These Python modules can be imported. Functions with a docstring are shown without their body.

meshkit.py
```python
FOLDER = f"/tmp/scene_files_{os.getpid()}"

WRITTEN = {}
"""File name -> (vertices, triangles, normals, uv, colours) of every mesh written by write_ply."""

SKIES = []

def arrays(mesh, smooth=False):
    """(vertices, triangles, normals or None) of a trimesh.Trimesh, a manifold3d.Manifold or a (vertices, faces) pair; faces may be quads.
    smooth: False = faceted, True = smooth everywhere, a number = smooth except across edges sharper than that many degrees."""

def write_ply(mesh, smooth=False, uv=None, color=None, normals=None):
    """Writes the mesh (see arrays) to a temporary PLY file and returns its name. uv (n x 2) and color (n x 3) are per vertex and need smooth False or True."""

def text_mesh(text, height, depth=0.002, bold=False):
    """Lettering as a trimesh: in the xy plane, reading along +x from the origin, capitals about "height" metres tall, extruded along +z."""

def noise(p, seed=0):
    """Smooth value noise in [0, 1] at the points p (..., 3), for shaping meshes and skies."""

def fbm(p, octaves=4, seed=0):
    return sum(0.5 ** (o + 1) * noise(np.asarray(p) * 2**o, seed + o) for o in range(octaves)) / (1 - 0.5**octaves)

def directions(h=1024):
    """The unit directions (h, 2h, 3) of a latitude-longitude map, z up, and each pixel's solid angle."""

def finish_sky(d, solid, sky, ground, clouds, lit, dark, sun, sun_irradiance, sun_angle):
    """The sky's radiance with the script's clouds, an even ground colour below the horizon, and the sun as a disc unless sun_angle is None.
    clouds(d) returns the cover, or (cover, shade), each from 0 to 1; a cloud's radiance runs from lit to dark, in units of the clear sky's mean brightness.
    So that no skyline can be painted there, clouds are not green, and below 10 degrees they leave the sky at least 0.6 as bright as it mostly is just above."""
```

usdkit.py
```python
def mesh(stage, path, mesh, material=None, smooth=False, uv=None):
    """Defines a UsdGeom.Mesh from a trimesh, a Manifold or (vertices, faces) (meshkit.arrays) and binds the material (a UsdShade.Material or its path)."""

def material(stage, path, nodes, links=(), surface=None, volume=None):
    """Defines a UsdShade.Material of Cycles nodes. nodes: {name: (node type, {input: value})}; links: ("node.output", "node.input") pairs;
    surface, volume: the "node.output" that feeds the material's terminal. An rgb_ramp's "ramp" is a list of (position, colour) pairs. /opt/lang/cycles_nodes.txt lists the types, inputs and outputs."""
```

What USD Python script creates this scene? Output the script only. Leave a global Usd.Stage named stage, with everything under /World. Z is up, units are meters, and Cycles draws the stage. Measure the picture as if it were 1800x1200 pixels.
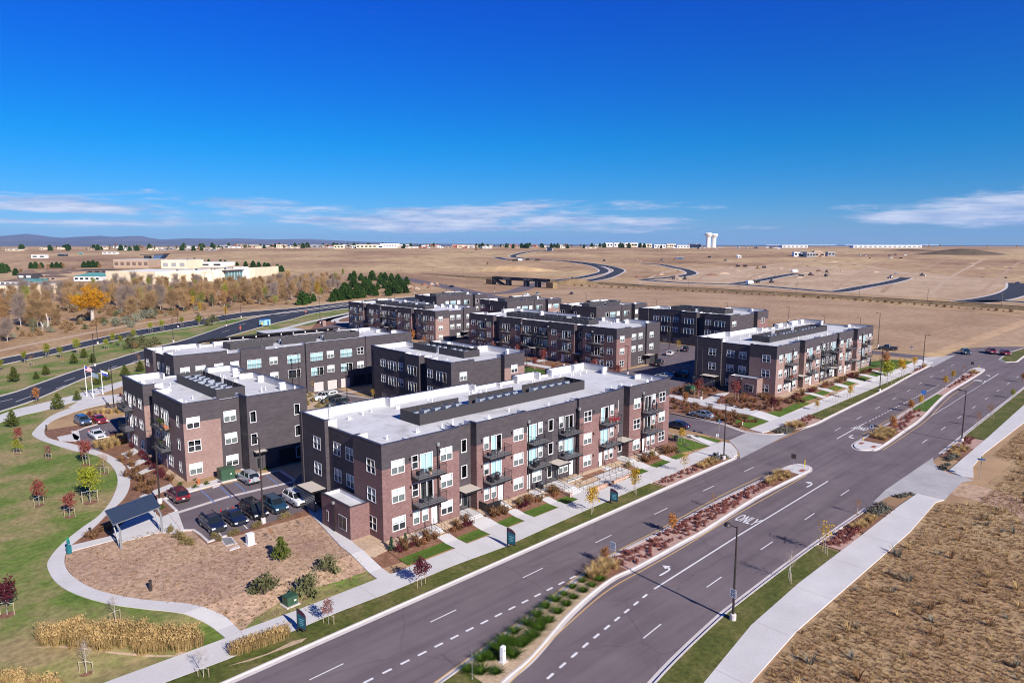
import math, random
import numpy as np, trimesh, manifold3d, usdkit, meshkit
from shapely.geometry import Polygon, LineString, Point, MultiPolygon, box as sbox
from shapely.ops import unary_union
from shapely import affinity
from pxr import Usd, UsdGeom, UsdLux, UsdShade, Gf, Sdf, Vt
random.seed(7)
RNG = np.random.default_rng(7)

# ------------------------------------------------------------------ camera, sky, sun, exposure
stage = Usd.Stage.CreateInMemory()
UsdGeom.SetStageUpAxis(stage, 'Z'); UsdGeom.SetStageMetersPerUnit(stage, 1.0)
UsdGeom.Xform.Define(stage, '/World'); UsdGeom.Scope.Define(stage, '/World/Looks')
CAM_H, PITCH, YAW = 34.0, math.radians(7.92), math.radians(46.26)      # metres above the buildings' ground, tilt, heading against the street
FPX, CXP, CYP = 1200.0, 900.0, 600.0                                     # 24 mm lens on a 36 mm wide frame
head = np.array([math.cos(YAW), math.sin(YAW), 0]); RIGHT = np.array([math.sin(YAW), -math.cos(YAW), 0]); ZUP = np.array([0, 0, 1.0])
FWD = head * math.cos(PITCH) - ZUP * math.sin(PITCH); UPV = head * math.sin(PITCH) + ZUP * math.cos(PITCH)
cam = UsdGeom.Camera.Define(stage, '/World/camera')
cam.CreateFocalLengthAttr(24.0); cam.CreateHorizontalApertureAttr(36.0); cam.CreateVerticalApertureAttr(24.0)
cam.CreateClippingRangeAttr(Gf.Vec2f(0.5, 120000))
cam.AddTransformOp().Set(Gf.Matrix4d(*RIGHT, 0, *UPV, 0, *(-FWD), 0, 0, 0, CAM_H, 1))
cam.CreateExposureAttr(0.75)
SUN_EL, SUN_AZ = math.radians(30.5), math.radians(264.5)
SUND = np.array([math.cos(SUN_EL) * math.cos(SUN_AZ), math.cos(SUN_EL) * math.sin(SUN_AZ), math.sin(SUN_EL)])
dome = UsdLux.DomeLight.Define(stage, '/World/sky')
SKY = usdkit.material(stage, '/World/Looks/sky_air', {
    'sky': ('sky_texture', {'sky_type': 'single_scattering', 'sun_disc': False, 'sun_elevation': SUN_EL, 'sun_rotation': math.atan2(SUND[0], SUND[1]),
                            'altitude': 1500.0, 'air_density': 1.0, 'aerosol_density': 0.05, 'ozone_density': 3.5}),
    'sat': ('hsv', {'hue': 0.5, 'saturation': 1.38, 'value': 1.0, 'fac': 1.0}),
    'tc': ('texture_coordinate', {}),
    'map': ('mapping', {'mapping_type': 'point', 'rotation': (0.0, 0.0, -0.085), 'scale': (3.0, 3.0, 26.0)}),
    'n1': ('noise_texture', {'scale': 1.6, 'detail': 9.0, 'roughness': 0.62, 'distortion': 0.2}),
    'sep': ('separate_xyz', {}),
    'tint': ('rgb_ramp', {'ramp': [(0.0, (.40, .60, .98)), (0.025, (.38, .60, 1.0)), (0.14, (.03, .78, 1.16)), (0.31, (.0, .60, 1.5)), (0.6, (.08, .60, 1.2)), (1.0, (.12, .60, 1.1))]}),
    'tm': ('mix', {'mix_type': 'multiply', 'fac': 1.0}),
    'lo': ('map_range', {'range_type': 'smoothstep', 'from_min': 0.006, 'from_max': 0.030, 'to_min': 0.0, 'to_max': 1.0, 'clamp': True}),
    'hi': ('map_range', {'range_type': 'smoothstep', 'from_min': 0.048, 'from_max': 0.085, 'to_min': 1.0, 'to_max': 0.0, 'clamp': True}),
    'band': ('math', {'math_type': 'multiply'}),
    'cov': ('math', {'math_type': 'multiply_add', 'value2': 0.27, 'value3': -0.27}),
    'sum': ('math', {'math_type': 'add'}),
    'cl': ('map_range', {'range_type': 'smoothstep', 'from_min': 0.425, 'from_max': 0.60, 'to_min': 0.0, 'to_max': 0.85, 'clamp': True}),
    'n2': ('noise_texture', {'scale': 5.0, 'detail': 4.0, 'roughness': 0.6}),
    'ccol': ('rgb_ramp', {'ramp': [(0.35, (3.8, 5.0, 7.8)), (0.66, (9.2, 9.4, 10.6))]}),
    'mix': ('mix_color', {'blend_type': 'mix'}),
    'bg': ('background_shader', {'strength': 0.056})},
    [('sky.color', 'sat.color'), ('tc.generated', 'map.vector'), ('map.vector', 'n1.vector'), ('map.vector', 'n2.vector'), ('tc.generated', 'sep.vector'),
     ('sep.z', 'lo.value'), ('sep.z', 'hi.value'), ('lo.result', 'band.value1'), ('hi.result', 'band.value2'), ('band.value', 'cov.value1'),
     ('n1.fac', 'sum.value1'), ('cov.value', 'sum.value2'), ('sum.value', 'cl.value'), ('n2.fac', 'ccol.fac'),
     ('sep.z', 'tint.fac'), ('sat.color', 'tm.color1'), ('tint.color', 'tm.color2'), ('tm.color', 'mix.a'), ('ccol.color', 'mix.b'), ('cl.result', 'mix.fac'), ('mix.result', 'bg.color')], surface='bg.background')
UsdShade.MaterialBindingAPI.Apply(dome.GetPrim()).Bind(SKY)
dome.GetPrim().SetCustomDataByKey('kind', 'structure')
sun = UsdLux.DistantLight.Define(stage, '/World/sun')
sun.CreateNormalizeAttr(True); sun.CreateIntensityAttr(1.15); sun.CreateAngleAttr(0.5); sun.CreateColorAttr(Gf.Vec3f(1.0, 0.945, 0.87))
_q = Gf.Rotation(Gf.Vec3d(0, 0, 1), Gf.Vec3d(*SUND)).GetQuat()
sun.AddOrientOp(UsdGeom.XformOp.PrecisionDouble).Set(_q)

# ------------------------------------------------------------------ plan: from a point of the survey photograph to the ground there
ZL, Y0, Y1 = -0.55, 60.2, 64.4           # the street lies 0.55 m below the buildings' ground; a bank in front of the buildings takes up the step
def G(px, py, z=0.0):
    d = FWD * FPX + RIGHT * (px - CXP) - UPV * (py - CYP)
    return np.array([0, 0, CAM_H]) + d * ((z - CAM_H) / d[2])
# the plain rises gently beyond the railway to a low plateau: piecewise straight slope along the heading of the view axis' ground track
TK = [-1e6, 620, 700, 800, 900, 1000, 1100, 1250, 1400, 1550, 1700, 1900, 2200, 2600, 3500, 90000]
TZ = [0, 0, .6, 2.4, 5.2, 9.0, 13.2, 19.0, 24.0, 28.0, 30.4, 31.5, 32.1, 32.4, 32.7, 32.9]
def rise(x, y):
    s = x * head[0] + y * head[1]
    return float(np.interp(s, TK, TZ)) if s > 620 else 0.0
def gz(x, y):
    return ZL * min(1.0, max(0.0, (Y1 - y) / (Y1 - Y0))) + rise(x, y)
def far_hit(px, py, lift=0.0):
    d = FWD * FPX + RIGHT * (px - CXP) - UPV * (py - CYP); d = d / math.hypot(d[0], d[1]); lo, hi = 500.0, 90000.0
    for _ in range(60):
        m = (lo + hi) / 2
        if CAM_H + d[2] * m > rise(d[0] * m, d[1] * m) + lift: lo = m
        else: hi = m
    return np.array([d[0] * lo, d[1] * lo, rise(d[0] * lo, d[1] * lo)])
def W(px, py):
    if py < 500: 
        q = far_hit(px, py)
        if q @ head > 600: return q
    a = G(px, py, ZL)
    if a[1] <= Y0: return a
    b = G(px, py, 0.0)
    if b[1] >= Y1: return b
    lo, hi = ZL, 0.0
    for _ in range(30):
        m = (lo + hi) / 2; q = G(px, py, m)
        if gz(q[0], q[1]) > m: lo = m
        else: hi = m
    return q
def WP(pts): return [tuple(W(*p)[:2]) for p in pts]
def height(px, py, base):
    """height at which the line of sight through (px, py) passes over the point base"""
    lo, hi = base[2], base[2] + 200.0
    for _ in range(50):
        m = (lo + hi) / 2; v = np.array([base[0], base[1], m - CAM_H]); y = CYP - FPX * (v @ UPV) / (v @ FWD)
        if y > py: lo = m
        else: hi = m
    return lo - base[2]
def depth(p): return float((np.array([p[0], p[1], p[2] - CAM_H])) @ FWD)

# ------------------------------------------------------------------ names, things, parts
_count = {}
def numbered(parent, name):
    k = (parent, name); n = _count.get(k, 0); _count[k] = n + 1
    return f'{parent}/{name}' + (f'_{n:03d}' if n else '')
def tag(p, label=None, cat=None, group=None, kind=None):
    for k, v in (('label', label), ('category', cat), ('group', group), ('kind', kind)):
        if v: p.SetCustomDataByKey(k, v)
    return p
def place(x, loc, rz, sc):
    x.AddTranslateOp().Set(Gf.Vec3d(*map(float, loc))); x.AddRotateZOp().Set(float(rz))
    s = (sc, sc, sc) if np.ndim(sc) == 0 else sc
    x.AddScaleOp().Set(Gf.Vec3f(*map(float, s)))
def thing(name, label, cat, loc=(0, 0, 0), rz=0.0, group=None, sc=1.0):
    x = UsdGeom.Xform.Define(stage, numbered('/World', name)); place(x, loc, rz, sc)
    return tag(x.GetPrim(), label, cat, group)
def dup(root, loc, rz=0.0, sc=1.0, label=None, group=None, name=None):
    was = root.GetCustomData()
    base = name or root.GetName()
    if not name and base[-4:-3] == '_' and base[-3:].isdigit(): base = base[:-4]
    x = UsdGeom.Xform.Define(stage, numbered('/World', base)); place(x, loc, rz, sc); r = x.GetPrim()
    r.GetReferences().AddInternalReference(root.GetPath()); r.SetInstanceable(True)
    return tag(r, label or was.get('label'), was.get('category'), group or was.get('group'))
def sub(parent, name):
    return UsdGeom.Xform.Define(stage, numbered(str(parent.GetPath()), name)).GetPrim()
def obj(name, mb, mat, parent=None, smooth=False, label=None, cat=None, group=None, kind=None):
    m = mb.arr() if isinstance(mb, MB) else mb
    if m is None: return None
    path = numbered(str(parent.GetPath()) if parent else '/World', name)
    p = usdkit.mesh(stage, path, m, MAT[mat] if isinstance(mat, str) else mat, smooth=smooth).GetPrim()
    return tag(p, label, cat, group, kind)

def unit(v):
    v = np.asarray(v, float); return v / max(1e-9, np.linalg.norm(v))
BOXF = np.array([[0, 2, 1], [0, 3, 2], [4, 5, 6], [4, 6, 7], [0, 1, 5], [0, 5, 4], [1, 2, 6], [1, 6, 5], [2, 3, 7], [2, 7, 6], [3, 0, 4], [3, 4, 7]])
class MB:
    """collects shapes that become one mesh"""
    def __init__(s): s.V, s.F, s.n = [], [], 0
    def add(s, v, f):
        v = np.asarray(v, float).reshape(-1, 3); s.V.append(v); s.F.append(np.asarray(f, int).reshape(-1, 3) + s.n); s.n += len(v); return s
    def tm(s, t): return s.add(t.vertices, t.faces)
    def quad(s, a, b, c, d): return s.add([a, b, c, d], [[0, 1, 2], [0, 2, 3]])
    def box(s, x0, y0, z0, x1, y1, z1):
        return s.add([(x0, y0, z0), (x1, y0, z0), (x1, y1, z0), (x0, y1, z0), (x0, y0, z1), (x1, y0, z1), (x1, y1, z1), (x0, y1, z1)], BOXF)
    def cbox(s, c, size, rz=0.0, taper=1.0):
        h = np.asarray(size, float) / 2; q = np.array([(-1, -1, -1), (1, -1, -1), (1, 1, -1), (-1, 1, -1), (-1, -1, 1), (1, -1, 1), (1, 1, 1), (-1, 1, 1)]) * h
        q[4:, :2] *= taper
        c0, s0 = math.cos(rz), math.sin(rz); q = np.stack([q[:, 0] * c0 - q[:, 1] * s0, q[:, 0] * s0 + q[:, 1] * c0, q[:, 2]], 1)
        return s.add(q + np.asarray(c, float), BOXF)
    def obox(s, o, u, n, s0, s1, z0, z1, d0, d1):
        """box in a wall's frame: along u, up, outward n"""
        o, u, n = (np.asarray(k, float) for k in (o, u, n))
        P = lambda a, d, z: o + u * a + n * d + ZUP * z
        return s.add([P(s0, d0, z0), P(s1, d0, z0), P(s1, d1, z0), P(s0, d1, z0), P(s0, d0, z1), P(s1, d0, z1), P(s1, d1, z1), P(s0, d1, z1)], BOXF[:, ::-1] if np.cross(u, n)[2] < 0 else BOXF)
    def tube(s, p0, p1, r0, r1=None, n=6, cap=True):
        p0, p1 = np.asarray(p0, float), np.asarray(p1, float); r1 = r0 if r1 is None else r1
        d = unit(p1 - p0); a = unit(np.cross(d, (0, 0, 1) if abs(d[2]) < .9 else (1, 0, 0))); b = np.cross(d, a)
        t = np.arange(n) * 2 * math.pi / n; c = np.outer(np.cos(t), a) + np.outer(np.sin(t), b)
        v = np.vstack([p0 + c * r0, p1 + c * r1]); i = np.arange(n); j = (i + 1) % n
        f = np.vstack([np.stack([i, j, j + n], 1), np.stack([i, j + n, i + n], 1)])
        if cap: f = np.vstack([f, [[0, k + 1, k] for k in range(1, n - 1)], [[n, n + k, n + k + 1] for k in range(1, n - 1)]])
        return s.add(v, f)
    def path(s, pts, r0, r1, n=5):
        for k in range(len(pts) - 1):
            a, b = k / (len(pts) - 1), (k + 1) / (len(pts) - 1)
            s.tube(pts[k], pts[k + 1], r0 + (r1 - r0) * a, r0 + (r1 - r0) * b, n, cap=k == len(pts) - 2)
        return s
    def lathe(s, c, prof, n=12):
        """prof: (radius, height) pairs turned about the vertical through c"""
        c = np.asarray(c, float); t = np.arange(n) * 2 * math.pi / n; v = []
        for r, z in prof: v.append(np.stack([np.cos(t) * r, np.sin(t) * r, np.full(n, z)], 1) + c)
        f = []
        for k in range(len(prof) - 1):
            for i in range(n):
                j = (i + 1) % n; a, b = k * n, (k + 1) * n; f += [[a + i, a + j, b + j], [a + i, b + j, b + i]]
        m = len(prof) - 1
        f += [[0, i + 1, i] for i in range(1, n - 1)] + [[m * n, m * n + i, m * n + i + 1] for i in range(1, n - 1)]
        return s.add(np.vstack(v), f)
    def poly(s, p, z=0.0, up=True):
        for q in geoms(p):
            v, f = trimesh.creation.triangulate_polygon(q, engine='earcut')
            a = v[f]; cr = (a[:, 1, 0] - a[:, 0, 0]) * (a[:, 2, 1] - a[:, 0, 1]) - (a[:, 1, 1] - a[:, 0, 1]) * (a[:, 2, 0] - a[:, 0, 0])
            f = np.where(((cr > 0) == up)[:, None], f, f[:, ::-1])
            zz = np.array([z(x, y) for x, y in v]) if callable(z) else np.full(len(v), z)
            s.add(np.column_stack([v, zz]), f)
        return s
    def skirt(s, p, z0, z1):
        for q in geoms(p):
            for r in (q.exterior, *q.interiors):
                c = np.array(r.coords)[:-1]
                ccw = r.is_ccw
                if (r is q.exterior) != ccw: c = c[::-1]
                for k in range(len(c)):
                    a, b = c[k], c[(k + 1) % len(c)]
                    za = z0(*a) if callable(z0) else z0; zb = z0(*b) if callable(z0) else z0
                    ta = z1(*a) if callable(z1) else z1; tb = z1(*b) if callable(z1) else z1
                    s.quad((*a, za), (*b, zb), (*b, tb), (*a, ta))
        return s
    def prism(s, p, z0, z1): return s.poly(p, z1).skirt(p, z0, z1)
    def arr(s):
        if not s.n: return None
        return np.vstack(s.V), np.vstack(s.F)
def geoms(p):
    if p.is_empty: return []
    if p.geom_type == 'Polygon': return [p] if p.area > 1e-4 else []
    return [q for g in getattr(p, 'geoms', []) for q in geoms(g)]
def smoothed(pts, closed=False, k=6):
    """Catmull-Rom through the points"""
    P = np.asarray(pts, float); n = len(P); out = []
    for i in range(n if closed else n - 1):
        g = (lambda j: P[j % n]) if closed else (lambda j: P[min(max(j, 0), n - 1)])
        a, b, c, d = g(i - 1), g(i), g(i + 1), g(i + 2)
        for t in np.linspace(0, 1, k, endpoint=False):
            out.append(.5 * (2 * b + (c - a) * t + (2 * a - 5 * b + 4 * c - d) * t * t + (3 * b - a - 3 * c + d) * t ** 3))
    if not closed: out.append(P[-1])
    return [tuple(q) for q in out]

# ------------------------------------------------------------------ materials
MAT = {}
def M(name, nodes, links, surface='p.BSDF', **kw):
    MAT[name] = usdkit.material(stage, '/World/Looks/' + name, nodes, links, surface=surface, **kw); return MAT[name]
def plain(name, col, rough=0.6, metal=0.0, spec=0.5, coat=0.0):
    return M(name, {'p': ('principled_bsdf', {'base_color': col, 'roughness': rough, 'metallic': metal, 'specular_ior_level': spec, 'coat_weight': coat})}, [])
def mottled(name, cols, scale, rough=0.85, detail=4.0, bump=0.0, bscale=None, scale2=None, amount2=0.35, coord='geometry.position', spec=0.2, vec=(1, 1, 1), dist=0.05):
    """ramp of colours over noise, a second finer noise multiplied in, optional bump"""
    n = {'g': ('geometry', {}), 'm': ('mapping', {'mapping_type': 'point', 'scale': vec}),
         'n': ('noise_texture', {'scale': scale, 'detail': detail, 'roughness': 0.6}), 'r': ('rgb_ramp', {'ramp': cols}),
         'p': ('principled_bsdf', {'roughness': rough, 'specular_ior_level': spec})}
    L = [('g.position', 'm.vector'), ('m.vector', 'n.vector'), ('n.fac', 'r.fac')]
    out = 'r.color'
    if scale2:
        n['n2'] = ('noise_texture', {'scale': scale2, 'detail': 3.0, 'roughness': 0.65}); n['r2'] = ('rgb_ramp', {'ramp': [(0.3, (1 - amount2,) * 3), (0.7, (1 + amount2 * .6,) * 3)]})
        n['mx'] = ('mix', {'mix_type': 'multiply', 'fac': 1.0}); L += [('m.vector', 'n2.vector'), ('n2.fac', 'r2.fac'), (out, 'mx.color1'), ('r2.color', 'mx.color2')]; out = 'mx.color'
    L.append((out, 'p.base_color'))
    if bump:
        n['nb'] = ('noise_texture', {'scale': bscale or scale * 5, 'detail': 4.0}); n['b'] = ('bump', {'strength': bump, 'distance': dist})
        L += [('m.vector', 'nb.vector'), ('nb.fac', 'b.height'), ('b.normal', 'p.normal')]
    return M(name, n, L)
def leafy(name, c1, c2, trans=0.35, rough=0.7):
    """foliage: colour varies leaf by leaf and plant by plant"""
    return M(name, {'g': ('geometry', {}), 'oi': ('object_info', {}), 'r': ('rgb_ramp', {'ramp': [(0.0, c1), (1.0, c2)]}),
                    'h': ('map_range', {'from_min': 0.0, 'from_max': 1.0, 'to_min': 0.8, 'to_max': 1.2}), 'v': ('hsv', {'hue': 0.5, 'saturation': 1.0, 'fac': 1.0}),
                    'd': ('diffuse_bsdf', {}), 't': ('translucent_bsdf', {}), 'x': ('mix_closure', {'fac': trans})},
             [('g.random_per_island', 'r.fac'), ('oi.random', 'h.value'), ('h.result', 'v.value'), ('r.color', 'v.color'), ('v.color', 'd.color'), ('v.color', 't.color'), ('d.BSDF', 'x.closure1'), ('t.BSDF', 'x.closure2')], surface='x.closure')
# ground and paving
mottled('dry_field', [(0.25, (.24, .145, .075)), (0.46, (.34, .215, .115)), (0.6, (.41, .28, .15)), (0.8, (.50, .365, .20))], 0.09, detail=9, scale2=3.0, amount2=0.45, bump=0.3, bscale=5.0, vec=(1, 1, 1))
mottled('plain_grass', [(0.28, (.215, .125, .07)), (0.42, (.34, .21, .12)), (0.52, (.41, .27, .15)), (0.60, (.49, .345, .185)), (0.74, (.27, .165, .095))], 0.006, detail=9, scale2=0.08, amount2=0.3, vec=(1, 1, 1))
mottled('dry_turf', [(0.3, (.34, .21, .155)), (0.55, (.47, .315, .215)), (0.75, (.39, .275, .15))], 0.12, detail=6, scale2=1.6, amount2=0.4, bump=0.4, bscale=4)
mottled('lawn', [(0.33, (.085, .14, .022)), (0.44, (.14, .19, .038)), (0.505, (.21, .205, .07)), (0.60, (.31, .235, .115))], 0.085, detail=5, scale2=1.5, amount2=0.35, bump=0.4, bscale=6)
mottled('green_lawn', [(0.3, (.05, .10, .012)), (0.6, (.085, .135, .02)), (0.8, (.14, .13, .035))], 0.35, detail=5, scale2=2.5, amount2=0.3, bump=0.4, bscale=8)
mottled('verge', [(0.30, (.065, .085, .015)), (0.5, (.105, .11, .026)), (0.7, (.18, .145, .06))], 0.3, detail=5, scale2=2.0, amount2=0.4, bump=0.4, bscale=8)
mottled('mulch', [(0.3, (.16, .075, .045)), (0.6, (.25, .13, .085)), (0.8, (.31, .18, .12))], 1.2, detail=6, scale2=6, amount2=0.4, bump=0.6, bscale=12)
mottled('red_gravel', [(0.3, (.36, .22, .18)), (0.6, (.47, .31, .26)), (0.8, (.54, .40, .34))], 2.0, detail=6, scale2=9, amount2=0.3, bump=0.5, bscale=14)
mottled('tan_gravel', [(0.3, (.40, .28, .185)), (0.6, (.52, .385, .27)), (0.8, (.60, .47, .35))], 3.0, detail=6, scale2=9, amount2=0.3, bump=0.5, bscale=14)
M('asphalt', {'g': ('geometry', {}), 'm': ('mapping', {'mapping_type': 'point', 'scale': (0.05, 1.0, 1.0)}), 'n': ('noise_texture', {'scale': 0.16, 'detail': 6.0, 'roughness': .6}), 'r': ('rgb_ramp', {'ramp': [(0.25, (.128, .102, .110)), (0.5, (.152, .122, .130)), (0.75, (.178, .145, .152))]}),
    'ns': ('noise_texture', {'scale': 1.1, 'detail': 3.0, 'roughness': .5}), 'rs': ('rgb_ramp', {'ramp': [(0.32, (.86, .86, .87)), (0.5, (1.0, 1.0, 1.0)), (0.68, (1.08, 1.07, 1.07))]}), 'v': ('voronoi_texture', {'feature': 'distance_to_edge', 'scale': 0.085, 'randomness': 1.0}), 'nd': ('noise_texture', {'scale': 0.35, 'detail': 4.0}), 'ad': ('mix', {'mix_type': 'linear_light', 'fac': 0.9}),
    'rv': ('rgb_ramp', {'ramp': [(0.0, (.87, .87, .88)), (0.006, (.90, .90, .91)), (0.012, (1, 1, 1)), (1, (1, 1, 1))]}), 'nf': ('noise_texture', {'scale': 9.0, 'detail': 3.0}), 'rf': ('rgb_ramp', {'ramp': [(0.3, (.93, .93, .93)), (0.7, (1.06, 1.06, 1.06))]}), 'nb': ('noise_texture', {'scale': 40.0}), 'b': ('bump', {'strength': .15, 'distance': .02}),
    'a': ('mix', {'mix_type': 'multiply', 'fac': 1.0}), 'c': ('mix', {'mix_type': 'multiply', 'fac': 1.0}), 'd': ('mix', {'mix_type': 'multiply', 'fac': 1.0}), 'p': ('principled_bsdf', {'roughness': .9, 'specular_ior_level': .2})},
  [('g.position', 'm.vector'), ('g.position', 'n.vector'), ('m.vector', 'ns.vector'), ('g.position', 'nd.vector'), ('g.position', 'ad.color1'), ('nd.color', 'ad.color2'), ('ad.color', 'v.vector'), ('g.position', 'nf.vector'), ('g.position', 'nb.vector'), ('n.fac', 'r.fac'), ('ns.fac', 'rs.fac'), ('v.distance', 'rv.fac'), ('nf.fac', 'rf.fac'), ('nb.fac', 'b.height'), ('b.normal', 'p.normal'),
   ('r.color', 'a.color1'), ('rs.color', 'a.color2'), ('a.color', 'c.color1'), ('rv.color', 'c.color2'), ('c.color', 'd.color1'), ('rf.color', 'd.color2'), ('d.color', 'p.base_color')])
mottled('new_asphalt', [(0.3, (.034, .036, .046)), (0.7, (.052, .054, .066))], 0.10, detail=5, scale2=4, amount2=0.12, rough=0.8)
mottled('lot_asphalt', [(0.25, (.118, .094, .106)), (0.5, (.142, .114, .126)), (0.75, (.165, .136, .146))], 0.22, detail=6, scale2=7, amount2=0.12, rough=0.9, bump=0.15, bscale=40, dist=0.02)
mottled('concrete', [(0.3, (.50, .475, .465)), (0.6, (.56, .535, .525)), (0.8, (.60, .575, .56))], 0.25, detail=6, scale2=5, amount2=0.06, rough=0.85)
mottled('curb_concrete', [(0.3, (.50, .44, .42)), (0.6, (.58, .52, .50)), (0.8, (.62, .57, .55))], 0.6, detail=6, scale2=4, amount2=0.08, rough=0.85)
mottled('apron_concrete', [(0.3, (.34, .315, .32)), (0.6, (.42, .395, .395)), (0.8, (.48, .45, .445))], 0.22, detail=6, scale2=3, amount2=0.10, rough=0.85)
mottled('sandstone', [(0.3, (.40, .25, .19)), (0.7, (.52, .35, .28))], 1.4, detail=5, scale2=6, amount2=0.25)
mottled('road_paint', [(0.3, (.58, .56, .57)), (0.7, (.72, .70, .71))], 3.0, detail=5, rough=0.7)
mottled('yellow_paint', [(0.3, (.56, .35, .13)), (0.7, (.64, .42, .18))], 3.0, detail=5, rough=0.7)
plain('blue_paint', (.12, .16, .32), .7)
plain('tactile_red', (.30, .10, .07), .8)
# building skins
def skin(name, c1, c2, lap, stripe, rough=0.7, spec=0.25):
    """walls: fine horizontal courses and blotchy tone"""
    return M(name, {'tc': ('texture_coordinate', {}), 'sx': ('separate_xyz', {}), 'u': ('math', {'math_type': 'add'}), 'c': ('combine_xyz', {}),
        'm': ('mapping', {'mapping_type': 'point', 'scale': (0.55, 1.0, 1.0)}), 'n': ('noise_texture', {'scale': 0.7, 'detail': 5.0, 'roughness': 0.6}),
        'r': ('rgb_ramp', {'ramp': [(0.3, c1), (0.7, c2)]}), 'mb': ('mapping', {'mapping_type': 'point', 'scale': (0.35, 1.0, 1.0)}),
        'nb': ('noise_texture', {'scale': 1.0 / lap, 'detail': 1.0}), 'rb': ('rgb_ramp', {'ramp': [(0.35, (1 - stripe,) * 3), (0.65, (1 + stripe,) * 3)]}),
        'mx': ('mix', {'mix_type': 'multiply', 'fac': 1.0}), 'p': ('principled_bsdf', {'roughness': rough, 'specular_ior_level': spec})},
        [('tc.object', 'sx.vector'), ('sx.x', 'u.value1'), ('sx.y', 'u.value2'), ('u.value', 'c.x'), ('sx.z', 'c.y'), ('c.vector', 'm.vector'), ('m.vector', 'n.vector'), ('n.fac', 'r.fac'),
         ('c.vector', 'mb.vector'), ('mb.vector', 'nb.vector'), ('nb.fac', 'rb.fac'), ('r.color', 'mx.color1'), ('rb.color', 'mx.color2'), ('mx.color', 'p.base_color')])
skin('siding', (.058, .048, .054), (.070, .059, .066), 0.42, 0.10)
skin('red_brick', (.165, .093, .088), (.215, .128, .118), 0.16, 0.16, spec=.15)
skin('tan_brick', (.235, .150, .132), (.285, .190, .168), 0.16, 0.12, spec=.15)
M('roof_membrane', {'tc': ('texture_coordinate', {}), 'b': ('brick_texture', {'color1': (.585, .58, .59), 'color2': (.555, .55, .56), 'mortar': (.46, .455, .46), 'scale': 1.0, 'brick_width': 14.0, 'row_height': 3.05, 'mortar_size': 0.035, 'mortar_smooth': .3}),
    'n': ('noise_texture', {'scale': 0.22, 'detail': 7.0, 'roughness': 0.62}), 'r': ('rgb_ramp', {'ramp': [(0.30, (.74, .72, .70)), (0.46, (.97, .965, .96)), (0.75, (1.06, 1.06, 1.06))]}), 'n2': ('noise_texture', {'scale': 0.9, 'detail': 4.0}), 'r2': ('rgb_ramp', {'ramp': [(0.3, (.90, .89, .88)), (0.5, (1.0, 1.0, 1.0))]}),
    'm': ('mix', {'mix_type': 'multiply', 'fac': 1.0}), 'm2': ('mix', {'mix_type': 'multiply', 'fac': 1.0}), 'p': ('principled_bsdf', {'roughness': .7, 'specular_ior_level': .3})},
  [('tc.object', 'b.vector'), ('tc.object', 'n.vector'), ('tc.object', 'n2.vector'), ('n.fac', 'r.fac'), ('n2.fac', 'r2.fac'), ('b.color', 'm.color1'), ('r.color', 'm.color2'), ('m.color', 'm2.color1'), ('r2.color', 'm2.color2'), ('m2.color', 'p.base_color')])
mottled('graded', [(0.3, (.37, .25, .155)), (0.5, (.46, .32, .205)), (0.7, (.53, .385, .26))], 0.02, detail=9, scale2=0.15, amount2=0.25)
plain('coping', (.050, .045, .060), .45); plain('black_metal', (.012, .012, .014), .45); plain('dark_bronze', (.030, .022, .020), .5)
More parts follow.
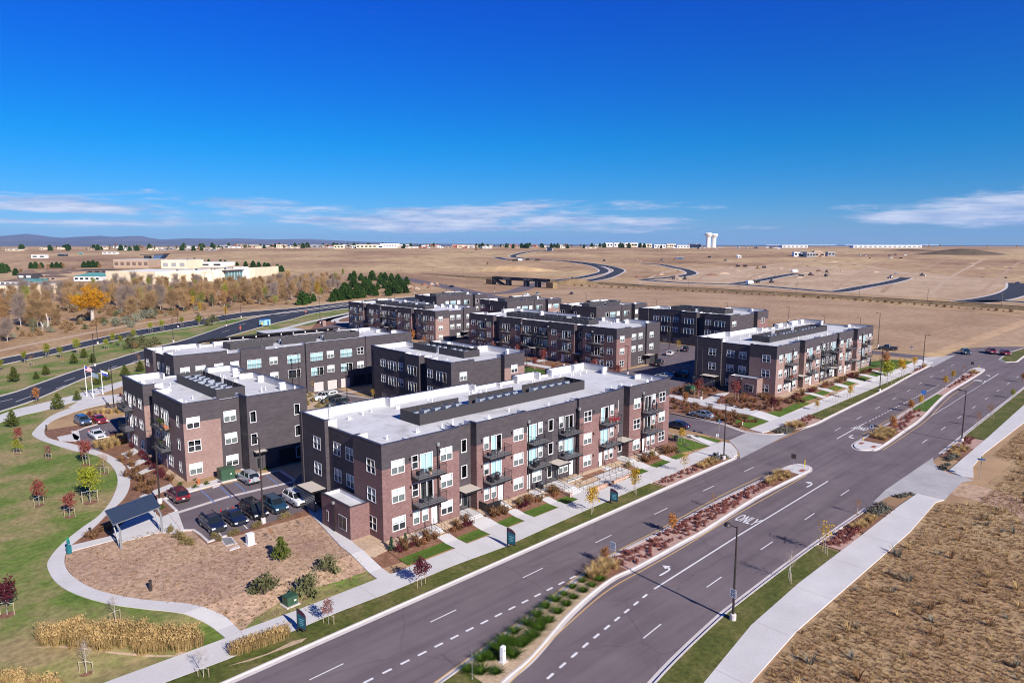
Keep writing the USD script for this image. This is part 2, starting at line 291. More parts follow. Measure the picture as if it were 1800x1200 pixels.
plain('white_frame', (.72, .71, .70), .5); plain('white_door', (.80, .80, .80), .5); plain('grey_door', (.07, .065, .07), .5)
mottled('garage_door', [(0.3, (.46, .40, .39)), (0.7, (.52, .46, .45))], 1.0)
plain('garage_dark', (.16, .14, .14), .6)  # shaded copy of the garage door colour, shade put into the paint
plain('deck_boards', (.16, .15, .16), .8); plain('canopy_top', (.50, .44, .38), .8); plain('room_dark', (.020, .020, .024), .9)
plain('blind', (.60, .65, .65), .8); plain('curtain_blue', (.36, .50, .55), .8)
M('window_glass', {'t': ('transparent_bsdf', {'color': (.93, .96, .96)}), 'g': ('glossy_bsdf', {'color': (1, 1, 1), 'roughness': 0.02}), 'f': ('fresnel', {'IOR': 1.5}), 'x': ('mix_closure', {})},
  [('f.fac', 'x.fac'), ('t.BSDF', 'x.closure1'), ('g.BSDF', 'x.closure2')], surface='x.closure')
M('insect_screen', {'t': ('transparent_bsdf', {}), 'd': ('diffuse_bsdf', {'color': (.05, .055, .06)}), 'x': ('mix_closure', {'fac': 0.6})}, [('t.BSDF', 'x.closure1'), ('d.BSDF', 'x.closure2')], surface='x.closure')
M('dark_glass', {'p': ('principled_bsdf', {'base_color': (.012, .016, .02), 'roughness': 0.05, 'specular_ior_level': 0.6})}, [])
M('teal_glass', {'p': ('principled_bsdf', {'base_color': (.10, .22, .24), 'roughness': 0.08, 'specular_ior_level': 0.7})}, [])
plain('screen_metal', (.040, .034, .036), .6); plain('ac_grey', (.30, .33, .38), .5, .2); plain('ac_dark', (.05, .055, .065), .5); plain('vent_white', (.72, .72, .72), .5)
plain('galvanised', (.36, .37, .38), .45, .5); plain('lamp_lens', (.7, .7, .68), .3); plain('white_paint', (.78, .78, .78), .45); plain('bark', (.16, .11, .085), .9); plain('pale_bark', (.42, .37, .33), .9)
plain('grey_bark', (.27, .235, .22), .9); plain('stake_wood', (.42, .33, .22), .85); plain('twig_grey', (.30, .25, .225), .9); plain('twig_tan', (.38, .27, .175), .9); plain('twig_red', (.29, .17, .13), .9)

# ------------------------------------------------------------------ ground, roads, paving
BIG = 60000.0
ZONES = [(sbox(-BIG, -BIG, BIG, Y0), lambda x, y: ZL), (sbox(-BIG, Y0, BIG, Y1), gz), (sbox(-BIG, Y1, BIG, BIG), lambda x, y: 0.0)]
def strip_zone(a, b):
    r = lambda s, o: (head[0] * s + RIGHT[0] * o, head[1] * s + RIGHT[1] * o)
    return Polygon([r(a, -BIG), r(b, -BIG), r(b, BIG), r(a, BIG)])
STRIPS = [strip_zone(max(a, 620), b) for a, b in zip(TK[1:], TK[2:])]; NEAR = strip_zone(-BIG, 620)
def sheet(name, poly, dz, mat, thick=False, kind='structure', label=None, cat=None, group=None, parent=None):
    """a sheet (or, thick, a slab with edges) laid on the ground"""
    mb = MB(); c = np.array(poly.envelope.exterior.coords) @ head[:2] if not poly.is_empty else np.zeros(1)
    near = poly.intersection(NEAR) if c.max() > 620 else poly
    cells = [(near, z, f) for z, f in ZONES] + ([(poly, s, lambda x, y: rise(x, y)) for s in STRIPS] if c.max() > 620 else [])
    for p, z, f in cells:
        if p.is_empty: continue
        q = p.intersection(z) if p.bounds[1] < z.bounds[3] and p.bounds[3] > z.bounds[1] else Polygon()
        if not q.is_empty:
            mb.poly(q, lambda x, y, f=f: f(x, y) + dz)
            if thick: mb.skirt(q, lambda x, y, f=f: f(x, y) - 0.02, lambda x, y, f=f: f(x, y) + dz)
    return obj(name, mb, mat, parent, kind=kind, label=label, cat=cat, group=group)
def PG(px): return Polygon(WP(px)).buffer(0)
def band(pts, w, cap='flat'): return LineString(pts).buffer(w / 2, cap_style=cap, join_style='round')
def part_line(pts, a, b):
    """stretch of a polyline between two lengths"""
    from shapely.ops import substring
    return substring(LineString(pts), a, b)

sheet('ground', sbox(-BIG / 2, -BIG / 2, BIG / 2, BIG / 2), 0.0, 'plain_grass')

# main street: asphalt between the two kerb lines
LK = smoothed([(-60, 50.9), (0, 51.9), (18, 52.2), (40, 52.45), (60, 52.75), (85, 53.1), (103, 53.2), (125, 53.0), (155, 54.1), (180, 55.2), (203, 56.7), (235, 58.2), (250, 58.9)])
RK = smoothed([(-60, -14), (0, 14.5), (25, 24.2), (36, 27.1), (44.6, 28.7), (54.6, 29.7), (60.4, 29.95), (77, 30.2), (98, 30.0), (125, 30.2), (150, 30.8), (206, 31.9), (260, 33.0)])
ly = lambda x: float(np.interp(x, [p[0] for p in LK], [p[1] for p in LK])); ry = lambda x: float(np.interp(x, [p[0] for p in RK], [p[1] for p in RK]))
STREET = Polygon(LK + [tuple(W(*p)[:2]) for p in [(1662, 624), (1690, 613), (1740, 609), (1800, 609), (1900, 607)]] + [(262, 33)] + RK[::-1]).buffer(0)
sheet('street', STREET, 0.008, 'asphalt')
SIDE = Polygon([(100.5, 58), (104.8, 60), (104.6, 64), (104.0, 74), (103.2, 84), (150, 84), (150, 56.5)]).intersection(PG([(1150, 722), (1178, 727), (1200, 728), (1257, 743), (1312, 760), (1282, 773), (1257, 768), (1212, 757), (1150, 743), (1100, 730), (1100, 700)]).buffer(0.3))
COURT = unary_union([sbox(50.5, 84.6, 147, 100.5), sbox(50.5, 100, 81, 145.6), sbox(103.5, 78, 147.5, 112), sbox(141, 84, 148.5, 113), sbox(171.5, 90.5, 205.5, 150), sbox(147, 90.5, 172, 113.2), sbox(231.8, 60, 240, 112), sbox(102, 100, 112, 112)])
sheet('side_street', unary_union([PG([(1312, 760), (1282, 773), (1257, 768), (1212, 757), (1178, 748), (1100, 735), (1120, 712), (1178, 727), (1257, 743)]), sbox(102.6, 70, 114.2, 86)]), 0.012, 'lot_asphalt')
sheet('parking_court', COURT, 0.010, 'lot_asphalt')
LOT = PG([(290, 876), (493, 828), (518, 846), (552, 871), (560, 880), (556, 892), (533, 897), (472, 918), (438, 930), (398, 942), (365, 953), (340, 933), (322, 932), (298, 903), (310, 897)])
sheet('parking_lot', unary_union([LOT, Polygon([tuple(W(518, 846)[:2]), (51.5, 99.4), (51.5, 87), tuple(W(552, 871)[:2])]).buffer(0.2)]), 0.014, 'lot_asphalt')
LOT2 = PG([(140, 755), (233, 729), (262, 722), (290, 735), (300, 770), (262, 765), (224, 762), (185, 769), (170, 800), (158, 790), (137, 774), (132, 761)]).difference(sbox(31.4, 95, 60, 140))
sheet('parking_lot', LOT2, 0.014, 'lot_asphalt')
sheet('parking_lot', PG([(188, 713), (233, 702), (262, 699), (262, 712), (228, 716), (200, 722)]).difference(sbox(31.4, 95, 60, 140)), 0.014, 'lot_asphalt')

# kerbs with gutter pans
def kerb(name, line, side, gutter=True, close=False):
    """side: +1 when the raised kerb lies to the left of the line's direction; the line is the kerb's face"""
    ls = LineString(line)
    top = ls.buffer(0.17 * side, single_sided=True, join_style='mitre'); sheet(name, top, 0.14, 'curb_concrete', thick=True)
    if gutter: sheet('gutter', ls.buffer(-0.5 * side, single_sided=True, join_style='mitre'), 0.016, 'curb_concrete')
cornA = [(102.2, 53.6), (104.2, 55.2), (105.0, 57.6), (104.9, 62), (104.5, 72)]
kerb('kerb', [p for p in LK if p[0] < 101] + smoothed([(101, 53.2)] + cornA)[1:], +1)
cornK = WP([(1178, 726), (1257, 742), (1312, 759), (1340, 763), (1368, 764), (1384, 760)])
kerb('kerb', smoothed(cornK + [(x, ly(x)) for x in (132, 140)] + [p for p in LK if 145 < p[0] < 226]), +1)
kerb('kerb', [p for p in RK if p[0] < 97], -1)
kerb('kerb', [p for p in RK if p[0] > 127], -1)
# medians
MED1 = Polygon(smoothed(WP([(650, 1293), (775, 1200), (868, 1133), (942, 1080), (1033, 1006), (1090, 972), (1170, 932), (1270, 878), (1345, 842), (1378, 824), (1398, 817), (1412, 817), (1422, 821), (1422, 827), (1414, 832), (1330, 874), (1240, 931), (1202, 952), (1122, 996), (1069, 1022), (1003, 1078), (936, 1155), (884, 1200), (800, 1290)]), True, 4)).buffer(0)
MED2 = Polygon(smoothed(WP([(1503, 780), (1502, 786), (1512, 791), (1530, 791), (1545, 788), (1590, 757), (1620, 735), (1660, 695), (1700, 670), (1728, 652), (1724, 647), (1712, 648), (1700, 655), (1650, 690), (1600, 720), (1560, 746), (1520, 770)]), True, 4)).buffer(0)
MED3 = PG([(1758, 632), (1768, 637), (1787, 636), (1800, 626), (1850, 610), (1800, 612), (1768, 622)])
for md in (MED1, MED2, MED3):
    sheet('kerb', md.difference(md.buffer(-0.18)), 0.15, 'curb_concrete', thick=True)
    sheet('gutter', md.buffer(0.42).difference(md), 0.016, 'curb_concrete')
M1, M2, M3 = (m.buffer(-0.17) for m in (MED1, MED2, MED3))
def cut(md, x0, x1, fx=0.0): return md.intersection(Polygon([(x0 - 20 * fx, 20), (x1 - 20 * fx, 20), (x1 + 20 * fx, 60), (x0 + 20 * fx, 60)]))
xa = W(832, 1190)[0]; xg = 51.9; xt = 57.0; xr = 93.0; xn = 101.2
sheet('median_grass', cut(M1, -80, xa), 0.12, 'verge'); sheet('median_gravel', cut(M1, xa, xg), 0.12, 'tan_gravel'); sheet('median_bed', cut(M1, xg, xt), 0.12, 'mulch')
sheet('median_bed', cut(M1, xt, xr), 0.12, 'red_gravel'); sheet('median_bed', cut(M1, xr, xn), 0.12, 'mulch'); sheet('median_nose', cut(M1, xn, 140), 0.13, 'concrete')
sheet('median_nose', cut(M2, 90, 127.5), 0.13, 'concrete'); sheet('median_bed', cut(M2, 127.5, 138.5), 0.12, 'mulch'); sheet('median_bed', cut(M2, 138.5, 160), 0.12, 'red_gravel')
sheet('median_lawn', cut(M2, 160, 181), 0.12, 'green_lawn'); sheet('median_bed', cut(M2, 181, 218), 0.12, 'red_gravel'); sheet('median_bed', cut(M2, 218, 223), 0.12, 'mulch'); sheet('median_nose', cut(M2, 223, 260), 0.13, 'concrete')
sheet('median_grass', cut(M3, 200, 500), 0.12, 'verge')
for px in [(1383, 829), (1410, 828), (1514, 780), (1536, 786)]:
    c = W(*px); sheet('tactile_plate', sbox(c[0] - .7, c[1] - .35, c[0] + .7, c[1] + .35), 0.15, 'tactile_red')
# street paint
def paint(poly, name, mat='road_paint', dz=0.020): return sheet(name, poly, dz, mat)
for x in list(np.arange(-14, 100, 12.22) + .6) + list(np.arange(131, 236, 12.22)):
    off = lambda q: ly(q) - (4.35 if q < 110 else 4.6)
    paint(band([(x, off(x)), (x + 3.1, off(x + 3.1))], 0.13), 'lane_dash')
for x in list(np.arange(35.3, 106, 12.3)) + list(np.arange(134, 245, 12.3)):
    off = lambda q: float(np.interp(q, [35, 47.5, 60, 72, 98, 134, 245], [30.6, 32.8, 33.75, 34.05, 34.5, 34.6, 36.6]))
    paint(band([(x, off(x)), (x + 3.1, off(x + 3.1))], 0.13), 'lane_dash')
for x in np.arange(17.3, 52.3, 1.78): paint(band([(x, 44.55 + .003 * (x - 26)), (x + .9, 44.55 + .003 * (x - 25))], 0.24), 'short_dash')
for x in np.arange(30.0, 55.0, 1.8):
    f = lambda q: float(np.interp(q, [28, 37.4, 43.5, 54.4], [33.0, 34.8, 35.75, 37.15])); paint(band([(x, f(x)), (x + .9, f(x + .9))], 0.24), 'short_dash')
paint(band([(55.7, 37.25), (74.2, 37.75), (101.5, 38.1)], 0.20), 'turn_lane_line')
paint(band(WP([(1471, 771), (1523, 742)]), 0.20), 'turn_lane_line')
paint(band(WP([(1726, 675), (1755, 657)]), 0.20), 'turn_lane_line')
a, b = (np.array(W(*p)[:2]) for p in ((1528, 740), (1652, 676)))
for k in np.arange(0, 1, 1 / 28): paint(band([tuple(a + (b - a) * k), tuple(a + (b - a) * (k + .017))], 0.22), 'short_dash')
a, b = (np.array(W(*p)[:2]) for p in ((1634, 733), (1724, 677)))
for k in np.arange(0, 1, 1 / 30): paint(band([tuple(a + (b - a) * k), tuple(a + (b - a) * (k + .017))], 0.22), 'short_dash')
for pts in ([(690, 1255), (767, 1197), (860, 1130), (933, 1077), (1027, 1003), (1087, 967), (1167, 926), (1267, 871), (1337, 838)], [(820, 1270), (897, 1198), (983, 1111), (1066, 1039), (1133, 1000), (1200, 962), (1300, 901), (1418, 835)], [(1552, 791), (1600, 759), (1630, 737), (1672, 696), (1712, 670)], [(1512, 766), (1560, 739), (1612, 709)]):
    paint(band(smoothed(WP(pts)), 0.12), 'yellow_line', 'yellow_paint')
def road_mark(poly, px, up, sx, sy, name):
    """poly drawn upright; up = +1 for drivers heading along +x, -1 against it"""
    c = W(*px); q = affinity.scale(poly, sx, sy, origin=(0, 0)); q = affinity.rotate(q, -90 if up > 0 else 90, origin=(0, 0)); paint(affinity.translate(q, c[0], c[1]), name)
ARROW = unary_union([Polygon(smoothed([(.28, -1.5), (.50, -1.5), (.50, -.1), (.30, .45), (-.05, .62), (-.05, .36), (.16, .25), (.28, -.1)], True, 3)), Polygon([(-.75, .48), (-.02, 1.0), (-.05, 0.0)])])
def letters(txt, h):
    m = meshkit.text_mesh(txt, h, 0.002, bold=True); t = m.triangles[(m.face_normals[:, 2] > .9)]
    p = unary_union([Polygon(q[:, :2]).buffer(0.002) for q in t]); c = p.centroid; return affinity.translate(p, -c.x, -c.y)
ONLY = letters('ONLY', 1.0)
for px, u in (((1170, 1000), 1), ((1422, 850), 1), ((1497, 768), -1), ((1737, 660), 1)): road_mark(ARROW, px, u, 1.0, 1.05, 'turn_arrow')
for px, u in (((1313, 913), 1), ((1513, 753), -1), ((1722, 669), 1)): road_mark(ONLY, px, u, 0.72, 2.3, 'road_word')
# concrete aprons at the corners
sheet('corner_apron', PG([(1281, 774), (1313, 760), (1345, 764), (1384, 761), (1400, 756), (1301, 806), (1299, 795), (1291, 783)]), 0.024, 'apron_concrete')
APR = PG([(1556, 861), (1640, 804), (1641, 813), (1652, 823), (1671, 833), (1690, 836), (1712, 844), (1690, 848), (1670, 868), (1662, 878), (1620, 868), (1600, 868), (1563, 872), (1545, 882), (1535, 882)])
sheet('corner_apron', APR, 0.024, 'apron_concrete')
sheet('corner_apron', PG([(1623, 628), (1680, 624), (1640, 645), (1628, 641)]), 0.024, 'apron_concrete')
sheet('dirt_drive', PG([(1690, 848), (1733, 856), (1800, 878), (1850, 900), (1850, 960), (1780, 900), (1708, 878), (1670, 868)]), 0.020, 'dry_turf')
# sidewalks
SWF = [(120, 1263), (296, 1199), (398, 1161), (511, 1112.5), (589, 1079), (673, 1047), (800, 994), (890, 961), (960, 929), (1032, 897), (1107, 865), (1140, 851), (1175, 837), (1223, 815), (1253, 801)]
SWB = [(1270, 777), (1248, 785), (1190, 808), (1138, 830), (1103, 842), (982, 893), (922, 917), (798, 966), (687, 1010), (664, 1018), (521, 1074), (420, 1111), (396, 1123), (309, 1155), (187, 1200), (0, 1266)]
SW1 = PG(SWF + [(1262, 800), (1285, 806), (1296, 800), (1296, 793), (1285, 780)] + SWB)
MAT['walk_joint'] = MAT['concrete']
sheet('sidewalk', SW1, 0.125, 'concrete', thick=True)
# joints sawn across the walk: thin recessed-looking dark lines are real slots between slabs further on; here a hairline strip each 6 m
plain('joint_dark', (.30, .28, .27), .9)
for x in np.arange(22, 100, 6.1): sheet('walk_joint', band([(x, 50), (x, 62)], 0.035).intersection(SW1.buffer(-.02)), 0.130, 'joint_dark')
SW2 = PG([(1355, 757), (1380, 747), (1443, 722), (1533, 684), (1600, 655), (1640, 637), (1617, 632), (1520, 671), (1427, 710), (1363, 737), (1317, 755), (1340, 761)])
sheet('sidewalk', SW2, 0.125, 'concrete', thick=True)
sheet('sidewalk', PG([(1178, 694), (1238, 703), (1375, 735), (1357, 742), (1240, 715), (1178, 698), (1150, 693), (1150, 688)]), 0.11, 'concrete', thick=True)
sheet('sidewalk', PG([(1236, 703), (1262, 692), (1282, 690), (1256, 708)]), 0.105, 'concrete', thick=True)
SW3 = PG([(1130, 1320), (1238, 1200), (1320, 1100), (1405, 1025), (1510, 945), (1580, 890), (1612, 868), (1660, 879), (1645, 883), (1600, 935), (1480, 1040), (1400, 1110), (1325, 1195), (1250, 1290)])
sheet('sidewalk', SW3, 0.125, 'concrete', thick=True)
SW4 = PG([(1667, 828), (1700, 800), (1740, 766), (1800, 712), (1880, 650), (1880, 690), (1800, 743), (1730, 797), (1710, 820), (1711, 840), (1690, 837)])
sheet('sidewalk', SW4, 0.125, 'concrete', thick=True)
for y, pts in ((0, SW3), (0, SW4)):
    for x in np.arange(48, 240, 9.2): sheet('walk_joint', band([(x, 20), (x, 31)], 0.04).intersection(pts.buffer(-.02)), 0.130, 'joint_dark')
# verges between kerb and walk
VG = lambda px, m, n='verge_lawn', dz=0.11: sheet(n, PG(px), dz, m)
kb = lambda x: (x, ly(x) + .17)
front = WP(SWF)
def verge(x0, x1, mat, name='verge_lawn'):
    xs = np.arange(x0, x1 + .01, 1.5); fx, fy = [p[0] for p in front], [p[1] for p in front]
    sheet(name, Polygon([kb(x) for x in xs] + [(x, float(np.interp(x, fx, fy))) for x in xs[::-1]]).buffer(0), 0.11, mat)
verge(8, 82, 'verge'); verge(82, 92.5, 'red_gravel', 'planting_bed'); verge(92.5, 101, 'mulch', 'planting_bed')
f2 = WP([(1355, 757), (1380, 747), (1443, 722), (1533, 684), (1600, 655), (1640, 637)])
def verge2(x0, x1, mat, name='verge_lawn'):
    xs = np.arange(x0, x1 + .01, 1.5); sheet(name, Polygon([kb(x) for x in xs] + [(x, float(np.interp(x, [p[0] for p in f2], [p[1] for p in f2]))) for x in xs[::-1]]).buffer(0), 0.11, mat)
verge2(124, 131, 'mulch', 'planting_bed'); verge2(131, 138, 'red_gravel', 'planting_bed'); verge2(138, 206, 'verge'); verge2(206, 224, 'red_gravel', 'planting_bed')
sw3l = WP([(1130, 1320), (1238, 1200), (1320, 1100), (1405, 1025), (1510, 945), (1580, 890), (1612, 868)]); sw4l = WP([(1667, 828), (1700, 800), (1740, 766), (1800, 712), (1880, 650)])
def verge3(x0, x1, mat, w, name='verge_lawn'):
    xs = np.arange(x0, x1 + .01, 1.5); sheet(name, Polygon([(x, ry(x) - .17) for x in xs] + [(x, float(np.interp(x, [p[0] for p in w], [p[1] for p in w]))) for x in xs[::-1]]).buffer(0), 0.11, mat)
verge3(30, 78.5, 'verge', sw3l); verge3(78.5, 85.5, 'red_gravel', sw3l, 'planting_bed'); verge3(85.5, 98, 'mulch', sw3l, 'planting_bed')
verge3(127, 136, 'mulch', sw4l, 'planting_bed'); verge3(136, 144, 'red_gravel', sw4l, 'planting_bed'); verge3(144, 250, 'verge', sw4l)
# dry field on the right of the street
sheet('dry_field', Polygon([(20, -40), (49, 22.9), (58.5, 23.7), (90, 23.6), (104, 24.5), (106, 22), (131, 21), (134, 24.3), (170, 24.4), (260, 23), (270, -60)]), 0.004, 'dry_field')
# left side: lawn, dry turf inside the bend of the path, beds
PO = [(240, 698), (180, 706), (125, 717), (90, 731), (72, 745), (60, 757), (57, 765), (75, 775), (125, 791), (170, 801), (197, 820), (207, 845), (197, 877), (175, 905), (145, 927), (110, 955), (87, 982), (84, 1000), (100, 1025), (135, 1045), (190, 1061), (250, 1070), (300, 1075), (340, 1085), (375, 1104), (398, 1123)]
PI = [(424, 1111), (400, 1087), (365, 1070), (320, 1060), (260, 1055), (210, 1047), (165, 1035), (130, 1015), (114, 993), (117, 970), (130, 954), (165, 927), (190, 902), (217, 877), (228, 855), (227, 837), (215, 815), (185, 797), (130, 781), (86, 770), (78, 757), (86, 745), (107, 733), (155, 717), (200, 708), (240, 703)]
path = Polygon(smoothed(WP(PO), k=4) + smoothed(WP(PI), k=4)).buffer(0)
sheet('footpath', path, 0.075, 'concrete', thick=True)
ROADW = [(-300, 860), (0, 738), (60, 720), (125, 704), (180, 688), (235, 669), (270, 658)]
sheet('lawn', Polygon(WP([(-500, 900), (0, 740), (60, 722), (125, 706)]) + smoothed(WP(PO[1:]), k=3) + WP([(309, 1155), (187, 1200), (0, 1270), (-500, 1500)])).buffer(0), 0.010, 'lawn')
inner = Polygon(smoothed(WP(PI), k=3) + WP([(262, 697), (262, 900), (300, 905), (330, 935), (365, 955), (560, 880), (560, 905), (690, 1010), (521, 1074)])).buffer(0)
sheet('planting_ground', Polygon([(8, 62.5), (8, 150), (34, 150), (60, 150), (60, 99), (41, 99), (41.2, 60)]).intersection(inner.buffer(3)).buffer(0), 0.004, 'mulch')
sheet('dry_turf', PG([(424, 1111), (400, 1087), (365, 1070), (320, 1060), (260, 1055), (210, 1047), (165, 1035), (130, 1015), (114, 993), (117, 970), (186, 946), (208, 950), (290, 922), (340, 935), (365, 957), (470, 925), (545, 905), (660, 1012), (521, 1074)]), 0.009, 'dry_turf')
sheet('lawn_patch', PG([(430, 1105), (470, 1092), (520, 1074), (664, 1018), (645, 1003), (600, 1020), (560, 1030), (520, 1040), (480, 1065), (450, 1085)]), 0.013, 'lawn')
sheet('side_walk', PG([(664, 1019), (688, 1011), (627, 960), (580, 913), (545, 872), (534, 876), (545, 903), (600, 962)]), 0.11, 'concrete', thick=True)
sheet('gravel_bed', PG([(571, 915), (600, 938), (640, 978), (658, 980), (690, 963), (720, 948), (676, 940), (610, 890)]), 0.05, 'tan_gravel')
# planting strips in front of the street blocks (on the bank)
def bed_front(x0, x1, y0=58.75, mulch_to=64.6):
    sheet('front_lawn', sbox(x0, y0, x1, y0 + 1.9), 0.10, 'green_lawn'); sheet('front_bed', sbox(x0, y0 + 1.9, x1, y0 + 4.0), 0.10, 'mulch'); sheet('gravel_bed', sbox(x0, y0 + 4.0, x1, mulch_to), 0.08, 'tan_gravel')
for a, b in ((40.6, 46.9), (48.7, 52.4), (55.3, 58.3), (60.0, 64.7), (66.3, 68.9), (83.6, 85.5), (88.1, 92.2), (93.9, 97.5)): bed_front(a, b)
sheet('front_walk', unary_union([sbox(46.9, 58.4, 48.7, 62.0), sbox(52.4, 58.4, 55.3, 62.4), sbox(58.3, 58.4, 60.0, 62.0), sbox(64.7, 58.4, 66.3, 62.0), sbox(68.9, 58.4, 74.0, 61.4), sbox(80.2, 58.4, 83.6, 60.0), sbox(85.5, 58.4, 88.1, 62.4), sbox(92.2, 58.4, 93.9, 62)]), 0.118, 'concrete')
sheet('gravel_bed', sbox(71.6, 61.5, 83.6, 65.2), 0.08, 'tan_gravel'); sheet('front_bed', sbox(74.6, 62.8, 80.0, 63.8), 0.10, 'mulch'); sheet('front_lawn', PG([(1085, 848), (1140, 829), (1128, 824), (1100, 834)]), 0.12, 'green_lawn')
sheet('front_lawn', PG([(1186, 799), (1248, 784), (1206, 772), (1180, 765), (1190, 780)]), 0.10, 'green_lawn')
sheet('front_lawn', PG([(1210, 766), (1258, 780), (1268, 774), (1230, 766)]), 0.10, 'green_lawn')
sheet('gravel_bed', PG([(1150, 792), (1186, 799), (1192, 775), (1180, 762), (1160, 770)]), 0.08, 'mulch')
sheet('front_walk', PG([(1205, 766), (1212, 764), (1262, 779), (1250, 784)]), 0.115, 'concrete')
for a, b in ((149.5, 157), (159, 164), (166.5, 172), (175, 180), (184, 190), (193, 199), (201, 207)): bed_front(a, b, 62.2, 68.6)
sheet('front_walk', unary_union([sbox(a, 61.2, b, 66.2) for a, b in ((157, 159), (164, 166.5), (172, 175), (180, 184), (190, 193), (199, 201))]), 0.112, 'concrete')
sheet('front_lawn', PG([(1325, 730), (1363, 737), (1425, 709), (1405, 706), (1370, 722)]), 0.10, 'green_lawn')
sheet('planting_ground', Polygon([(115.5, 60), (116, 66), (115, 100), (148, 88.8), (148.4, 62)]).intersection(PG([(1150, 690), (1178, 672), (1240, 660), (1300, 665), (1400, 700), (1425, 709), (1317, 755), (1178, 726), (1120, 712)]).buffer(1)), 0.016, 'mulch')
sheet('front_lawn', PG([(1298, 728), (1353, 741), (1318, 753), (1298, 748), (1285, 738)]), 0.10, 'green_lawn')
sheet('front_lawn', PG([(1586, 664), (1520, 664), (1500, 640), (1560, 632), (1605, 636)]), 0.09, 'green_lawn')
# parking lot: kerb, stall lines, concrete corners
sheet('kerb', band(WP([(310, 898), (287, 877), (400, 846), (492, 827), (519, 845)]), 0.35), 0.14, 'curb_concrete', thick=True)
sheet('kerb', band(WP([(298, 903), (320, 932), (340, 932), (352, 940), (366, 953), (400, 941)]), 0.3), 0.14, 'curb_concrete', thick=True)
sheet('valley_gutter', band(WP([(308, 902), (400, 873), (517, 846)]), 0.75), 0.020, 'curb_concrete')
sheet('valley_gutter', band(WP([(544, 873), (590, 893)]), 0.3), 0.13, 'curb_concrete', thick=True)
sheet('kerb', band(WP([(140, 756), (150, 752), (233, 728), (262, 720)]), 0.35), 0.14, 'curb_concrete', thick=True)
sheet('kerb', band(WP([(185, 769), (224, 761), (245, 785)]), 0.3), 0.14, 'curb_concrete', thick=True)
sheet('kerb', band(WP([(132, 760), (140, 755)]), 0.3), 0.14, 'curb_concrete', thick=True)
for a, b in [((352, 860), (378, 884)), ((384, 852), (407, 874)), ((411, 846), (433, 865)), ((467, 834), (490, 852))]: sheet('stall_line', band(WP([a, b]), 0.22), 0.022, 'blue_paint')
for a, b in [((390, 942), (358, 905)), ((435, 929), (400, 893)), ((468, 918), (437, 885)), ((506, 903), (475, 875)), ((543, 895), (512, 868))]: sheet('stall_line', band(WP([a, b]), 0.12), 0.022, 'road_paint')
sheet('shelter_slab', PG([(198, 938), (214, 953), (280, 936), (302, 912), (304, 900), (282, 910), (262, 892), (245, 892)]), 0.06, 'concrete', thick=True)
sheet('side_walk', PG([(114, 972), (124, 959), (196, 942), (205, 948)]), 0.072, 'concrete', thick=True)
sheet('side_walk', PG([(278, 935), (304, 900), (312, 897), (325, 934), (305, 938)]), 0.055, 'concrete', thick=True)
sheet('side_walk', PG([(284, 880), (300, 876), (390, 848), (382, 842), (316, 862), (300, 866)]), 0.055, 'concrete', thick=True)
for p in ([(212, 798), (245, 784), (250, 790), (225, 805)], [(222, 818), (262, 800), (266, 806), (228, 825)], [(226, 838), (268, 818), (272, 824), (230, 842)], [(245, 872), (300, 850), (305, 856), (250, 880)], [(100, 768), (130, 762), (140, 768), (135, 776), (105, 775)], [(125, 758), (138, 756), (142, 775), (130, 772)]):
    sheet('side_walk', PG(p), 0.05, 'concrete', thick=True)
sheet('entrance_walk', PG([(417, 818), (424, 815), (458, 821), (448, 828), (428, 832)]), 0.06, 'concrete', thick=True)
sheet('gravel_bed', PG([(290, 832), (318, 848), (332, 838), (325, 828), (300, 822)]), 0.05, 'tan_gravel')
# bike path and arterial road on the left
def road(name, c, w, mat, dz, k=5): return sheet(name, band(smoothed(WP(c), k=k), w), dz, mat)
sheet('sidewalk', Polygon(smoothed(WP([(-300, 845), (0, 729), (60, 712), (120, 697), (170, 682), (220, 668), (270, 654), (330, 640)]), k=4) + smoothed(WP([(330, 646), (270, 661), (235, 672), (180, 691), (140, 704), (75, 722), (0, 743), (-300, 868)]), k=4)).buffer(0), 0.05, 'concrete', thick=True)
sheet('sidewalk', PG([(140, 704), (165, 697), (240, 690), (262, 688), (262, 698), (240, 700), (147, 714), (120, 716)]), 0.056, 'concrete', thick=True)
RN = smoothed(WP([(-400, 800), (0, 697), (67, 675), (133, 652), (200, 632), (267, 612), (330, 596), (400, 572), (450, 558), (500, 549), (560, 541), (620, 533), (700, 524), (760, 519)]), k=4)
RS = smoothed(WP([(760, 527), (700, 532), (620, 541), (550, 551), (517, 560), (472, 571), (430, 583), (370, 600), (333, 609), (267, 628), (200, 648), (150, 664), (67, 700), (0, 723), (-400, 850)]), k=4)
ART = Polygon(RN + RS).buffer(0)
sheet('arterial_road', ART, 0.010, 'new_asphalt'); sheet('kerb', LineString(RN).buffer(0.5, single_sided=True), 0.13, 'curb_concrete', thick=True); sheet('kerb', LineString(RS).buffer(0.4, single_sided=True), 0.13, 'curb_concrete', thick=True)
for a in ((0, 706, 22, 701), (28, 706, 55, 696), (56, 688, 72, 682), (98, 683, 116, 677), (113, 670, 132, 664), (150, 655, 165, 650), (190, 648, 205, 643), (232, 636, 248, 632), (255, 626, 270, 621), (300, 612, 315, 607), (345, 603, 358, 599), (390, 584, 404, 580), (420, 572, 432, 568), (455, 565, 470, 561), (490, 556, 505, 553), (540, 549, 556, 547)): sheet('lane_dash', band(WP([a[:2], a[2:]]), 0.22), 0.022, 'road_paint')
FN = smoothed(WP([(-300, 700), (0, 631), (50, 622), (100, 611), (167, 596), (233, 582), (300, 570), (360, 560), (420, 550), (470, 545), (520, 541), (600, 532), (680, 524)]), k=4)
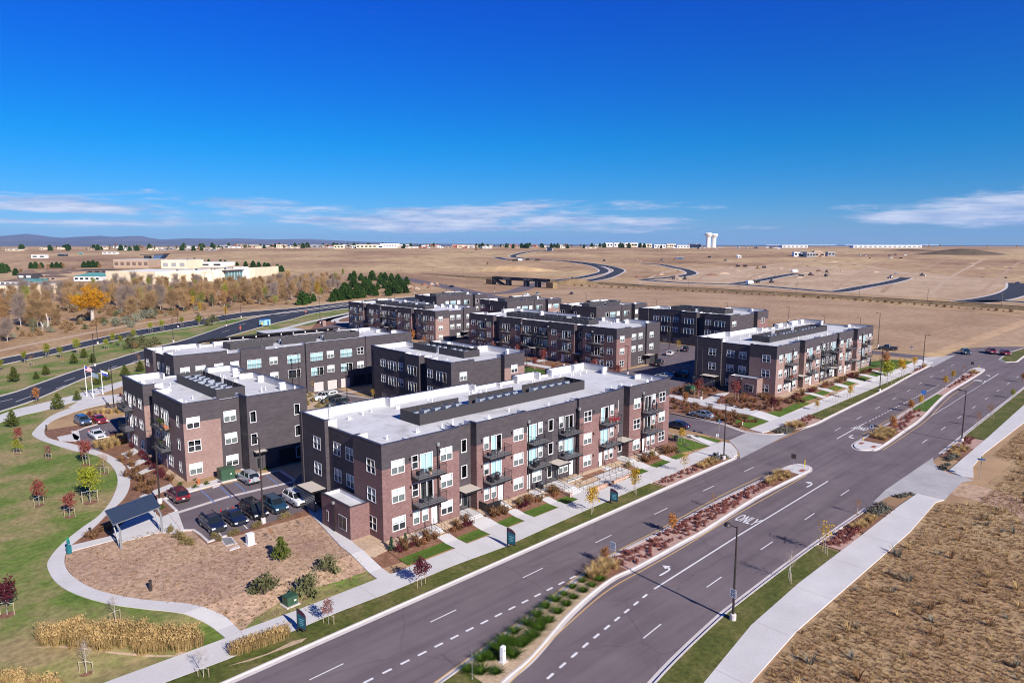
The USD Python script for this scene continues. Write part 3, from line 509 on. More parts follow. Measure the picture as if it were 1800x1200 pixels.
FS = smoothed(WP([(680, 528), (600, 538), (520, 548), (470, 553), (420, 559), (360, 570), (300, 580), (233, 592), (167, 606), (100, 621), (50, 632), (0, 642), (-300, 715)]), k=4)
sheet('arterial_road', Polygon(FN + FS).buffer(0), 0.012, 'new_asphalt'); sheet('kerb', LineString(FN).buffer(0.4, single_sided=True), 0.13, 'curb_concrete', thick=True); sheet('kerb', LineString(FS).buffer(0.4, single_sided=True), 0.13, 'curb_concrete', thick=True)
sheet('verge_lawn', Polygon(FS[::-1] + RN[::-1]).buffer(0), 0.006, 'lawn')
sheet('verge_lawn', Polygon(RS + WP([(0, 733), (120, 699), (220, 669), (330, 642), (330, 615)])).buffer(0), 0.006, 'lawn')
sheet('trail', band(smoothed(WP([(-200, 662), (0, 616), (80, 600), (167, 583), (250, 568), (330, 556), (420, 546), (500, 538), (600, 528)]), k=3), 3.2), 0.012, 'tan_gravel')
sheet('trail', band(smoothed(WP([(0, 570), (40, 560), (80, 553), (110, 541), (130, 535)]), k=3), 2.5), 0.012, 'tan_gravel')
mottled('brush_floor', [(0.3, (.27, .15, .075)), (0.5, (.37, .23, .12)), (0.7, (.44, .30, .165)), (0.85, (.30, .23, .08))], 0.05, detail=7, scale2=0.5, amount2=0.45)
sheet('wooded_ground', Polygon(WP([(-300, 690), (0, 628), (167, 593), (300, 567), (420, 547), (600, 529), (720, 518), (730, 500), (640, 492), (520, 500), (200, 505), (0, 520), (-400, 560)])).buffer(0), 0.005, 'brush_floor')
# side road behind, walks round the clubhouse
sheet('access_road', PG([(548, 579), (600, 568), (645, 561), (760, 560), (760, 575), (690, 590), (640, 580), (600, 585), (560, 590)]), 0.012, 'lot_asphalt')
sheet('footpath', band(smoothed(WP([(470, 585), (520, 572), (560, 562), (610, 551), (640, 545)]), k=4), 3.0), 0.03, 'concrete')
sheet('footpath', band(smoothed(WP([(632, 549), (610, 556), (590, 562), (592, 566), (612, 566), (645, 562)]), k=4), 3.5), 0.034, 'concrete')
sheet('planting_ground', PG([(560, 563), (610, 552), (622, 540), (640, 545), (640, 560), (590, 575), (545, 580)]), 0.006, 'mulch')
sheet('courtyard_walk', unary_union([sbox(103, 129, 112, 176), sbox(112, 118, 148, 121), sbox(112, 139, 148, 141.5), sbox(138, 113, 141, 178), sbox(112, 158, 148, 160)]), 0.03, 'concrete')
sheet('courtyard_lawn', unary_union([sbox(114, 122.5, 136, 137), sbox(114, 143, 136, 156)]), 0.012, 'green_lawn'); sheet('planting_ground', sbox(101, 101.5, 149, 178), 0.006, 'mulch')
sheet('kerb', unary_union([band([(76.5, 146.0), (81.5, 130), (81.3, 103)], 0.3)]), 0.14, 'curb_concrete', thick=True)
sheet('valley_gutter', band(WP([(585, 692), (636, 687)]), 0.9), 0.022, 'curb_concrete')
sheet('court_island', PG([(530, 700), (545, 688), (570, 700), (590, 716), (565, 730), (540, 725)]), 0.05, 'tan_gravel')
for k in range(9): sheet('stall_line', band([(152 + k * 2.7, 101), (152 + k * 2.7, 106)], 0.12), 0.022, 'road_paint')
# far: railway bank, roads of the new estate, graded earth
RAIL = [(-200, 462), (200, 452), (430, 461), (500, 463), (600, 467), (700, 477), (800, 484), (870, 488)]
RAIL2 = [(965, 493), (1060, 497), (1160, 503), (1300, 510), (1500, 521), (1800, 539), (2100, 560)]
mottled('ballast', [(0.3, (.13, .10, .085)), (0.7, (.20, .155, .125))], 0.3); mottled('bank_weeds', [(0.3, (.17, .115, .06)), (0.7, (.28, .19, .10))], 0.08, scale2=0.7)
def bank(name, c, w0, w1, h, mat, top=True):
    l = smoothed([tuple(G(*p, h)[:2]) for p in c], k=5); mb = MB(); P = np.array(l); d = np.gradient(P, axis=0); nrm = np.stack([-d[:, 1], d[:, 0]], 1); nrm /= np.linalg.norm(nrm, axis=1)[:, None]
    row = lambda o, z: np.column_stack([P + nrm * o, np.full(len(P), z)])
    R = [row(-w0, -.4), row(-w1, h), row(w1, h), row(w0, -.4)]; n = len(P)
    for a, b in zip(R, R[1:]):
        i = np.arange(n - 1); mb.add(np.vstack([a, b]), np.vstack([np.stack([i, i + 1, i + 1 + n], 1), np.stack([i, i + 1 + n, i + n], 1)])[:, ::-1])
    obj(name, mb, mat, kind='structure')
    t = MB()
    for o in (-.75, .75):
        r = [row(o - .06, h + .02), row(o - .06, h + .2), row(o + .06, h + .2), row(o + .06, h + .02)]
        for a, b in zip(r, r[1:]):
            i = np.arange(n - 1); t.add(np.vstack([a, b]), np.vstack([np.stack([i, i + 1, i + 1 + n], 1), np.stack([i, i + 1 + n, i + n], 1)]))
    obj('railway_track', t, 'dark_bronze', kind='structure')
plain('rail_dark', (.06, .05, .045), .6)
bank('railway_bank', RAIL, 8, 2.6, 2.6, 'bank_weeds'); bank('railway_bank', RAIL2, 6, 2.6, 1.6, 'bank_weeds')
def estate(pts, w, dz=0.05, walk=True):
    l = smoothed(WP(pts), k=5)
    if walk: sheet('estate_kerb', band(l, w + 4.5), dz, 'curb_concrete')
    sheet('estate_road', band(l, w), dz + .08, 'new_asphalt')
estate([(950, 494), (985, 492), (1020, 488), (1048, 482), (1062, 477), (1056, 471), (1035, 465), (1000, 460), (965, 457), (930, 455), (905, 452), (903, 449), (922, 444), (950, 440), (966, 437), (952, 433.5)], 11)
estate([(1030, 494), (1062, 488), (1082, 480), (1088, 475), (1076, 470), (1050, 465), (1020, 461), (990, 458.5)], 13)
estate([(872, 452), (884, 455), (900, 457)], 14)
estate([(1128, 463), (1160, 465), (1185, 470), (1205, 474), (1216, 480), (1205, 484), (1175, 488), (1128, 491.5)], 11)
estate([(1128, 492), (1200, 497), (1290, 500), (1340, 503), (1400, 508), (1450, 512), (1476, 512), (1520, 504), (1560, 497), (1585, 491), (1592, 488)], 11)
estate([(1290, 499), (1320, 495), (1350, 490), (1375, 485), (1400, 481)], 11)
estate([(1700, 531), (1735, 527), (1765, 521), (1785, 514), (1794, 506), (1792, 498)], 17); estate([(1720, 530), (1760, 529), (1830, 533)], 10)
sheet('dirt_track', band(smoothed(WP([(1250, 492), (1330, 470), (1400, 462), (1500, 464), (1640, 486), (1800, 492)]), k=4), 9), 0.03, 'tan_gravel')
sheet('graded_earth', PG([(1100, 496), (1240, 470), (1420, 466), (1600, 478), (1780, 492), (1720, 528), (1500, 516), (1300, 505)]), 0.02, 'graded')
road('crossroad', [(700, 488), (740, 495), (790, 505), (830, 514), (870, 523), (930, 527)], 16, 'lot_asphalt', 0.03)
road('crossroad', [(800, 512), (860, 516), (905, 512), (930, 503), (950, 497)], 14, 'lot_asphalt', 0.034)
mottled('bare_dirt', [(0.3, (.31, .195, .115)), (0.5, (.39, .255, .155)), (0.7, (.45, .31, .195))], 0.03, detail=8, scale2=0.4, amount2=0.25)
sheet('bare_dirt', PG([(820, 530), (1000, 508), (1200, 512), (1500, 530), (1800, 560), (1800, 606), (1690, 610), (1640, 620), (1540, 606), (1400, 566), (1200, 556), (1000, 545)]), 0.004, 'bare_dirt')
# mound and blue foothills
def hill(name, pxs, top, mat, thick_m, base_z=0.0, dist=None, rough=0.06, n=260, depthrows=9):
    """a long ridge: crest heights follow the skyline seen from the camera point, the body is thick_m deep"""
    xs = np.linspace(pxs[0][0], pxs[-1][0], n); ys = np.interp(xs, [p[0] for p in pxs], [p[1] for p in pxs])
    fb = meshkit.fbm(np.column_stack([xs * .05, xs * 0, xs * 0])) if hasattr(meshkit, 'fbm') else np.zeros(n)
    V = []
    for k in range(depthrows):
        t = k / (depthrows - 1) * 2 - 1
        for i in range(n):
            d = dist + t * thick_m; w = FWD * FPX + RIGHT * (xs[i] - CXP) - UPV * (ys[i] - CYP); q = w / np.linalg.norm(w[:2])
            c = CAM_H + w[2] / np.linalg.norm(w[:2]) * dist
            z = c * (1 - abs(t)) ** .8 * (1 + rough * fb[i] * (1 - abs(t)) * 0) if k else base_z
            if k == depthrows - 1: z = base_z
            nn = meshkit.fbm(np.array([[xs[i] * .06, t * 3.0, 1.7]]))[0] if 0 < k < depthrows - 1 and t != 0 else 0.0
            V.append((q[0] * d, q[1] * d, z + nn * c * .22))
    F = []
    for k in range(depthrows - 1):
        for i in range(n - 1): a = k * n + i; F += [[a, a + 1, a + n + 1], [a, a + n + 1, a + n]]
    return obj(name, (np.array(V), np.array(F)), mat, kind='structure', smooth=True)
mottled('foothills', [(0.3, (.085, .075, .065)), (0.6, (.15, .12, .095)), (0.8, (.20, .155, .12))], 0.0006, detail=8)
mottled('mound_soil', [(0.3, (.075, .055, .035)), (0.7, (.13, .095, .06))], 0.05, detail=7, scale2=0.4)
hill('hills', [(-300, 420), (-100, 416), (0, 415), (25, 413), (45, 411), (65, 413), (95, 417), (110, 418), (140, 416), (175, 414.5), (200, 416.5), (230, 415), (250, 415), (262, 418), (285, 421), (330, 419), (380, 420), (420, 419), (470, 421), (540, 420), (620, 424), (700, 427)], None, 'foothills', 3500, dist=24000.0)
hill('hills', [(-300, 425), (0, 424), (100, 425), (200, 423), (300, 425), (420, 424), (520, 426), (700, 428), (900, 429), (1100, 430), (1300, 431), (1500, 431.5), (1800, 431)], None, 'foothills', 2500, dist=18000.0)

# ------------------------------------------------------------------ apartment blocks
ZF = (0.05, 3.5, 6.95)      # floors
KIND = {  # width, height, sill above the floor
 'W': (1.86, 1.70, 0.80), 'N': (0.95, 1.70, 0.80), 'S': (0.98, 1.75, 0.75), 'L': (1.92, 2.35, 0.10), 'J': (3.15, 2.0, 0.45), 'P': (2.0, 1.7, 0.8), 'D': (1.0, 2.2, 0.06), 'V': (0.95, 2.2, 0.06), 'G': (2.5, 2.25, 0.05), 'H': (3.6, 2.55, 0.0), 'O': (0.55, 1.3, 1.0)}
BALCONIES = {}
class Wall:
    def __init__(s, p0, p1):
        s.p0, s.p1 = np.array([*p0, 0.0]), np.array([*p1, 0.0]); s.L = float(np.linalg.norm(s.p1 - s.p0)); s.u = (s.p1 - s.p0) / s.L; s.n = np.array([s.u[1], -s.u[0], 0.0])
    def P(s, a, z, d=0.0): return s.p0 + s.u * a + s.n * d + ZUP * z
def window(B, w, kind, a, z, rng, detail):
    """opening at a..a+width along the wall, sill at z: frame, panes, blinds as sub-parts"""
    ww, hh, _ = KIND[kind]; t = B['thing']; o = w.p0
    bx = lambda m, s0, s1, z0, z1, d0, d1: m.obox(o, w.u, w.n, a + s0, a + s1, z + z0, z + z1, d0, d1)
    q = lambda m, s0, s1, z0, z1, d: m.quad(w.P(a + s0, z + z0, d), w.P(a + s1, z + z0, d), w.P(a + s1, z + z1, d), w.P(a + s0, z + z1, d))
    if kind == 'H': return
    if kind == 'G':
        g = MB()
        for k in range(4): bx(g, 0.03, ww - .03, .02 + k * .55, .02 + k * .55 + .53, -.16, -.10)
        obj('garage_door', g, 'garage_door' if B['garage_lit'] else 'garage_dark', t); return  # unlit garage sides take the door colour with shade painted in
    if kind in 'DV':
        g = MB(); bx(g, .04, ww - .04, .02, hh - .04, -.14, -.08)
        d = obj('door', g, 'white_door' if kind == 'V' else 'grey_door', t)
        if kind == 'D' and detail > 1:
            g = MB(); bx(g, .22, ww - .22, .35, hh - .3, -.085, -.074); obj('door_glass', g, 'dark_glass', d)
        return
    p = sub(t, {'L': 'sliding_door', 'J': 'french_balcony_door', 'S': 'stair_window'}.get(kind, 'window'))
    f = MB(); b = .075
    for s0, s1, z0, z1 in ((0, ww, 0, b), (0, ww, hh - b, hh), (0, b, b, hh - b), (ww - b, ww, b, hh - b)): bx(f, s0, s1, z0, z1, -.12, .025)
    half = kind in 'WNP'
    if kind == 'W': bx(f, ww / 2 - .05, ww / 2 + .05, b, hh - b, -.12, .02)
    if kind == 'P': bx(f, ww * .68, ww * .68 + .08, b, hh - b, -.12, .02)
    if kind == 'L': bx(f, ww / 2 - .04, ww / 2 + .04, b, hh - b, -.12, .02)
    if kind == 'J':
        for c in (.32, .66): bx(f, ww * c - .04, ww * c + .04, b, hh - b, -.12, .02)
    if half and detail > 0: bx(f, b, ww - b, hh * .5 - .035, hh * .5 + .035, -.10, .012)
    obj('frame', f, 'white_frame', p)
    obj('pane', q(MB(), b, ww - b, b, hh - b, -.065), 'window_glass', p)
    r = rng.random(); stair = kind == 'S'
    if not stair and r < .86:
        lowz = b if r < .72 else hh * rng.uniform(.2, .55)
        if kind in 'LJ': obj('curtain', q(MB(), b, ww * (1 if r < .6 else .55) - b * .5, b, hh - b, -.17), 'curtain_blue', p)
        else: obj('blind', q(MB(), b, ww - b, lowz, hh - b, -.16), 'blind', p)
    if half and detail > 0: obj('insect_screen', q(MB(), b, ww - b, b, hh * .5, -.045), 'insect_screen', p)
    if kind == 'J':
        g = MB()
        for zz in (.02, .95): bx(g, -.1, ww + .1, zz, zz + .05, .10, .15)
        for s in np.arange(-.1, ww + .12, .16): bx(g, s, s + .022, .05, .95, .115, .137)
        obj('guard_rail', g, 'black_metal', p)
def rail(m, pts, h=1.07, step=.13, posts=True):
    """guard rail along a run of points: top and bottom rails, balusters, posts"""
    for a, b in zip(pts, pts[1:]):
        a, b = np.array(a, float), np.array(b, float); L = np.linalg.norm((b - a)[:2]); n = max(1, int(L / step))
        m.tube(a + ZUP * h, b + ZUP * h, .028, n=4); m.tube(a + ZUP * .12, b + ZUP * .12, .018, n=4)
        for k in range(n + 1):
            c = a + (b - a) * k / n
            m.tube(c + ZUP * .12, c + ZUP * h, .0085, n=3, cap=False)
        for c in (a, b) if L < 1.9 else [a + (b - a) * k / max(1, round(L / 1.3)) for k in range(max(1, round(L / 1.3)) + 1)]: m.tube(c, c + ZUP * h, .026, n=4)
def balcony(B, w, a0, a1, z, dep=1.55, solid=False):
    t = B['thing']; o = w.p0; p = sub(t, 'balcony')
    m = MB().obox(o, w.u, w.n, a0, a1, z - .24, z - .04, .01, dep); obj('slab', m, 'black_metal', p)
    m = MB().obox(o, w.u, w.n, a0 + .04, a1 - .04, z - .04, z, .02, dep - .04); obj('deck', m, 'deck_boards', p)
    m = MB(); P = [w.P(a0 + .05, z, .05), w.P(a0 + .05, z, dep - .06), w.P(a1 - .05, z, dep - .06), w.P(a1 - .05, z, .05)]; rail(m, P, step=.13 if B['detail'] > 1 else .26); obj('railing', m, 'black_metal', p)
    BALCONIES.setdefault(B['key'], []).append((w.P((a0 + a1) / 2, z, dep * .5), w.P(a0, z, 0), w.u, w.n, a1 - a0, dep))
def canopy(B, w, a0, a1, z, dep):
    m = MB().obox(w.p0, w.u, w.n, a0, a1, z, z + .22, .01, dep); p = obj('canopy', m, 'black_metal', B['thing'])
    obj('canopy_roof', MB().obox(w.p0, w.u, w.n, a0 + .06, a1 - .06, z + .22, z + .25, .02, dep - .06), 'canopy_top', p)
def block(name, label, key, loc, rz, mods_front, mods_back, ends, L, D, brick, sc=1.0, detail=1, garage_lit=False, show=('f', 'l', 'r'), screen=None, seed=1, group=None):
    """mods_*: (x0, x1, inset, top, skin, items); ends: {'l': [...], 'r': [...]} with positions from the front; items: (kind, position, floors)"""
    rng = random.Random(seed); t = thing(name, label, 'apartment building', loc, rz, group, sc)
    B = dict(thing=t, garage_lit=garage_lit, detail=detail, key=key)
    skinm = {'b': brick, 'd': 'siding'}; walls = {}; wall_of = lambda mt, sd: walls.setdefault((mt, sd), MB()); inner = MB()
    # footprint: strips of the front and back modules, bitten by the insets of the ends
    foot = sbox(0, 0, L, D); rects = []
    for x0, x1, ins, top, sk, it in mods_front:
        if ins > 0: foot = foot.difference(sbox(x0, -1, x1, ins))
        elif ins < 0: foot = foot.union(sbox(x0, ins, x1, 1))
        rects.append((sbox(x0, ins - .01, x1, D / 2), top))
    for x0, x1, ins, top, sk, it in mods_back:
        if ins > 0: foot = foot.difference(sbox(x0, D - ins, x1, D + 1))
        elif ins < 0: foot = foot.union(sbox(x0, D - 1, x1, D - ins))
        rects.append((sbox(x0, D / 2, x1, D - ins + .01), top))
    erects = []
    for side, ml in ends.items():
        for y0, y1, ins, top, sk, it in ml:
            bx = sbox(-5, y0, ins, y1) if side == 'l' else sbox(L - ins, y0, L + 5, y1)
            if ins > 0: foot = foot.difference(bx)
            elif ins < 0: foot = foot.union(sbox(ins, y0, 1, y1) if side == 'l' else sbox(L - 1, y0, L - ins, y1))
            e = sbox(ins - .01, y0, 4.0, y1) if side == 'l' else sbox(L - 4.0, y0, L - ins + .01, y1); erects.append((e, top))
    foot = max(geoms(foot.buffer(0)), key=lambda g: g.area).simplify(0.005); deck = 10.72
    def segs(side):
        return {'f': mods_front, 'b': mods_back}.get(side) or ends[side]
    ring = np.array(foot.exterior.coords)[:-1]
    if not foot.exterior.is_ccw: ring = ring[::-1]
    for k in range(len(ring)):
        p0, p1 = ring[k], ring[(k + 1) % len(ring)]
        if np.linalg.norm(p1 - p0) < .02: continue
        w = Wall(p0, p1); mid = (p0 + p1) / 2; nx, ny = w.n[0], w.n[1]
        # which list of modules does this face belong to?
        cand = []
        if ny < -.5 and mid[1] < D * .35: cand = [('f', m) for m in mods_front]
        elif ny > .5 and mid[1] > D * .65: cand = [('b', m) for m in mods_back]
        elif nx < -.5 and mid[0] < L * .2: cand = [('l', m) for m in ends['l']]
        elif nx > .5 and mid[0] > L * .8: cand = [('r', m) for m in ends['r']]
        # cut the face at module borders
        ax = 0 if abs(ny) > .5 else 1; lo, hi = sorted((p0[ax], p1[ax])); cuts = [lo]
        for sd, m in cand:
            for e in m[:2]:
                if lo + .05 < e < hi - .05: cuts.append(e)
        cuts = sorted(set(cuts)) + [hi]
        for c0, c1 in zip(cuts, cuts[1:]):
            mm = [(sd, m) for sd, m in cand if m[0] - .05 <= (c0 + c1) / 2 <= m[1] + .05]
            a0, a1 = sorted(((c0 - p0[ax]) * w.u[ax], (c1 - p0[ax]) * w.u[ax])); holes = []; full = (c1 - c0) > .6
            if mm:
                sd, m = mm[0]; top, sk, items = m[3], m[4], m[5]
                ww = Wall(w.P(a0, 0)[:2], w.P(a1, 0)[:2])
                if sd in show and full:
                    for it in items:
                        kd, pos, fl = it[:3]; wd, hh, sill = KIND[kd]
                        s = (pos - ww.p0[ax]) * ww.u[ax]; s = s if ww.u[ax] > 0 else s - wd
                        if s < -.01 or s + wd > ww.L + .01: continue
                        for f in fl:
                            z = ZF[f] + sill; holes.append((s, s + wd, z, z + hh, kd)); window(B, ww, kd, s, z, rng, detail)
                            ex = it[3] if len(it) > 3 else None
                            if ex and f > 0: balcony(B, ww, *sorted(((ex[0] - ww.p0[ax]) * ww.u[ax], (ex[1] - ww.p0[ax]) * ww.u[ax])), ZF[f])
            else:
                pt = Point((p0 + p1) / 2 - w.n[:2] * .3)
                tops = [tp for r, tp in erects + rects if r.contains(pt)] or [11.5]; top, sk = max(tops), 'd'
                near = [m for m in mods_front + mods_back + ends['l'] + ends['r'] if m[4] != 'd']
                sk = 'b' if near and mid[1] < D * .3 and brick and abs(nx) > .5 and any(abs(mid[0] - e) < .4 for m in mods_front if m[4] == 'b' for e in m[:2]) else 'd'
                ww = Wall(w.P(a0, 0)[:2], w.P(a1, 0)[:2])
            sk_side = (mm[0][0], round(mm[0][1][0])) if mm else ('x', k)
            zb = 8.62 if sk == 'b' else (0.0 if sk == 'd' else float(sk))
            S = sorted({0.0, ww.L, *(h for q in holes for h in q[:2])}); Zs = sorted({0.0, top, min(zb, top), *(h for q in holes for h in q[2:4])})
            for s0, s1 in zip(S, S[1:]):
                for z0, z1 in zip(Zs, Zs[1:]):
                    if s1 - s0 < 1e-4 or z1 - z0 < 1e-4: continue
                    cs, cz = (s0 + s1) / 2, (z0 + z1) / 2
                    if any(q[0] < cs < q[1] and q[2] < cz < q[3] for q in holes): continue
                    wall_of(brick if cz < zb else 'siding', sk_side if cz < zb else 0).quad(ww.P(s0, z0), ww.P(s1, z0), ww.P(s1, z1), ww.P(s0, z1))
            for h in holes:
                m_ = wall_of(brick if (h[2] + h[3]) / 2 < zb else 'siding', sk_side if (h[2] + h[3]) / 2 < zb else 0); d = -.2 if h[4] != 'H' else -3.2
                c = [(h[0], h[2]), (h[1], h[2]), (h[1], h[3]), (h[0], h[3])]
                for (sa, za), (sb, zb_) in zip(c, c[1:] + c[:1]): m_.quad(ww.P(sa, za), ww.P(sa, za, d), ww.P(sb, zb_, d), ww.P(sb, zb_))
                if h[4] == 'H': inner.quad(ww.P(h[0], h[2], d), ww.P(h[1], h[2], d), ww.P(h[1], h[3], d), ww.P(h[0], h[3], d))  # back of the open bay coloured near-black for the shade under the overhang
            if zb == 8.62 and full and sk == 'b':
                obj('stone_band', MB().obox(ww.p0, ww.u, ww.n, 0, ww.L, 8.60, 8.70, -.02, .03), 'coping', t) if detail > 0 and not any(h[2] < 8.7 and h[3] > 8.6 for h in holes) else None
    for (k, _), m in walls.items(): obj('brick_wall' if 'brick' in k else 'wall', m, k, t)
    inr = foot.buffer(-.85, join_style='mitre'); inner.skirt(inr, 0, 10.4); obj('rooms', inner, 'room_dark', t)  # near-black shell inside the walls, its colour stands in for unlit interiors
    # roof: membrane deck, parapets stepped by module, dark coping
    obj('roof', MB().poly(foot.buffer(-.05, join_style='mitre'), deck), 'roof_membrane', t)
    par, cop = MB(), MB(); edge = foot.difference(foot.buffer(-.30, join_style='mitre')); near = foot.difference(foot.buffer(-1.3, join_style='mitre'))
    used = Polygon()
    for r, top in erects + rects:
        r = r.intersection(foot).difference(used); used = used.union(r)
        rim = r.difference(r.buffer(-.28, join_style='mitre')).intersection(near)
        high = [1 for r2, t2 in erects + rects if t2 < top - .05]
        q = rim if high else rim.intersection(edge)
        q = q.intersection(foot.buffer(-.02, join_style='mitre'))
        if top < 11.3: q = q.intersection(edge)
        par.skirt(q, deck - .05, top); par.poly(q, top); 
        c = r.intersection(edge).buffer(0.03, join_style='mitre'); cop.prism(c, top + .004, top + .06)
    obj('parapet', par, 'roof_membrane', t); obj('coping', cop, 'coping', t)
    # screened plant and pipes on the roof
    units = []
    if screen:
        x0, y0, x1, y1, bays, axis = screen; m = MB(); hz = deck + 1.55
        def fence(a, b):
            a, b = np.array(a), np.array(b); Ln = np.linalg.norm(b - a); u = (b - a) / Ln; w = Wall(a, b)
            for k in range(8): m.obox(w.p0, w.u, w.n, 0, Ln, deck + .10 + k * .18, deck + .265 + k * .18, -.03, .03)
            for s in np.arange(0, Ln + .01, 2.4): m.obox(w.p0, w.u, w.n, max(0, s - .05), min(Ln, s + .05), deck, hz, -.09, -.032)
        fence((x0, y0), (x1, y0)); fence((x1, y0), (x1, y1)); fence((x0, y1), (x0, y0))
        gaps = [(0, 1)] if bays == 1 else [(k / bays + (.03 if k else 0), (k + 1) / bays - (.03 if k < bays - 1 else 0)) for k in range(bays)]
        for a, b in gaps: fence((x1 + (x0 - x1) * a, y1), (x1 + (x0 - x1) * b, y1))
        obj('plant_screen', m, 'screen_metal', t)
        for a, b in gaps:
            n = max(3, int((b - a) * (x1 - x0) / 1.75)); 
            for k in range(n):
                for yy in ((y0 + y1) / 2 - .85, (y0 + y1) / 2 + .8): units.append((x1 + (x0 - x1) * (a + (b - a) * (.14 + .74 * k / max(1, n - 1))), yy, deck))
    inset = foot.buffer(-1.0)
    for k in range(int(foot.area / 26)):
        a = rng.random(); x = rng.uniform(1, L - 1); y = rng.choice((rng.uniform(1.2, 4.5), rng.uniform(D - 5, D - 1.2)))
        if not inset.contains(Point(x, y)) or (screen and screen[0] - 1 < x < screen[2] + 1 and screen[1] - .6 < y < screen[3] + .6): continue
        h = rng.choice((.35, .5, .8)); v = MB().lathe((x, y, deck), [(.17, 0), (.10, .06), (.07, .1), (.07, h), (.10, h + .01), (.10, h + .07), (.02, h + .09)], 7)
        if a < .3: v.cbox((x + .35, y + .1, deck + .10), (.45, .18, .2)).tube((x + .35, y + .1, deck + .1), (x + .35, y + .1, deck + .55), .03, n=4)
        obj('vent_pipe', v, 'vent_white', t)
    return t, units
def mir(items, L):
    return [(k, L - p - KIND[k][0], f) + (((L - ex[0][1], L - ex[0][0]),) if ex else ()) for k, p, f, *ex in items]
LL, LD = 58.3, 19.3
m1 = [('W', 1.25, (0, 1, 2)), ('N', 4.15, (1, 2)), ('L', 5.35, (1, 2), (4.0, 8.25)), ('N', 4.2, (0,)), ('N', 5.5, (0,)), ('V', 6.95, (0,)), ('W', 8.42, (0, 1, 2))]
s1 = [('S', 12.7, (1, 2)), ('S', 11.7, (0,)), ('D', 12.9, (0,))]
m2 = [('N', 15.5, (1, 2)), ('L', 16.8, (1, 2), (15.3, 19.2)), ('N', 15.5, (0,)), ('N', 16.75, (0,)), ('V', 18.1, (0,)), ('W', 20.9, (0, 1, 2))]
m3 = [('L', 23.95, (1, 2), (23.7, 27.4)), ('N', 26.1, (1, 2)), ('S', 28.3, (1, 2)), ('N', 30.5, (1, 2)), ('L', 31.75, (1, 2), (30.3, 34.2)), ('V', 23.75, (0,)), ('W', 25.0, (0,)), ('S', 28.1, (0,)), ('D', 29.3, (0,)), ('N', 30.5, (0,)), ('N', 31.6, (0,)), ('V', 32.9, (0,))]
FRONT = [(0, 11.4, 0, 11.55, 'b', m1), (11.4, 14.3, 1.2, 11.25, 'd', s1), (14.3, 23.5, 0, 11.55, 'b', m2), (23.5, 34.4, .45, 11.3, 'd', m3),
         (34.4, 43.9, 0, 11.55, 'b', mir(m2, LL)[::-1]), (43.9, 46.9, 1.2, 11.25, 'd', mir(s1, LL)), (46.9, LL, 0, 11.55, 'b', mir(m1, LL))]
e_items = [[('W', 1.4, (0, 1, 2))], [('W', 7.2, (1, 2)), ('W', 10.2, (0, 1, 2))], [('W', 14.5, (1, 2)), ('H', 15.0, (0,))]]
END = [(0, 6.2, 0, 11.55, 'b', e_items[0]), (6.2, 13.2, .6, 11.1, 'd', e_items[1]), (13.2, LD, .1, 11.95, 'd', e_items[2])]
bk = lambda x, x0=44.7: LL - (x - x0)
back_items = {0: [('W', 46.0, (1, 2)), ('P', 49.0, (1, 2)), ('W', 52.8, (1, 2))], 1: [('W', 56.3, (1, 2))], 2: [('J', 59.8, (1, 2))], 3: [('W', 65.0, (1, 2))], 4: [('J', 69.2, (1, 2)), ('G', 71.6, (0,))],
              5: [('J', 74.6, (1, 2)), ('W', 78.8, (1, 2)), ('J', 82.4, (1, 2)), ('W', 86.9, (1, 2)), ('G', 75.2, (0,)), ('G', 78.75, (0,)), ('G', 82.3, (0,)), ('H', 85.6, (0,))], 6: [('W', 91.1, (1, 2)), ('W', 95.0, (1, 2)), ('J', 98.6, (1, 2)), ('H', 89.5, (0,)), ('H', 93.3, (0,)), ('H', 97.1, (0,))]}
bedge = [44.7, 55.6, 58.5, 64.1, 67.9, 73.5, 89.3, 44.7 + LL]
BACK = [(bk(bedge[i + 1]), bk(bedge[i]), (0, .35, 0, .25, .3, -.3, -.6)[i], (11.95, 11.15, 11.9, 11.2, 11.3, 11.8, 11.95)[i], 'd', [(k, bk(p) - KIND[k][0], f) for k, p, f in back_items[i]]) for i in range(7)][::-1]
SL_, SD = 28.0, 18.0
sf = [[('N', 1.0, (0, 1, 2)), ('L', 3.0, (1, 2), (1.6, 5.6)), ('N', 6.0, (1, 2)), ('W', 8.6, (0, 1, 2)), ('V', 3.2, (0,)), ('W', 4.6, (0,))], [('S', 12.3, (1, 2)), ('D', 12.3, (0,))],
      [('W', 15.0, (0, 1, 2)), ('N', 18.2, (1, 2)), ('L', 19.6, (1, 2), (17.6, 22.2)), ('V', 19.2, (0,)), ('W', 20.6, (0,)), ('N', 25.2, (0, 1, 2))]]
SFRONT = [(0, 11.6, -.6, 11.95, 'b', sf[0]), (11.6, 14.2, 1.2, 11.25, 'd', sf[1]), (14.2, SL_, 0, 11.55, 'b', sf[2])]
sr = [[('W', .45, (0, 1, 2))], [('W', 5.9, (0, 1, 2))], [('S', 8.7, (1, 2)), ('S', 15.75, (0, 1, 2)), ('D', 9.3, (0,)), ('H', 13.0, (0,))]]
SRIGHT = [(0, 5.3, 0, 11.55, 'b', sr[0]), (5.3, 8.3, .35, 11.2, 'd', sr[1]), (8.3, SD, -2.5, 11.75, 'd', sr[2])]
SLEFT = [(0, 5.8, -.9, 11.75, '8.95', [('W', 2.1, (0, 1, 2))]), (5.8, 13.2, .25, 11.0, 'd', []), (13.2, SD, 0, 11.6, 'd', [('W', 15.2, (1, 2))])]
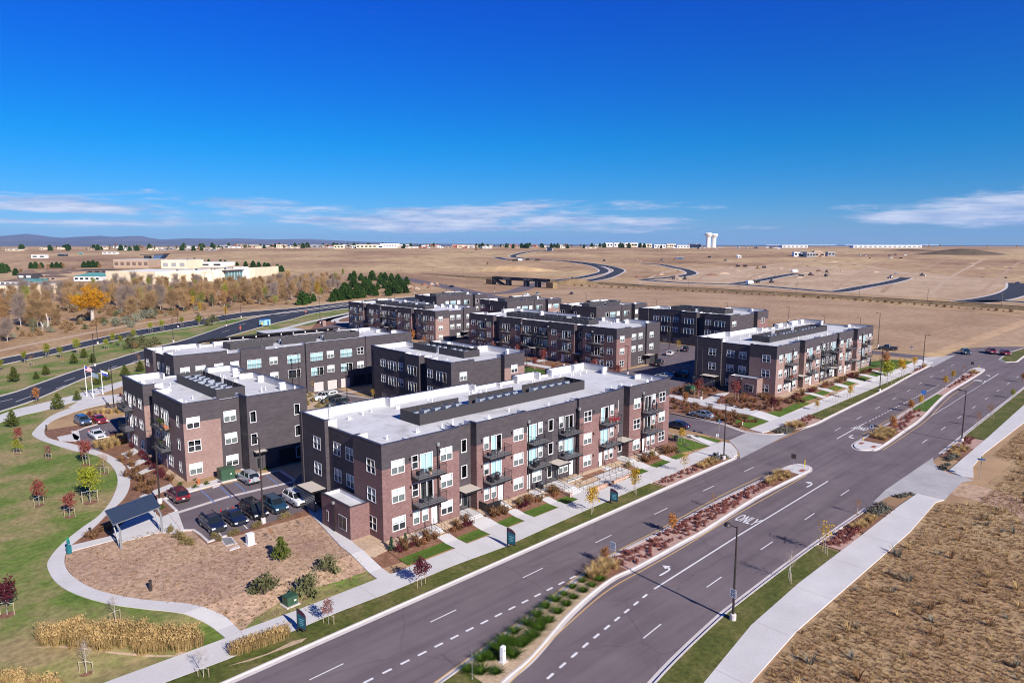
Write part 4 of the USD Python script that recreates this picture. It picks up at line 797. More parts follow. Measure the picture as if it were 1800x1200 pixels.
sb = [[('W', 5.9, (1, 2)), ('J', 1.6, (1, 2)), ('G', 4.6, (0,)), ('G', 1.4, (0,))], [('S', 9.6, (1, 2))], [('J', 11.4, (1, 2))], [('W', 16.6, (1, 2)), ('J', 19.2, (1, 2)), ('W', 23.3, (1, 2)), ('G', 16.0, (0,)), ('G', 19.0, (0,)), ('G', 22.4, (0,))]]
SBACK = [(0, 7.9, 0, 11.55, 'd', sb[0]), (7.9, 10.5, 1.4, 11.25, 'd', sb[1]), (10.5, 15.6, 0, 11.65, 'd', sb[2]), (15.6, SL_, .25, 11.85, 'd', sb[3])]
ALLU = {}
def put(key, *a, **k):
    t, u = block('apartment_building', a[0], key, *a[1:], **k); ALLU[key] = (t, u); return t
LS, SS = (10.2, 6.6, 43.4, 11.0, 3, 0), (6.5, 6.2, 24.5, 10.6, 2, 0)
put('A', 'three storey red brick apartment block nearest the street with long white roof', (41.3, 64.7, 0), 0, FRONT, BACK, {'l': END, 'r': END}, LL, LD, 'red_brick', detail=2, show=('f', 'l'), screen=LS, seed=3)
put('K', 'tan brick apartment block beside the far end of the street', (148.6, 68.7, 0), 0, FRONT, BACK, {'l': END, 'r': END}, LL, LD, 'tan_brick', sc=(1.036, 1.05, 1), detail=2, show=('f', 'l'), screen=LS, seed=5)
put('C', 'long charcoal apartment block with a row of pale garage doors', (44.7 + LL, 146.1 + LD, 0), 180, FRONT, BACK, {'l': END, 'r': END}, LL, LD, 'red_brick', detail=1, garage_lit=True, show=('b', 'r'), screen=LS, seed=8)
put('E', 'red brick apartment block behind the courtyard with its long balcony side in shade', (149.2, 177.0, 0), -90, FRONT, BACK, {'l': END, 'r': END}, LL, LD, 'red_brick', sc=(1.075, 1.08, 1), detail=1, show=('f', 'r'), screen=LS, seed=9)
put('F', 'tan brick apartment block farthest left behind the clubhouse with shaded balconies', (147.5, 253.0, 0), -90, FRONT, BACK, {'l': END, 'r': END}, LL, LD, 'tan_brick', sc=(1.02, 1.0, .97), detail=1, show=('f', 'r'), screen=LS, seed=10)
put('B', 'apartment block with pink brick corner beside the small car park and solar shelter', (32.0, 130.0, 0), -90, SFRONT, SBACK, {'l': SLEFT, 'r': SRIGHT}, SL_, SD, 'tan_brick', detail=2, show=('f', 'r'), screen=SS, seed=4)
put('D', 'small charcoal apartment block between the garages and the nearest long block', (101.0, 102.6, 0), 90, SFRONT, SBACK, {'l': SLEFT, 'r': SRIGHT}, SL_, SD + 1.2, 'tan_brick', detail=1, show=('b', 'l'), screen=SS, seed=6)
put('J', 'charcoal apartment block with a shaded garage side standing before the open field', (230.5, 111.5, 0), 90, SFRONT, SBACK, {'l': SLEFT, 'r': SRIGHT}, SL_, SD, 'red_brick', sc=(1.2, 1.36, 1), detail=1, show=('b', 'l'), screen=SS, seed=7)
put('I', 'far charcoal block with a blank left end, right of the two alike', (228.0, 180.5, 0), 180, SFRONT, SBACK, {'l': SLEFT, 'r': SRIGHT}, SL_, SD, 'red_brick', sc=(1.05, 1.15, 1), detail=0, show=('b', 'r'), screen=SS, seed=11)
put('H', 'far block with tan brick at its right end, between two charcoal ones', (222.3, 220.8, 0), 180, SFRONT, [(*SBACK[0][:4], '8.95', SBACK[0][5])] + SBACK[1:], {'l': SLEFT, 'r': SRIGHT}, SL_, SD, 'tan_brick', sc=(1.07, 1.1, 1), detail=0, show=('b', 'r'), screen=SS, seed=12)
put('G', 'farthest charcoal block beside the road junction under the railway bridge', (217.0, 263.5, 0), 180, SFRONT, SBACK, {'l': SLEFT, 'r': SRIGHT}, SL_, SD, 'tan_brick', sc=(1.0, 1.1, 1), detail=0, show=('b', 'r'), screen=SS, seed=13)
def wpt(key, x, y, z=0):
    """block-local point -> world"""
    m = UsdGeom.Xformable(ALLU[key][0]).GetLocalTransformation(); q = m.Transform(Gf.Vec3d(float(x), float(y), float(z))); return np.array([q[0], q[1], q[2]])
# extra pieces of the near block: one storey wing at its left end, entrance canopies, downpipes, wall lamps
A = ALLU['A'][0]
def wing(T, brick, mats_x0=-2.6):
    w = sbox(mats_x0, 2.9, -.002, 9.6); m = MB().skirt(w, -.05, 4.05); obj('wing_wall', m, brick, T)
    obj('wing_roof', MB().poly(w.buffer(-.05), 3.7), 'roof_membrane', T); r = w.difference(w.buffer(-.25, join_style='mitre')); obj('wing_parapet', MB().poly(r, 4.05).skirt(w.buffer(-.25, join_style='mitre'), 3.6, 4.05), 'roof_membrane', T)
    obj('wing_coping', MB().prism(w.buffer(.03, join_style='mitre').difference(w.buffer(-.24, join_style='mitre')), 4.055, 4.11), 'coping', T)
    for x0, x1, yy, nn in ((-2.2, -1.6, 2.9, 0), (0, 0, 0, 1)):
        pass
    w1 = Wall((mats_x0, 9.6), (mats_x0, 2.9)); w2 = Wall((mats_x0, 2.9), (0, 2.9))
    for wl, s, k in ((w1, 1.1, 'O'), (w1, 4.0, 'W'), ):
        wd, hh, _ = KIND[k]; p = sub(T, 'window'); f = MB(); f.obox(wl.p0, wl.u, wl.n, s, s + wd, .9, .9 + hh, .0, .03); obj('frame', f, 'white_frame', p)
        g = MB()
        for a, b in (((.07, wd / 2 - .04), (wd / 2 + .04, wd - .07)) if wd > 1 else ((.07, wd - .07),)): g.obox(wl.p0, wl.u, wl.n, s + a, s + b, .97, .83 + hh, .02, .036)
        obj('pane', g, 'dark_glass', p)
    d = MB().obox(w1.p0, w1.u, w1.n, 3.0, 3.12, 0, 3.6, .02, .14); obj('downpipe', d, 'black_metal', T); obj('conductor_head', MB().cbox(w1.P(3.06, 3.7, .12), (.3, .3, .3)), 'galvanised', T)
wing(A, 'red_brick'); wing(ALLU['K'][0], 'tan_brick')
def low_side(T):   # ground floor of the back left corner: screened bin store with a small canopy
    w = Wall((.1, LD), (.1, 13.2)); m = MB().obox(w.p0, w.u, w.n, 2.0, 5.9, 2.75, 2.95, .0, 2.2); p = obj('canopy', m, 'black_metal', T); obj('canopy_roof', MB().obox(w.p0, w.u, w.n, 2.05, 5.85, 2.95, 2.98, .02, 2.15), 'canopy_top', p)
    s = MB()
    for a in np.arange(0.0, 5.6, .34):
        for z in np.arange(.35, 2.3, .34): s.obox(w.p0, w.u, w.n, a, a + .22, z, z + .22, 1.60, 1.64)
    s2 = MB().obox(w.p0, w.u, w.n, -.1, 5.7, .1, 2.5, 1.52, 1.58); q = obj('bin_store_screen', s2, 'black_metal', T); obj('screen_pattern', s, 'galvanised', q, kind='stuff')
low_side(A); low_side(ALLU['K'][0])
for key, nlevel in (('A', 2), ('K', 1), ('E', 1), ('F', 1)):
    T = ALLU[key][0]; B = dict(thing=T, detail=1, key=key)
    for a, b, ins in ((11.45, 14.25, 1.2), (28.0, 30.6, .45), (LL - 14.25, LL - 11.45, 1.2)): canopy(B, Wall((0, ins), (LL, ins)), a, b, 3.0, 2.3)
    for x in (7.95, 23.62, 34.3, LL - 7.95):
        m = MB().cbox((x, -.12, 4.7), (.13, .13, 9.4)).cbox((x, -.08, 9.7), (.15, .22, .6)); obj('downpipe', m, 'black_metal', T)
        h = MB().cbox((x, -.16, 10.15), (.34, .30, .42), 0, 1.15); obj('conductor_head', h, 'galvanised', T)
    for x, f in [(x, f) for x in (3.85, 8.3, 15.1, 20.5, 27.7, 30.0, LL - 20.5, LL - 15.1, LL - 8.3, LL - 3.85) for f in (0, 1, 2)]:
        ins = .45 if 23.5 < x < 34.4 else 0
        obj('wall_lamp', MB().cbox((x, ins - .08, ZF[f] + 2.2), (.12, .16, .30)), 'black_metal', T)
B_ = ALLU['B'][0]
canopy(dict(thing=B_, detail=2, key='B'), Wall((SL_ + 2.5, 8.3), (SL_ + 2.5, SD)), .6, 2.5, 3.05, 1.2)
for k, T in (('E', ALLU['E'][0]), ('F', ALLU['F'][0])):
    w = Wall((LL - .1, 13.2), (LL - .1, LD)); canopy(dict(thing=T, detail=1, key=k), w, -1.5, 1.6, 2.8, 1.8)
# patio slabs with rails at ground floor, entrance steps with handrails, low walls
def steps(x0, x1, y_door, label, n=4, rail_sides=(0, 1), land=1.5, group=None):
    t = thing('entrance_steps', label, 'steps', (0, 0, 0), 0, group); z0 = .05; m = MB(); run = .34
    y = y_door; m.box(x0, y - land, ZL, x1, y - .02, z0); obj('landing', m, 'concrete', t)
    for k in range(n):
        zt = z0 - (k + 1) * (z0 - ZL - .12) / (n); m = MB().box(x0, y - land - (k + 1) * run, ZL - .05, x1, y - land - k * run - .003, zt); obj('step', m, 'concrete', t)
    ye = y - land - n * run
    for s in rail_sides:
        x = x0 + .06 if s == 0 else x1 - .06; m = MB(); a, b, c = np.array([x, y - .1, z0]), np.array([x, y - land, z0]), np.array([x, ye - .1, ZL + .13])
        for p, q in ((a, b), (b, c)): m.tube(p + ZUP * .95, q + ZUP * .95, .03, n=4); m.tube(p + ZUP * .5, q + ZUP * .5, .02, n=4)
        for p in (a, b, (b + c) / 2, c): m.tube(p, p + ZUP * .95, .028, n=4)
        obj('handrail', m, 'black_metal', t)
    return t
ya = 64.7
steps(47.1, 48.6, ya, 'narrow entrance steps nearest the left corner of the long red brick block')
steps(52.7, 55.2, ya + 1.2, 'wide entrance steps under the first canopy of the long red brick block', land=2.6)
steps(58.4, 59.9, ya, 'narrow entrance steps right of the first wide ones')
steps(64.8, 66.2, ya, 'narrow entrance steps left of the wide central steps')
steps(69.0, 71.5, ya + .45, 'wide central entrance steps with long sloping handrails', land=3.6)
steps(80.4, 82.0, ya, 'narrow entrance steps behind the railed ramp', land=1.4)
steps(85.6, 88.0, ya + 1.2, 'wide entrance steps beside the golden shrub', land=2.6)
steps(92.3, 93.8, ya, 'entrance steps nearest the right end of the long red brick block')
def patio(x0, x1, yd, label, dep=1.7, z=.05, solid=False):
    t = thing('patio', label, 'patio'); obj('slab', MB().box(x0, yd - dep, ZL - .05, x1, yd - .004, z), 'concrete', t)
    m = MB(); P = [(x0 + .05, yd - .05, z), (x0 + .05, yd - dep + .06, z), (x1 - .05, yd - dep + .06, z)]
    if solid: m.box(x0, yd - dep, z, x1 - .1, yd - dep + .06, z + 1.1).box(x0, yd - dep + .062, z, x0 + .06, yd - .1, z + 1.1)
    else: rail(m, P, .95, .3)
    obj('railing', m, 'black_metal', t)
patio(44.6, 47.05, ya, 'railed concrete patio left of the first narrow steps, at the near corner')
patio(55.9, 58.3, ya, 'patio behind black solid screen beside the first wide steps', solid=True)
patio(66.3, 68.6, ya + .45, 'small patio with black grill left of the central steps')
patio(72.0, 75.4, ya + .45, 'railed patio right of the central entrance')
patio(89.6, 92.2, ya, 'railed patio with a white covered chair at the right end of the block')
# the railed ramp and its sandstone walls in front of the centre
rt = thing('ramp', 'concrete access ramp with long black railings and stone edging before the red brick block', 'ramp', (0, 0, 0))
obj('ramp_slab', MB().add([(72.2, 59.9, ZL), (83.4, 59.9, ZL), (83.4, 61.4, ZL), (72.2, 61.4, ZL), (72.2, 59.9, -.35), (83.4, 59.9, -.1), (83.4, 61.4, -.1), (72.2, 61.4, -.35)], BOXF), 'concrete', rt)
for yy in (59.95, 61.35):
    m = MB(); rail(m, [(72.3, yy, -.33), (77.5, yy, -.2), (83.3, yy, -.1)], .95, step=1.3); obj('railing', m, 'black_metal', rt)
obj('upper_slab', MB().box(77.0, 61.402, ZL, 83.4, 62.7, -.08), 'concrete', rt)
plain_wall = lambda x0, y0, x1, y1, lab, z=-.12: (lambda t: [obj('stone', MB().cbox((x0 + (x1 - x0) * (k + .5) / n, y0 + (y1 - y0) * (k + .5) / n, (ZL + z) / 2 + .03 * ((k * 7) % 3 - 1)), (abs(x1 - x0) / n - .03 if abs(x1 - x0) > abs(y1 - y0) else .36, abs(y1 - y0) / n - .03 if abs(y1 - y0) >= abs(x1 - x0) else .36, z - ZL + .1)), 'sandstone', t) for n in (max(3, int(max(abs(x1 - x0), abs(y1 - y0)) / .6)),) for k in range(n)])(thing('stone_wall', lab, 'low wall', (0, 0, 0)))
plain_wall(68.75, 63.0, 68.75, 60.0, 'low stone retaining wall left of the central steps', .05)
plain_wall(73.0, 59.55, 76.4, 59.55, 'low stone wall below the left end of the ramp')
plain_wall(77.6, 59.55, 83.4, 59.55, 'long low stone wall along the front of the ramp')

# ------------------------------------------------------------------ plants
for nm, c1, c2, tr in (('leaf_red', (.27, .075, .06), (.42, .18, .13), .3), ('leaf_pink', (.34, .15, .13), (.48, .26, .22), .3), ('leaf_maroon', (.11, .025, .035), (.22, .06, .07), .25), ('leaf_gold', (.50, .31, .035), (.62, .44, .09), .35),
                      ('leaf_lime', (.28, .29, .03), (.45, .42, .06), .35), ('leaf_orange', (.40, .17, .05), (.55, .28, .09), .3), ('leaf_green', (.07, .105, .02), (.14, .17, .035), .3), ('leaf_cottonwood', (.52, .255, .02), (.66, .38, .05), .3),
                      ('needle', (.040, .078, .018), (.095, .14, .036), .15), ('needle_blue', (.05, .085, .05), (.10, .14, .085), .15), ('needle_olive', (.085, .105, .022), (.19, .20, .055), .2), ('leaf_olive', (.15, .15, .07), (.27, .25, .14), .25), ('leaf_silver', (.27, .27, .19), (.42, .39, .28), .2),
                      ('blade_tan', (.48, .335, .15), (.66, .50, .27), .3), ('blade_green', (.06, .11, .015), (.12, .17, .03), .3), ('blade_brown', (.22, .12, .06), (.38, .22, .11), .25), ('shrub_red', (.27, .10, .085), (.46, .23, .19), .2), ('leaf_straw', (.24, .19, .075), (.40, .31, .14), .25), ('leaf_brush', (.30, .19, .10), (.50, .34, .17), .2),
                      ('shrub_rust', (.30, .13, .06), (.42, .22, .11), .2), ('shrub_grey', (.19, .18, .14), (.30, .28, .22), .2), ('dry_blade', (.29, .18, .10), (.52, .36, .21), .2), ('field_blade', (.31, .19, .10), (.50, .34, .19), .25), ('turf_blade', (.40, .27, .19), (.52, .37, .27), .2), ('twig_leaf', (.36, .235, .12), (.54, .38, .20), .2), ('twig_ash', (.31, .24, .20), (.45, .36, .30), .2), ('twig_rust', (.36, .21, .095), (.52, .33, .15), .2)):
    leafy(nm, c1, c2, tr)
def cloud(centers, n, spread, size, rng, flat=0.0, up=0.0):
    """n leaf-sized quads gathered round the given centres"""
    centers = np.asarray(centers, float); c = centers[rng.integers(0, len(centers), n)] + rng.normal(0, 1, (n, 3)) * spread
    a = rng.normal(0, 1, (n, 3)); a[:, 2] += up; a /= np.linalg.norm(a, axis=1)[:, None]; b = np.cross(a, rng.normal(0, 1, (n, 3))); b /= np.linalg.norm(b, axis=1)[:, None]
    s = (size * rng.uniform(.6, 1.4, n))[:, None]
    v = np.stack([c - a * s, c + b * s * .55, c + a * s, c - b * s * .55], 1).reshape(-1, 3); i = np.arange(n) * 4
    return v, np.vstack([np.stack([i, i + 1, i + 2], 1), np.stack([i, i + 2, i + 3], 1)])
def limbs(mb, rng, h, z0, n, reach, r, rise=.9, k=3, top=None):
    """limbs leaving the trunk between z0 and h; returns points along their outer parts"""
    pts = []
    for j in range(n):
        z = z0 + (h - z0) * (j / n) ** .9 * .75; a = j * 2.4 + rng.uniform(-.4, .4); L = reach * rng.uniform(.75, 1.1) * (1 - .45 * (z - z0) / max(.01, h - z0))
        d = unit([math.cos(a), math.sin(a), rise * rng.uniform(.7, 1.3)]); p = [np.array([0, 0, z])]
        for q in range(k): d = unit(d + rng.normal(0, .16, 3) + [0, 0, .10]); p.append(p[-1] + d * L / k)
        mb.path(p, r * .55, r * .14, 4); pts += [p[m] + (p[m + 1] - p[m]) * t for m in range(1, k) for t in (0.2, .6, 1.0)]
    return np.array(pts)
def twigs(mb, pts, n, length, w, rng, up=.5):
    """bare twigs: thin slivers"""
    c = pts[rng.integers(0, len(pts), n)] + rng.normal(0, length * .25, (n, 3)); d = rng.normal(0, 1, (n, 3)); d[:, 2] = np.abs(d[:, 2]) * up + .25; d /= np.linalg.norm(d, axis=1)[:, None]
    s = np.cross(d, rng.normal(0, 1, (n, 3))); s /= np.linalg.norm(s, axis=1)[:, None]; L = (length * rng.uniform(.5, 1.3, n))[:, None]
    v = np.stack([c - s * w, c + s * w, c + d * L], 1).reshape(-1, 3); return mb.add(v, np.arange(3 * n).reshape(-1, 3))
def g_young(h, crown, nleaf, mat, stakes=2, bark='grey_bark', size=.13, spread=.22, wide=.30, low=.36):
    def f(t, rng):
        tr = MB().path([(0, 0, -.05), (rng.normal(0, .02), 0, h * .35), (rng.normal(0, .04), rng.normal(0, .04), h * .93)], .055 * h / 4, .015, 6); lb = MB()
        p = limbs(lb, rng, h, h * low, 12, h * wide, .035 * h / 4); q = obj('trunk', tr, bark, t); obj('limbs', lb, bark, q)
        c = MB()
        if nleaf: c.add(*cloud(np.vstack([p, [[0, 0, h * .9]]]), nleaf, spread * h / 4, size, rng))
        twigs(c, p, 260 if nleaf < 200 else 60, h * .13, .006 * h / 4 + .002, rng)
        obj('crown', c, mat, t)
        for k in range(stakes):
            a = k * math.pi + .5; x, y = .75 * math.cos(a), .75 * math.sin(a); s = MB().tube((x, y, -.05), (x * 1.03, y * 1.03, 1.45), .035, n=5); st = obj('stake', s, 'stake_wood', t)
            obj('strap', MB().tube((x * 1.02, y * 1.02, 1.3), (0, 0, 1.42), .014, n=4), 'white_paint', st)
        obj('mulch_ring', MB().add(*disc(.75)), 'mulch', t)
    return f
def disc(r, n=14, z=.016):
    a = np.arange(n) * 2 * math.pi / n; v = np.vstack([[[0, 0, z + .03]], np.column_stack([np.cos(a) * r, np.sin(a) * r, np.full(n, z)])]); return v, [[0, 1 + i, 1 + (i + 1) % n] for i in range(n)]
def g_bare(h, mat, nt, leaf=None, nl=0, bark='grey_bark', wide=.34, trunk=.02, low=.2, n=15, tw=.012):
    def f(t, rng):
        lean = rng.normal(0, .05 * h, 2); tr = MB().path([(0, 0, -.2), (lean[0] * .3, lean[1] * .3, h * .4), (lean[0], lean[1], h * .9)], trunk * h, trunk * h * .2, 6); lb = MB()
        p = limbs(lb, rng, h, h * low, n, h * wide, trunk * h * .6, rise=1.3, k=4); q = obj('trunk', tr, bark, t); obj('limbs', lb, bark, q)
        c = twigs(MB(), p, nt, h * .15, tw * h / 8, rng, .9)
        if nl: c.add(*cloud(p, nl, h * .05, .12 * h / 7, rng))
        obj('crown', c, leaf or mat, t)
    return f
def g_pine(h, mat, w=.28, n=1500, clump=.16, bark='bark', low=.12, pw=1.0):
    def f(t, rng):
        obj('trunk', MB().path([(0, 0, -.1), (0, 0, h * .96)], .022 * h, .006 * h, 6), bark, t); P = []; lb = MB()
        tiers = 11
        for k in range(tiers):
            z = h * (low + (.97 - low) * k / (tiers - 1)); R = w * h * (1 - ((k + .4) / (tiers + .2)) ** pw) * rng.uniform(.85, 1.12) + .05 * h; m = max(4, int(9 * (1 - k / tiers)) + 2)
            for j in range(m):
                a = j * 2 * math.pi / m + rng.uniform(-.4, .4); r = R * rng.uniform(.75, 1.1)
                for u in (.3, .5, .7, .86, 1.0): P.append((math.cos(a) * r * u, math.sin(a) * r * u, z + r * (.22 * u) + rng.normal(0, .012 * h)))
                if k < 7: lb.tube((0, 0, z), (math.cos(a) * r * .9, math.sin(a) * r * .9, z + r * .2), .007 * h, .002 * h, n=3, cap=False)
        obj('branches', lb, bark, t); obj('crown', MB().add(*cloud(np.array(P), n, .022 * h, clump * h / 4, rng, up=.9)), mat, t)
    return f
def g_bush(r, h, n, mat, size=.10, stems=True, holes=.5):
    def f(t, rng):
        s = MB(); P = []
        for k in range(16):
            a = rng.uniform(0, 6.28); e = rng.uniform(.25, 1.5); d = np.array([math.cos(a) * math.cos(e) * r, math.sin(a) * math.cos(e) * r, math.sin(e) * h]) * rng.uniform(.75, 1.08)
            s.tube((0, 0, -.03), d * .9, .02 * h, .006 * h, n=3, cap=False); P += [d * u for u in (.55, .75, .9, 1.0)]
        obj('stems', s, 'bark', t); obj('foliage', MB().add(*cloud(np.array(P), n, .13 * (r + h) / 2, size, rng)), mat, t)
    return f
def blades(n, r, h, w, rng, lean=.45, droop=.25, base=.35):
    a = rng.uniform(0, 6.283, n); rr = r * base * np.sqrt(rng.random(n)); b = np.column_stack([np.cos(a) * rr, np.sin(a) * rr, np.zeros(n)]); a2 = a + rng.normal(0, .5, n); H = h * rng.uniform(.65, 1.1, n)
    o = np.column_stack([np.cos(a2), np.sin(a2), np.zeros(n)]) * (r * lean * rng.uniform(.3, 1.5, n))[:, None]; s = np.column_stack([-np.sin(a2), np.cos(a2), np.zeros(n)]) * w
    mid = b + o * .45 + ZUP * (H * .62)[:, None]; tip = b + o * (1 + droop) + ZUP * H[:, None]
    v = np.stack([b - s, b + s, mid + s * .8, mid - s * .8, tip], 1).reshape(-1, 3); i = np.arange(n) * 5
    return v, np.vstack([np.stack([i, i + 1, i + 2], 1), np.stack([i, i + 2, i + 3], 1), np.stack([i + 3, i + 2, i + 4], 1)])
def g_grass(r, h, n, mat, w=.018, lean=.5, plume=None, base=None, wide=.35):
    def f(t, rng):
        if base: obj('leaf_base', MB().add(*blades(int(n * .6), r, h * .5, w, rng, .9)), base, t)
        obj('blades', MB().add(*blades(n, r, h, w, rng, lean, .15 if wide > .5 else .25, wide)), mat, t)
        if plume: obj('plumes', MB().add(*cloud(np.column_stack([rng.normal(0, r * .45, 40), rng.normal(0, r * .45, 40), rng.uniform(h * .75, h * 1.1, 40)]), 90, .05, .09, rng, up=3)), plume, t)
    return f
class Kind:
    """a kind of plant: a few variants, each built once and then referenced"""
    def __init__(s, name, cat, gen, variants=2, seed=0): s.name, s.cat, s.gen, s.nv, s.seed, s.roots, s.n = name, cat, gen, variants, seed, {}, 0
    def put(s, loc, label, group=None, sc=1.0, rz=None):
        v = s.n % s.nv; s.n += 1; rz = RNG.uniform(0, 360) if rz is None else rz
        if v in s.roots: return dup(s.roots[v], loc, rz, sc, label, group, name=s.name)
        t = thing(s.name, label, s.cat, loc, rz, group, sc); s.gen(t, np.random.default_rng(s.seed * 17 + v)); s.roots[v] = t; return t
K = {
 'red': Kind('young_maple', 'tree', g_young(4.0, 1, 620, 'leaf_red'), 2, 1), 'pink': Kind('young_maple', 'tree', g_young(3.6, 1, 330, 'leaf_pink'), 2, 2), 'maroon': Kind('young_crabapple', 'tree', g_young(4.0, 1, 900, 'leaf_maroon', wide=.36, spread=.26), 1, 3),
 'lime': Kind('young_ash', 'tree', g_young(4.4, 1, 800, 'leaf_lime', spread=.28), 2, 4), 'gold': Kind('young_honeylocust', 'tree', g_young(4.2, 1, 560, 'leaf_gold', spread=.25), 2, 5), 'goldthin': Kind('young_honeylocust', 'tree', g_young(4.2, 1, 130, 'leaf_gold', spread=.3), 2, 6),
 'orange': Kind('young_oak', 'tree', g_young(3.6, 1, 520, 'leaf_orange', stakes=0, spread=.26, low=.25), 2, 7), 'barey': Kind('bare_sapling', 'tree', g_young(4.2, 1, 0, 'twig_ash', bark='pale_bark'), 2, 8), 'thin': Kind('bare_sapling', 'tree', g_young(4.2, 1, 60, 'leaf_orange'), 2, 9),
 'pine': Kind('pine_tree', 'tree', g_pine(4.0, 'needle_olive', w=.36, n=1500, pw=1.4), 3, 10), 'bluepine': Kind('pine_tree', 'tree', g_pine(3.4, 'needle_blue', w=.36, n=1200, pw=1.5), 2, 11), 'ever': Kind('evergreen_tree', 'tree', g_pine(9.0, 'needle', w=.40, n=3000, clump=.26, pw=2.2, low=.03), 3, 12),
 'tan': Kind('bare_tree', 'tree', g_bare(9.0, 'twig_leaf', 3000, 'twig_leaf', 900, wide=.46, tw=.02, n=22, low=.08, trunk=.014), 3, 13), 'ash': Kind('bare_tree', 'tree', g_bare(10.0, 'twig_ash', 3800, bark='pale_bark', wide=.40, tw=.018, n=22, low=.10, trunk=.014), 3, 14), 'rust': Kind('bare_tree', 'tree', g_bare(8.0, 'twig_rust', 2200, 'twig_rust', 1500, wide=.45, tw=.018, n=18, low=.12), 2, 15),
 'yellow': Kind('yellow_tree', 'tree', g_bare(8.0, 'leaf_gold', 300, 'leaf_gold', 1500, wide=.28), 2, 16), 'olivet': Kind('olive_tree', 'tree', g_bare(8.0, 'leaf_olive', 300, 'leaf_olive', 1500, wide=.32, low=.1), 2, 17), 'limet': Kind('yellow_green_tree', 'tree', g_bare(9.0, 'leaf_lime', 300, 'leaf_lime', 1300), 2, 18),
 'bush_olive': Kind('shrub', 'shrub', g_bush(1.3, 1.5, 700, 'leaf_olive', .13), 2, 20), 'bush_silver': Kind('silver_shrub', 'shrub', g_bush(1.8, 2.0, 800, 'leaf_silver', .15), 2, 21), 'bush_brush': Kind('brush_shrub', 'shrub', g_bush(1.5, 1.7, 700, 'leaf_brush', .15), 3, 19), 'bush_red': Kind('red_shrub', 'shrub', g_bush(.42, .5, 260, 'shrub_red', .06), 2, 22), 'bush_maroon': Kind('maroon_shrub', 'shrub', g_bush(.85, .95, 420, 'leaf_maroon', .09), 2, 23),
 'bush_rust': Kind('rust_shrub', 'shrub', g_bush(.6, .65, 300, 'shrub_rust', .07), 2, 24), 'bush_green': Kind('green_shrub', 'shrub', g_bush(.5, .5, 280, 'leaf_green', .07), 2, 25), 'bush_grey': Kind('grey_green_shrub', 'shrub', g_bush(.75, .45, 320, 'shrub_grey', .08), 2, 26), 'bush_gold': Kind('golden_shrub', 'shrub', g_bush(.9, 1.2, 520, 'leaf_straw', .08), 1, 27), 'spruce': Kind('blue_spruce', 'tree', g_pine(1.7, 'needle_blue', w=.26, n=600, clump=.2), 1, 28),
 'feather': Kind('feather_grass', 'ornamental grass', g_grass(.62, 1.3, 190, 'blade_tan', .012, .5, 'blade_tan', 'blade_green', .85), 3, 30), 'fountain': Kind('fountain_grass', 'ornamental grass', g_grass(.62, .85, 130, 'blade_brown', .018, .8, 'blade_brown'), 3, 31), 'tan_grass': Kind('tan_grass', 'ornamental grass', g_grass(.7, 1.0, 170, 'blade_tan', .020, .8), 3, 32), 'green_clump': Kind('green_grass_clump', 'grass clump', g_grass(.85, .62, 190, 'blade_green', .026, 1.0), 3, 33)}
def plant(k, px, label, group=None, top=None, sc=None, href=None, rz=None):
    """px: where it meets the ground; top: pixel row of its tip, from which the height follows"""
    p = W(*px); H0 = {'red': 4, 'pink': 3.6, 'maroon': 4, 'lime': 4.4, 'gold': 4.2, 'goldthin': 4.2, 'orange': 3.6, 'barey': 4.2, 'thin': 4.2, 'pine': 4.4, 'bluepine': 3.7, 'ever': 9.6, 'tan': 9.6, 'ash': 10.6, 'rust': 8.6, 'yellow': 8.6, 'olivet': 8.6, 'limet': 9.6, 'bush_olive': 1.7, 'bush_silver': 2.3, 'spruce': 1.8}.get(k, 1.0)
    if top is not None: sc = height(px[0], top, p) / H0
    return K[k].put(p, label, group, sc or 1.0, rz)
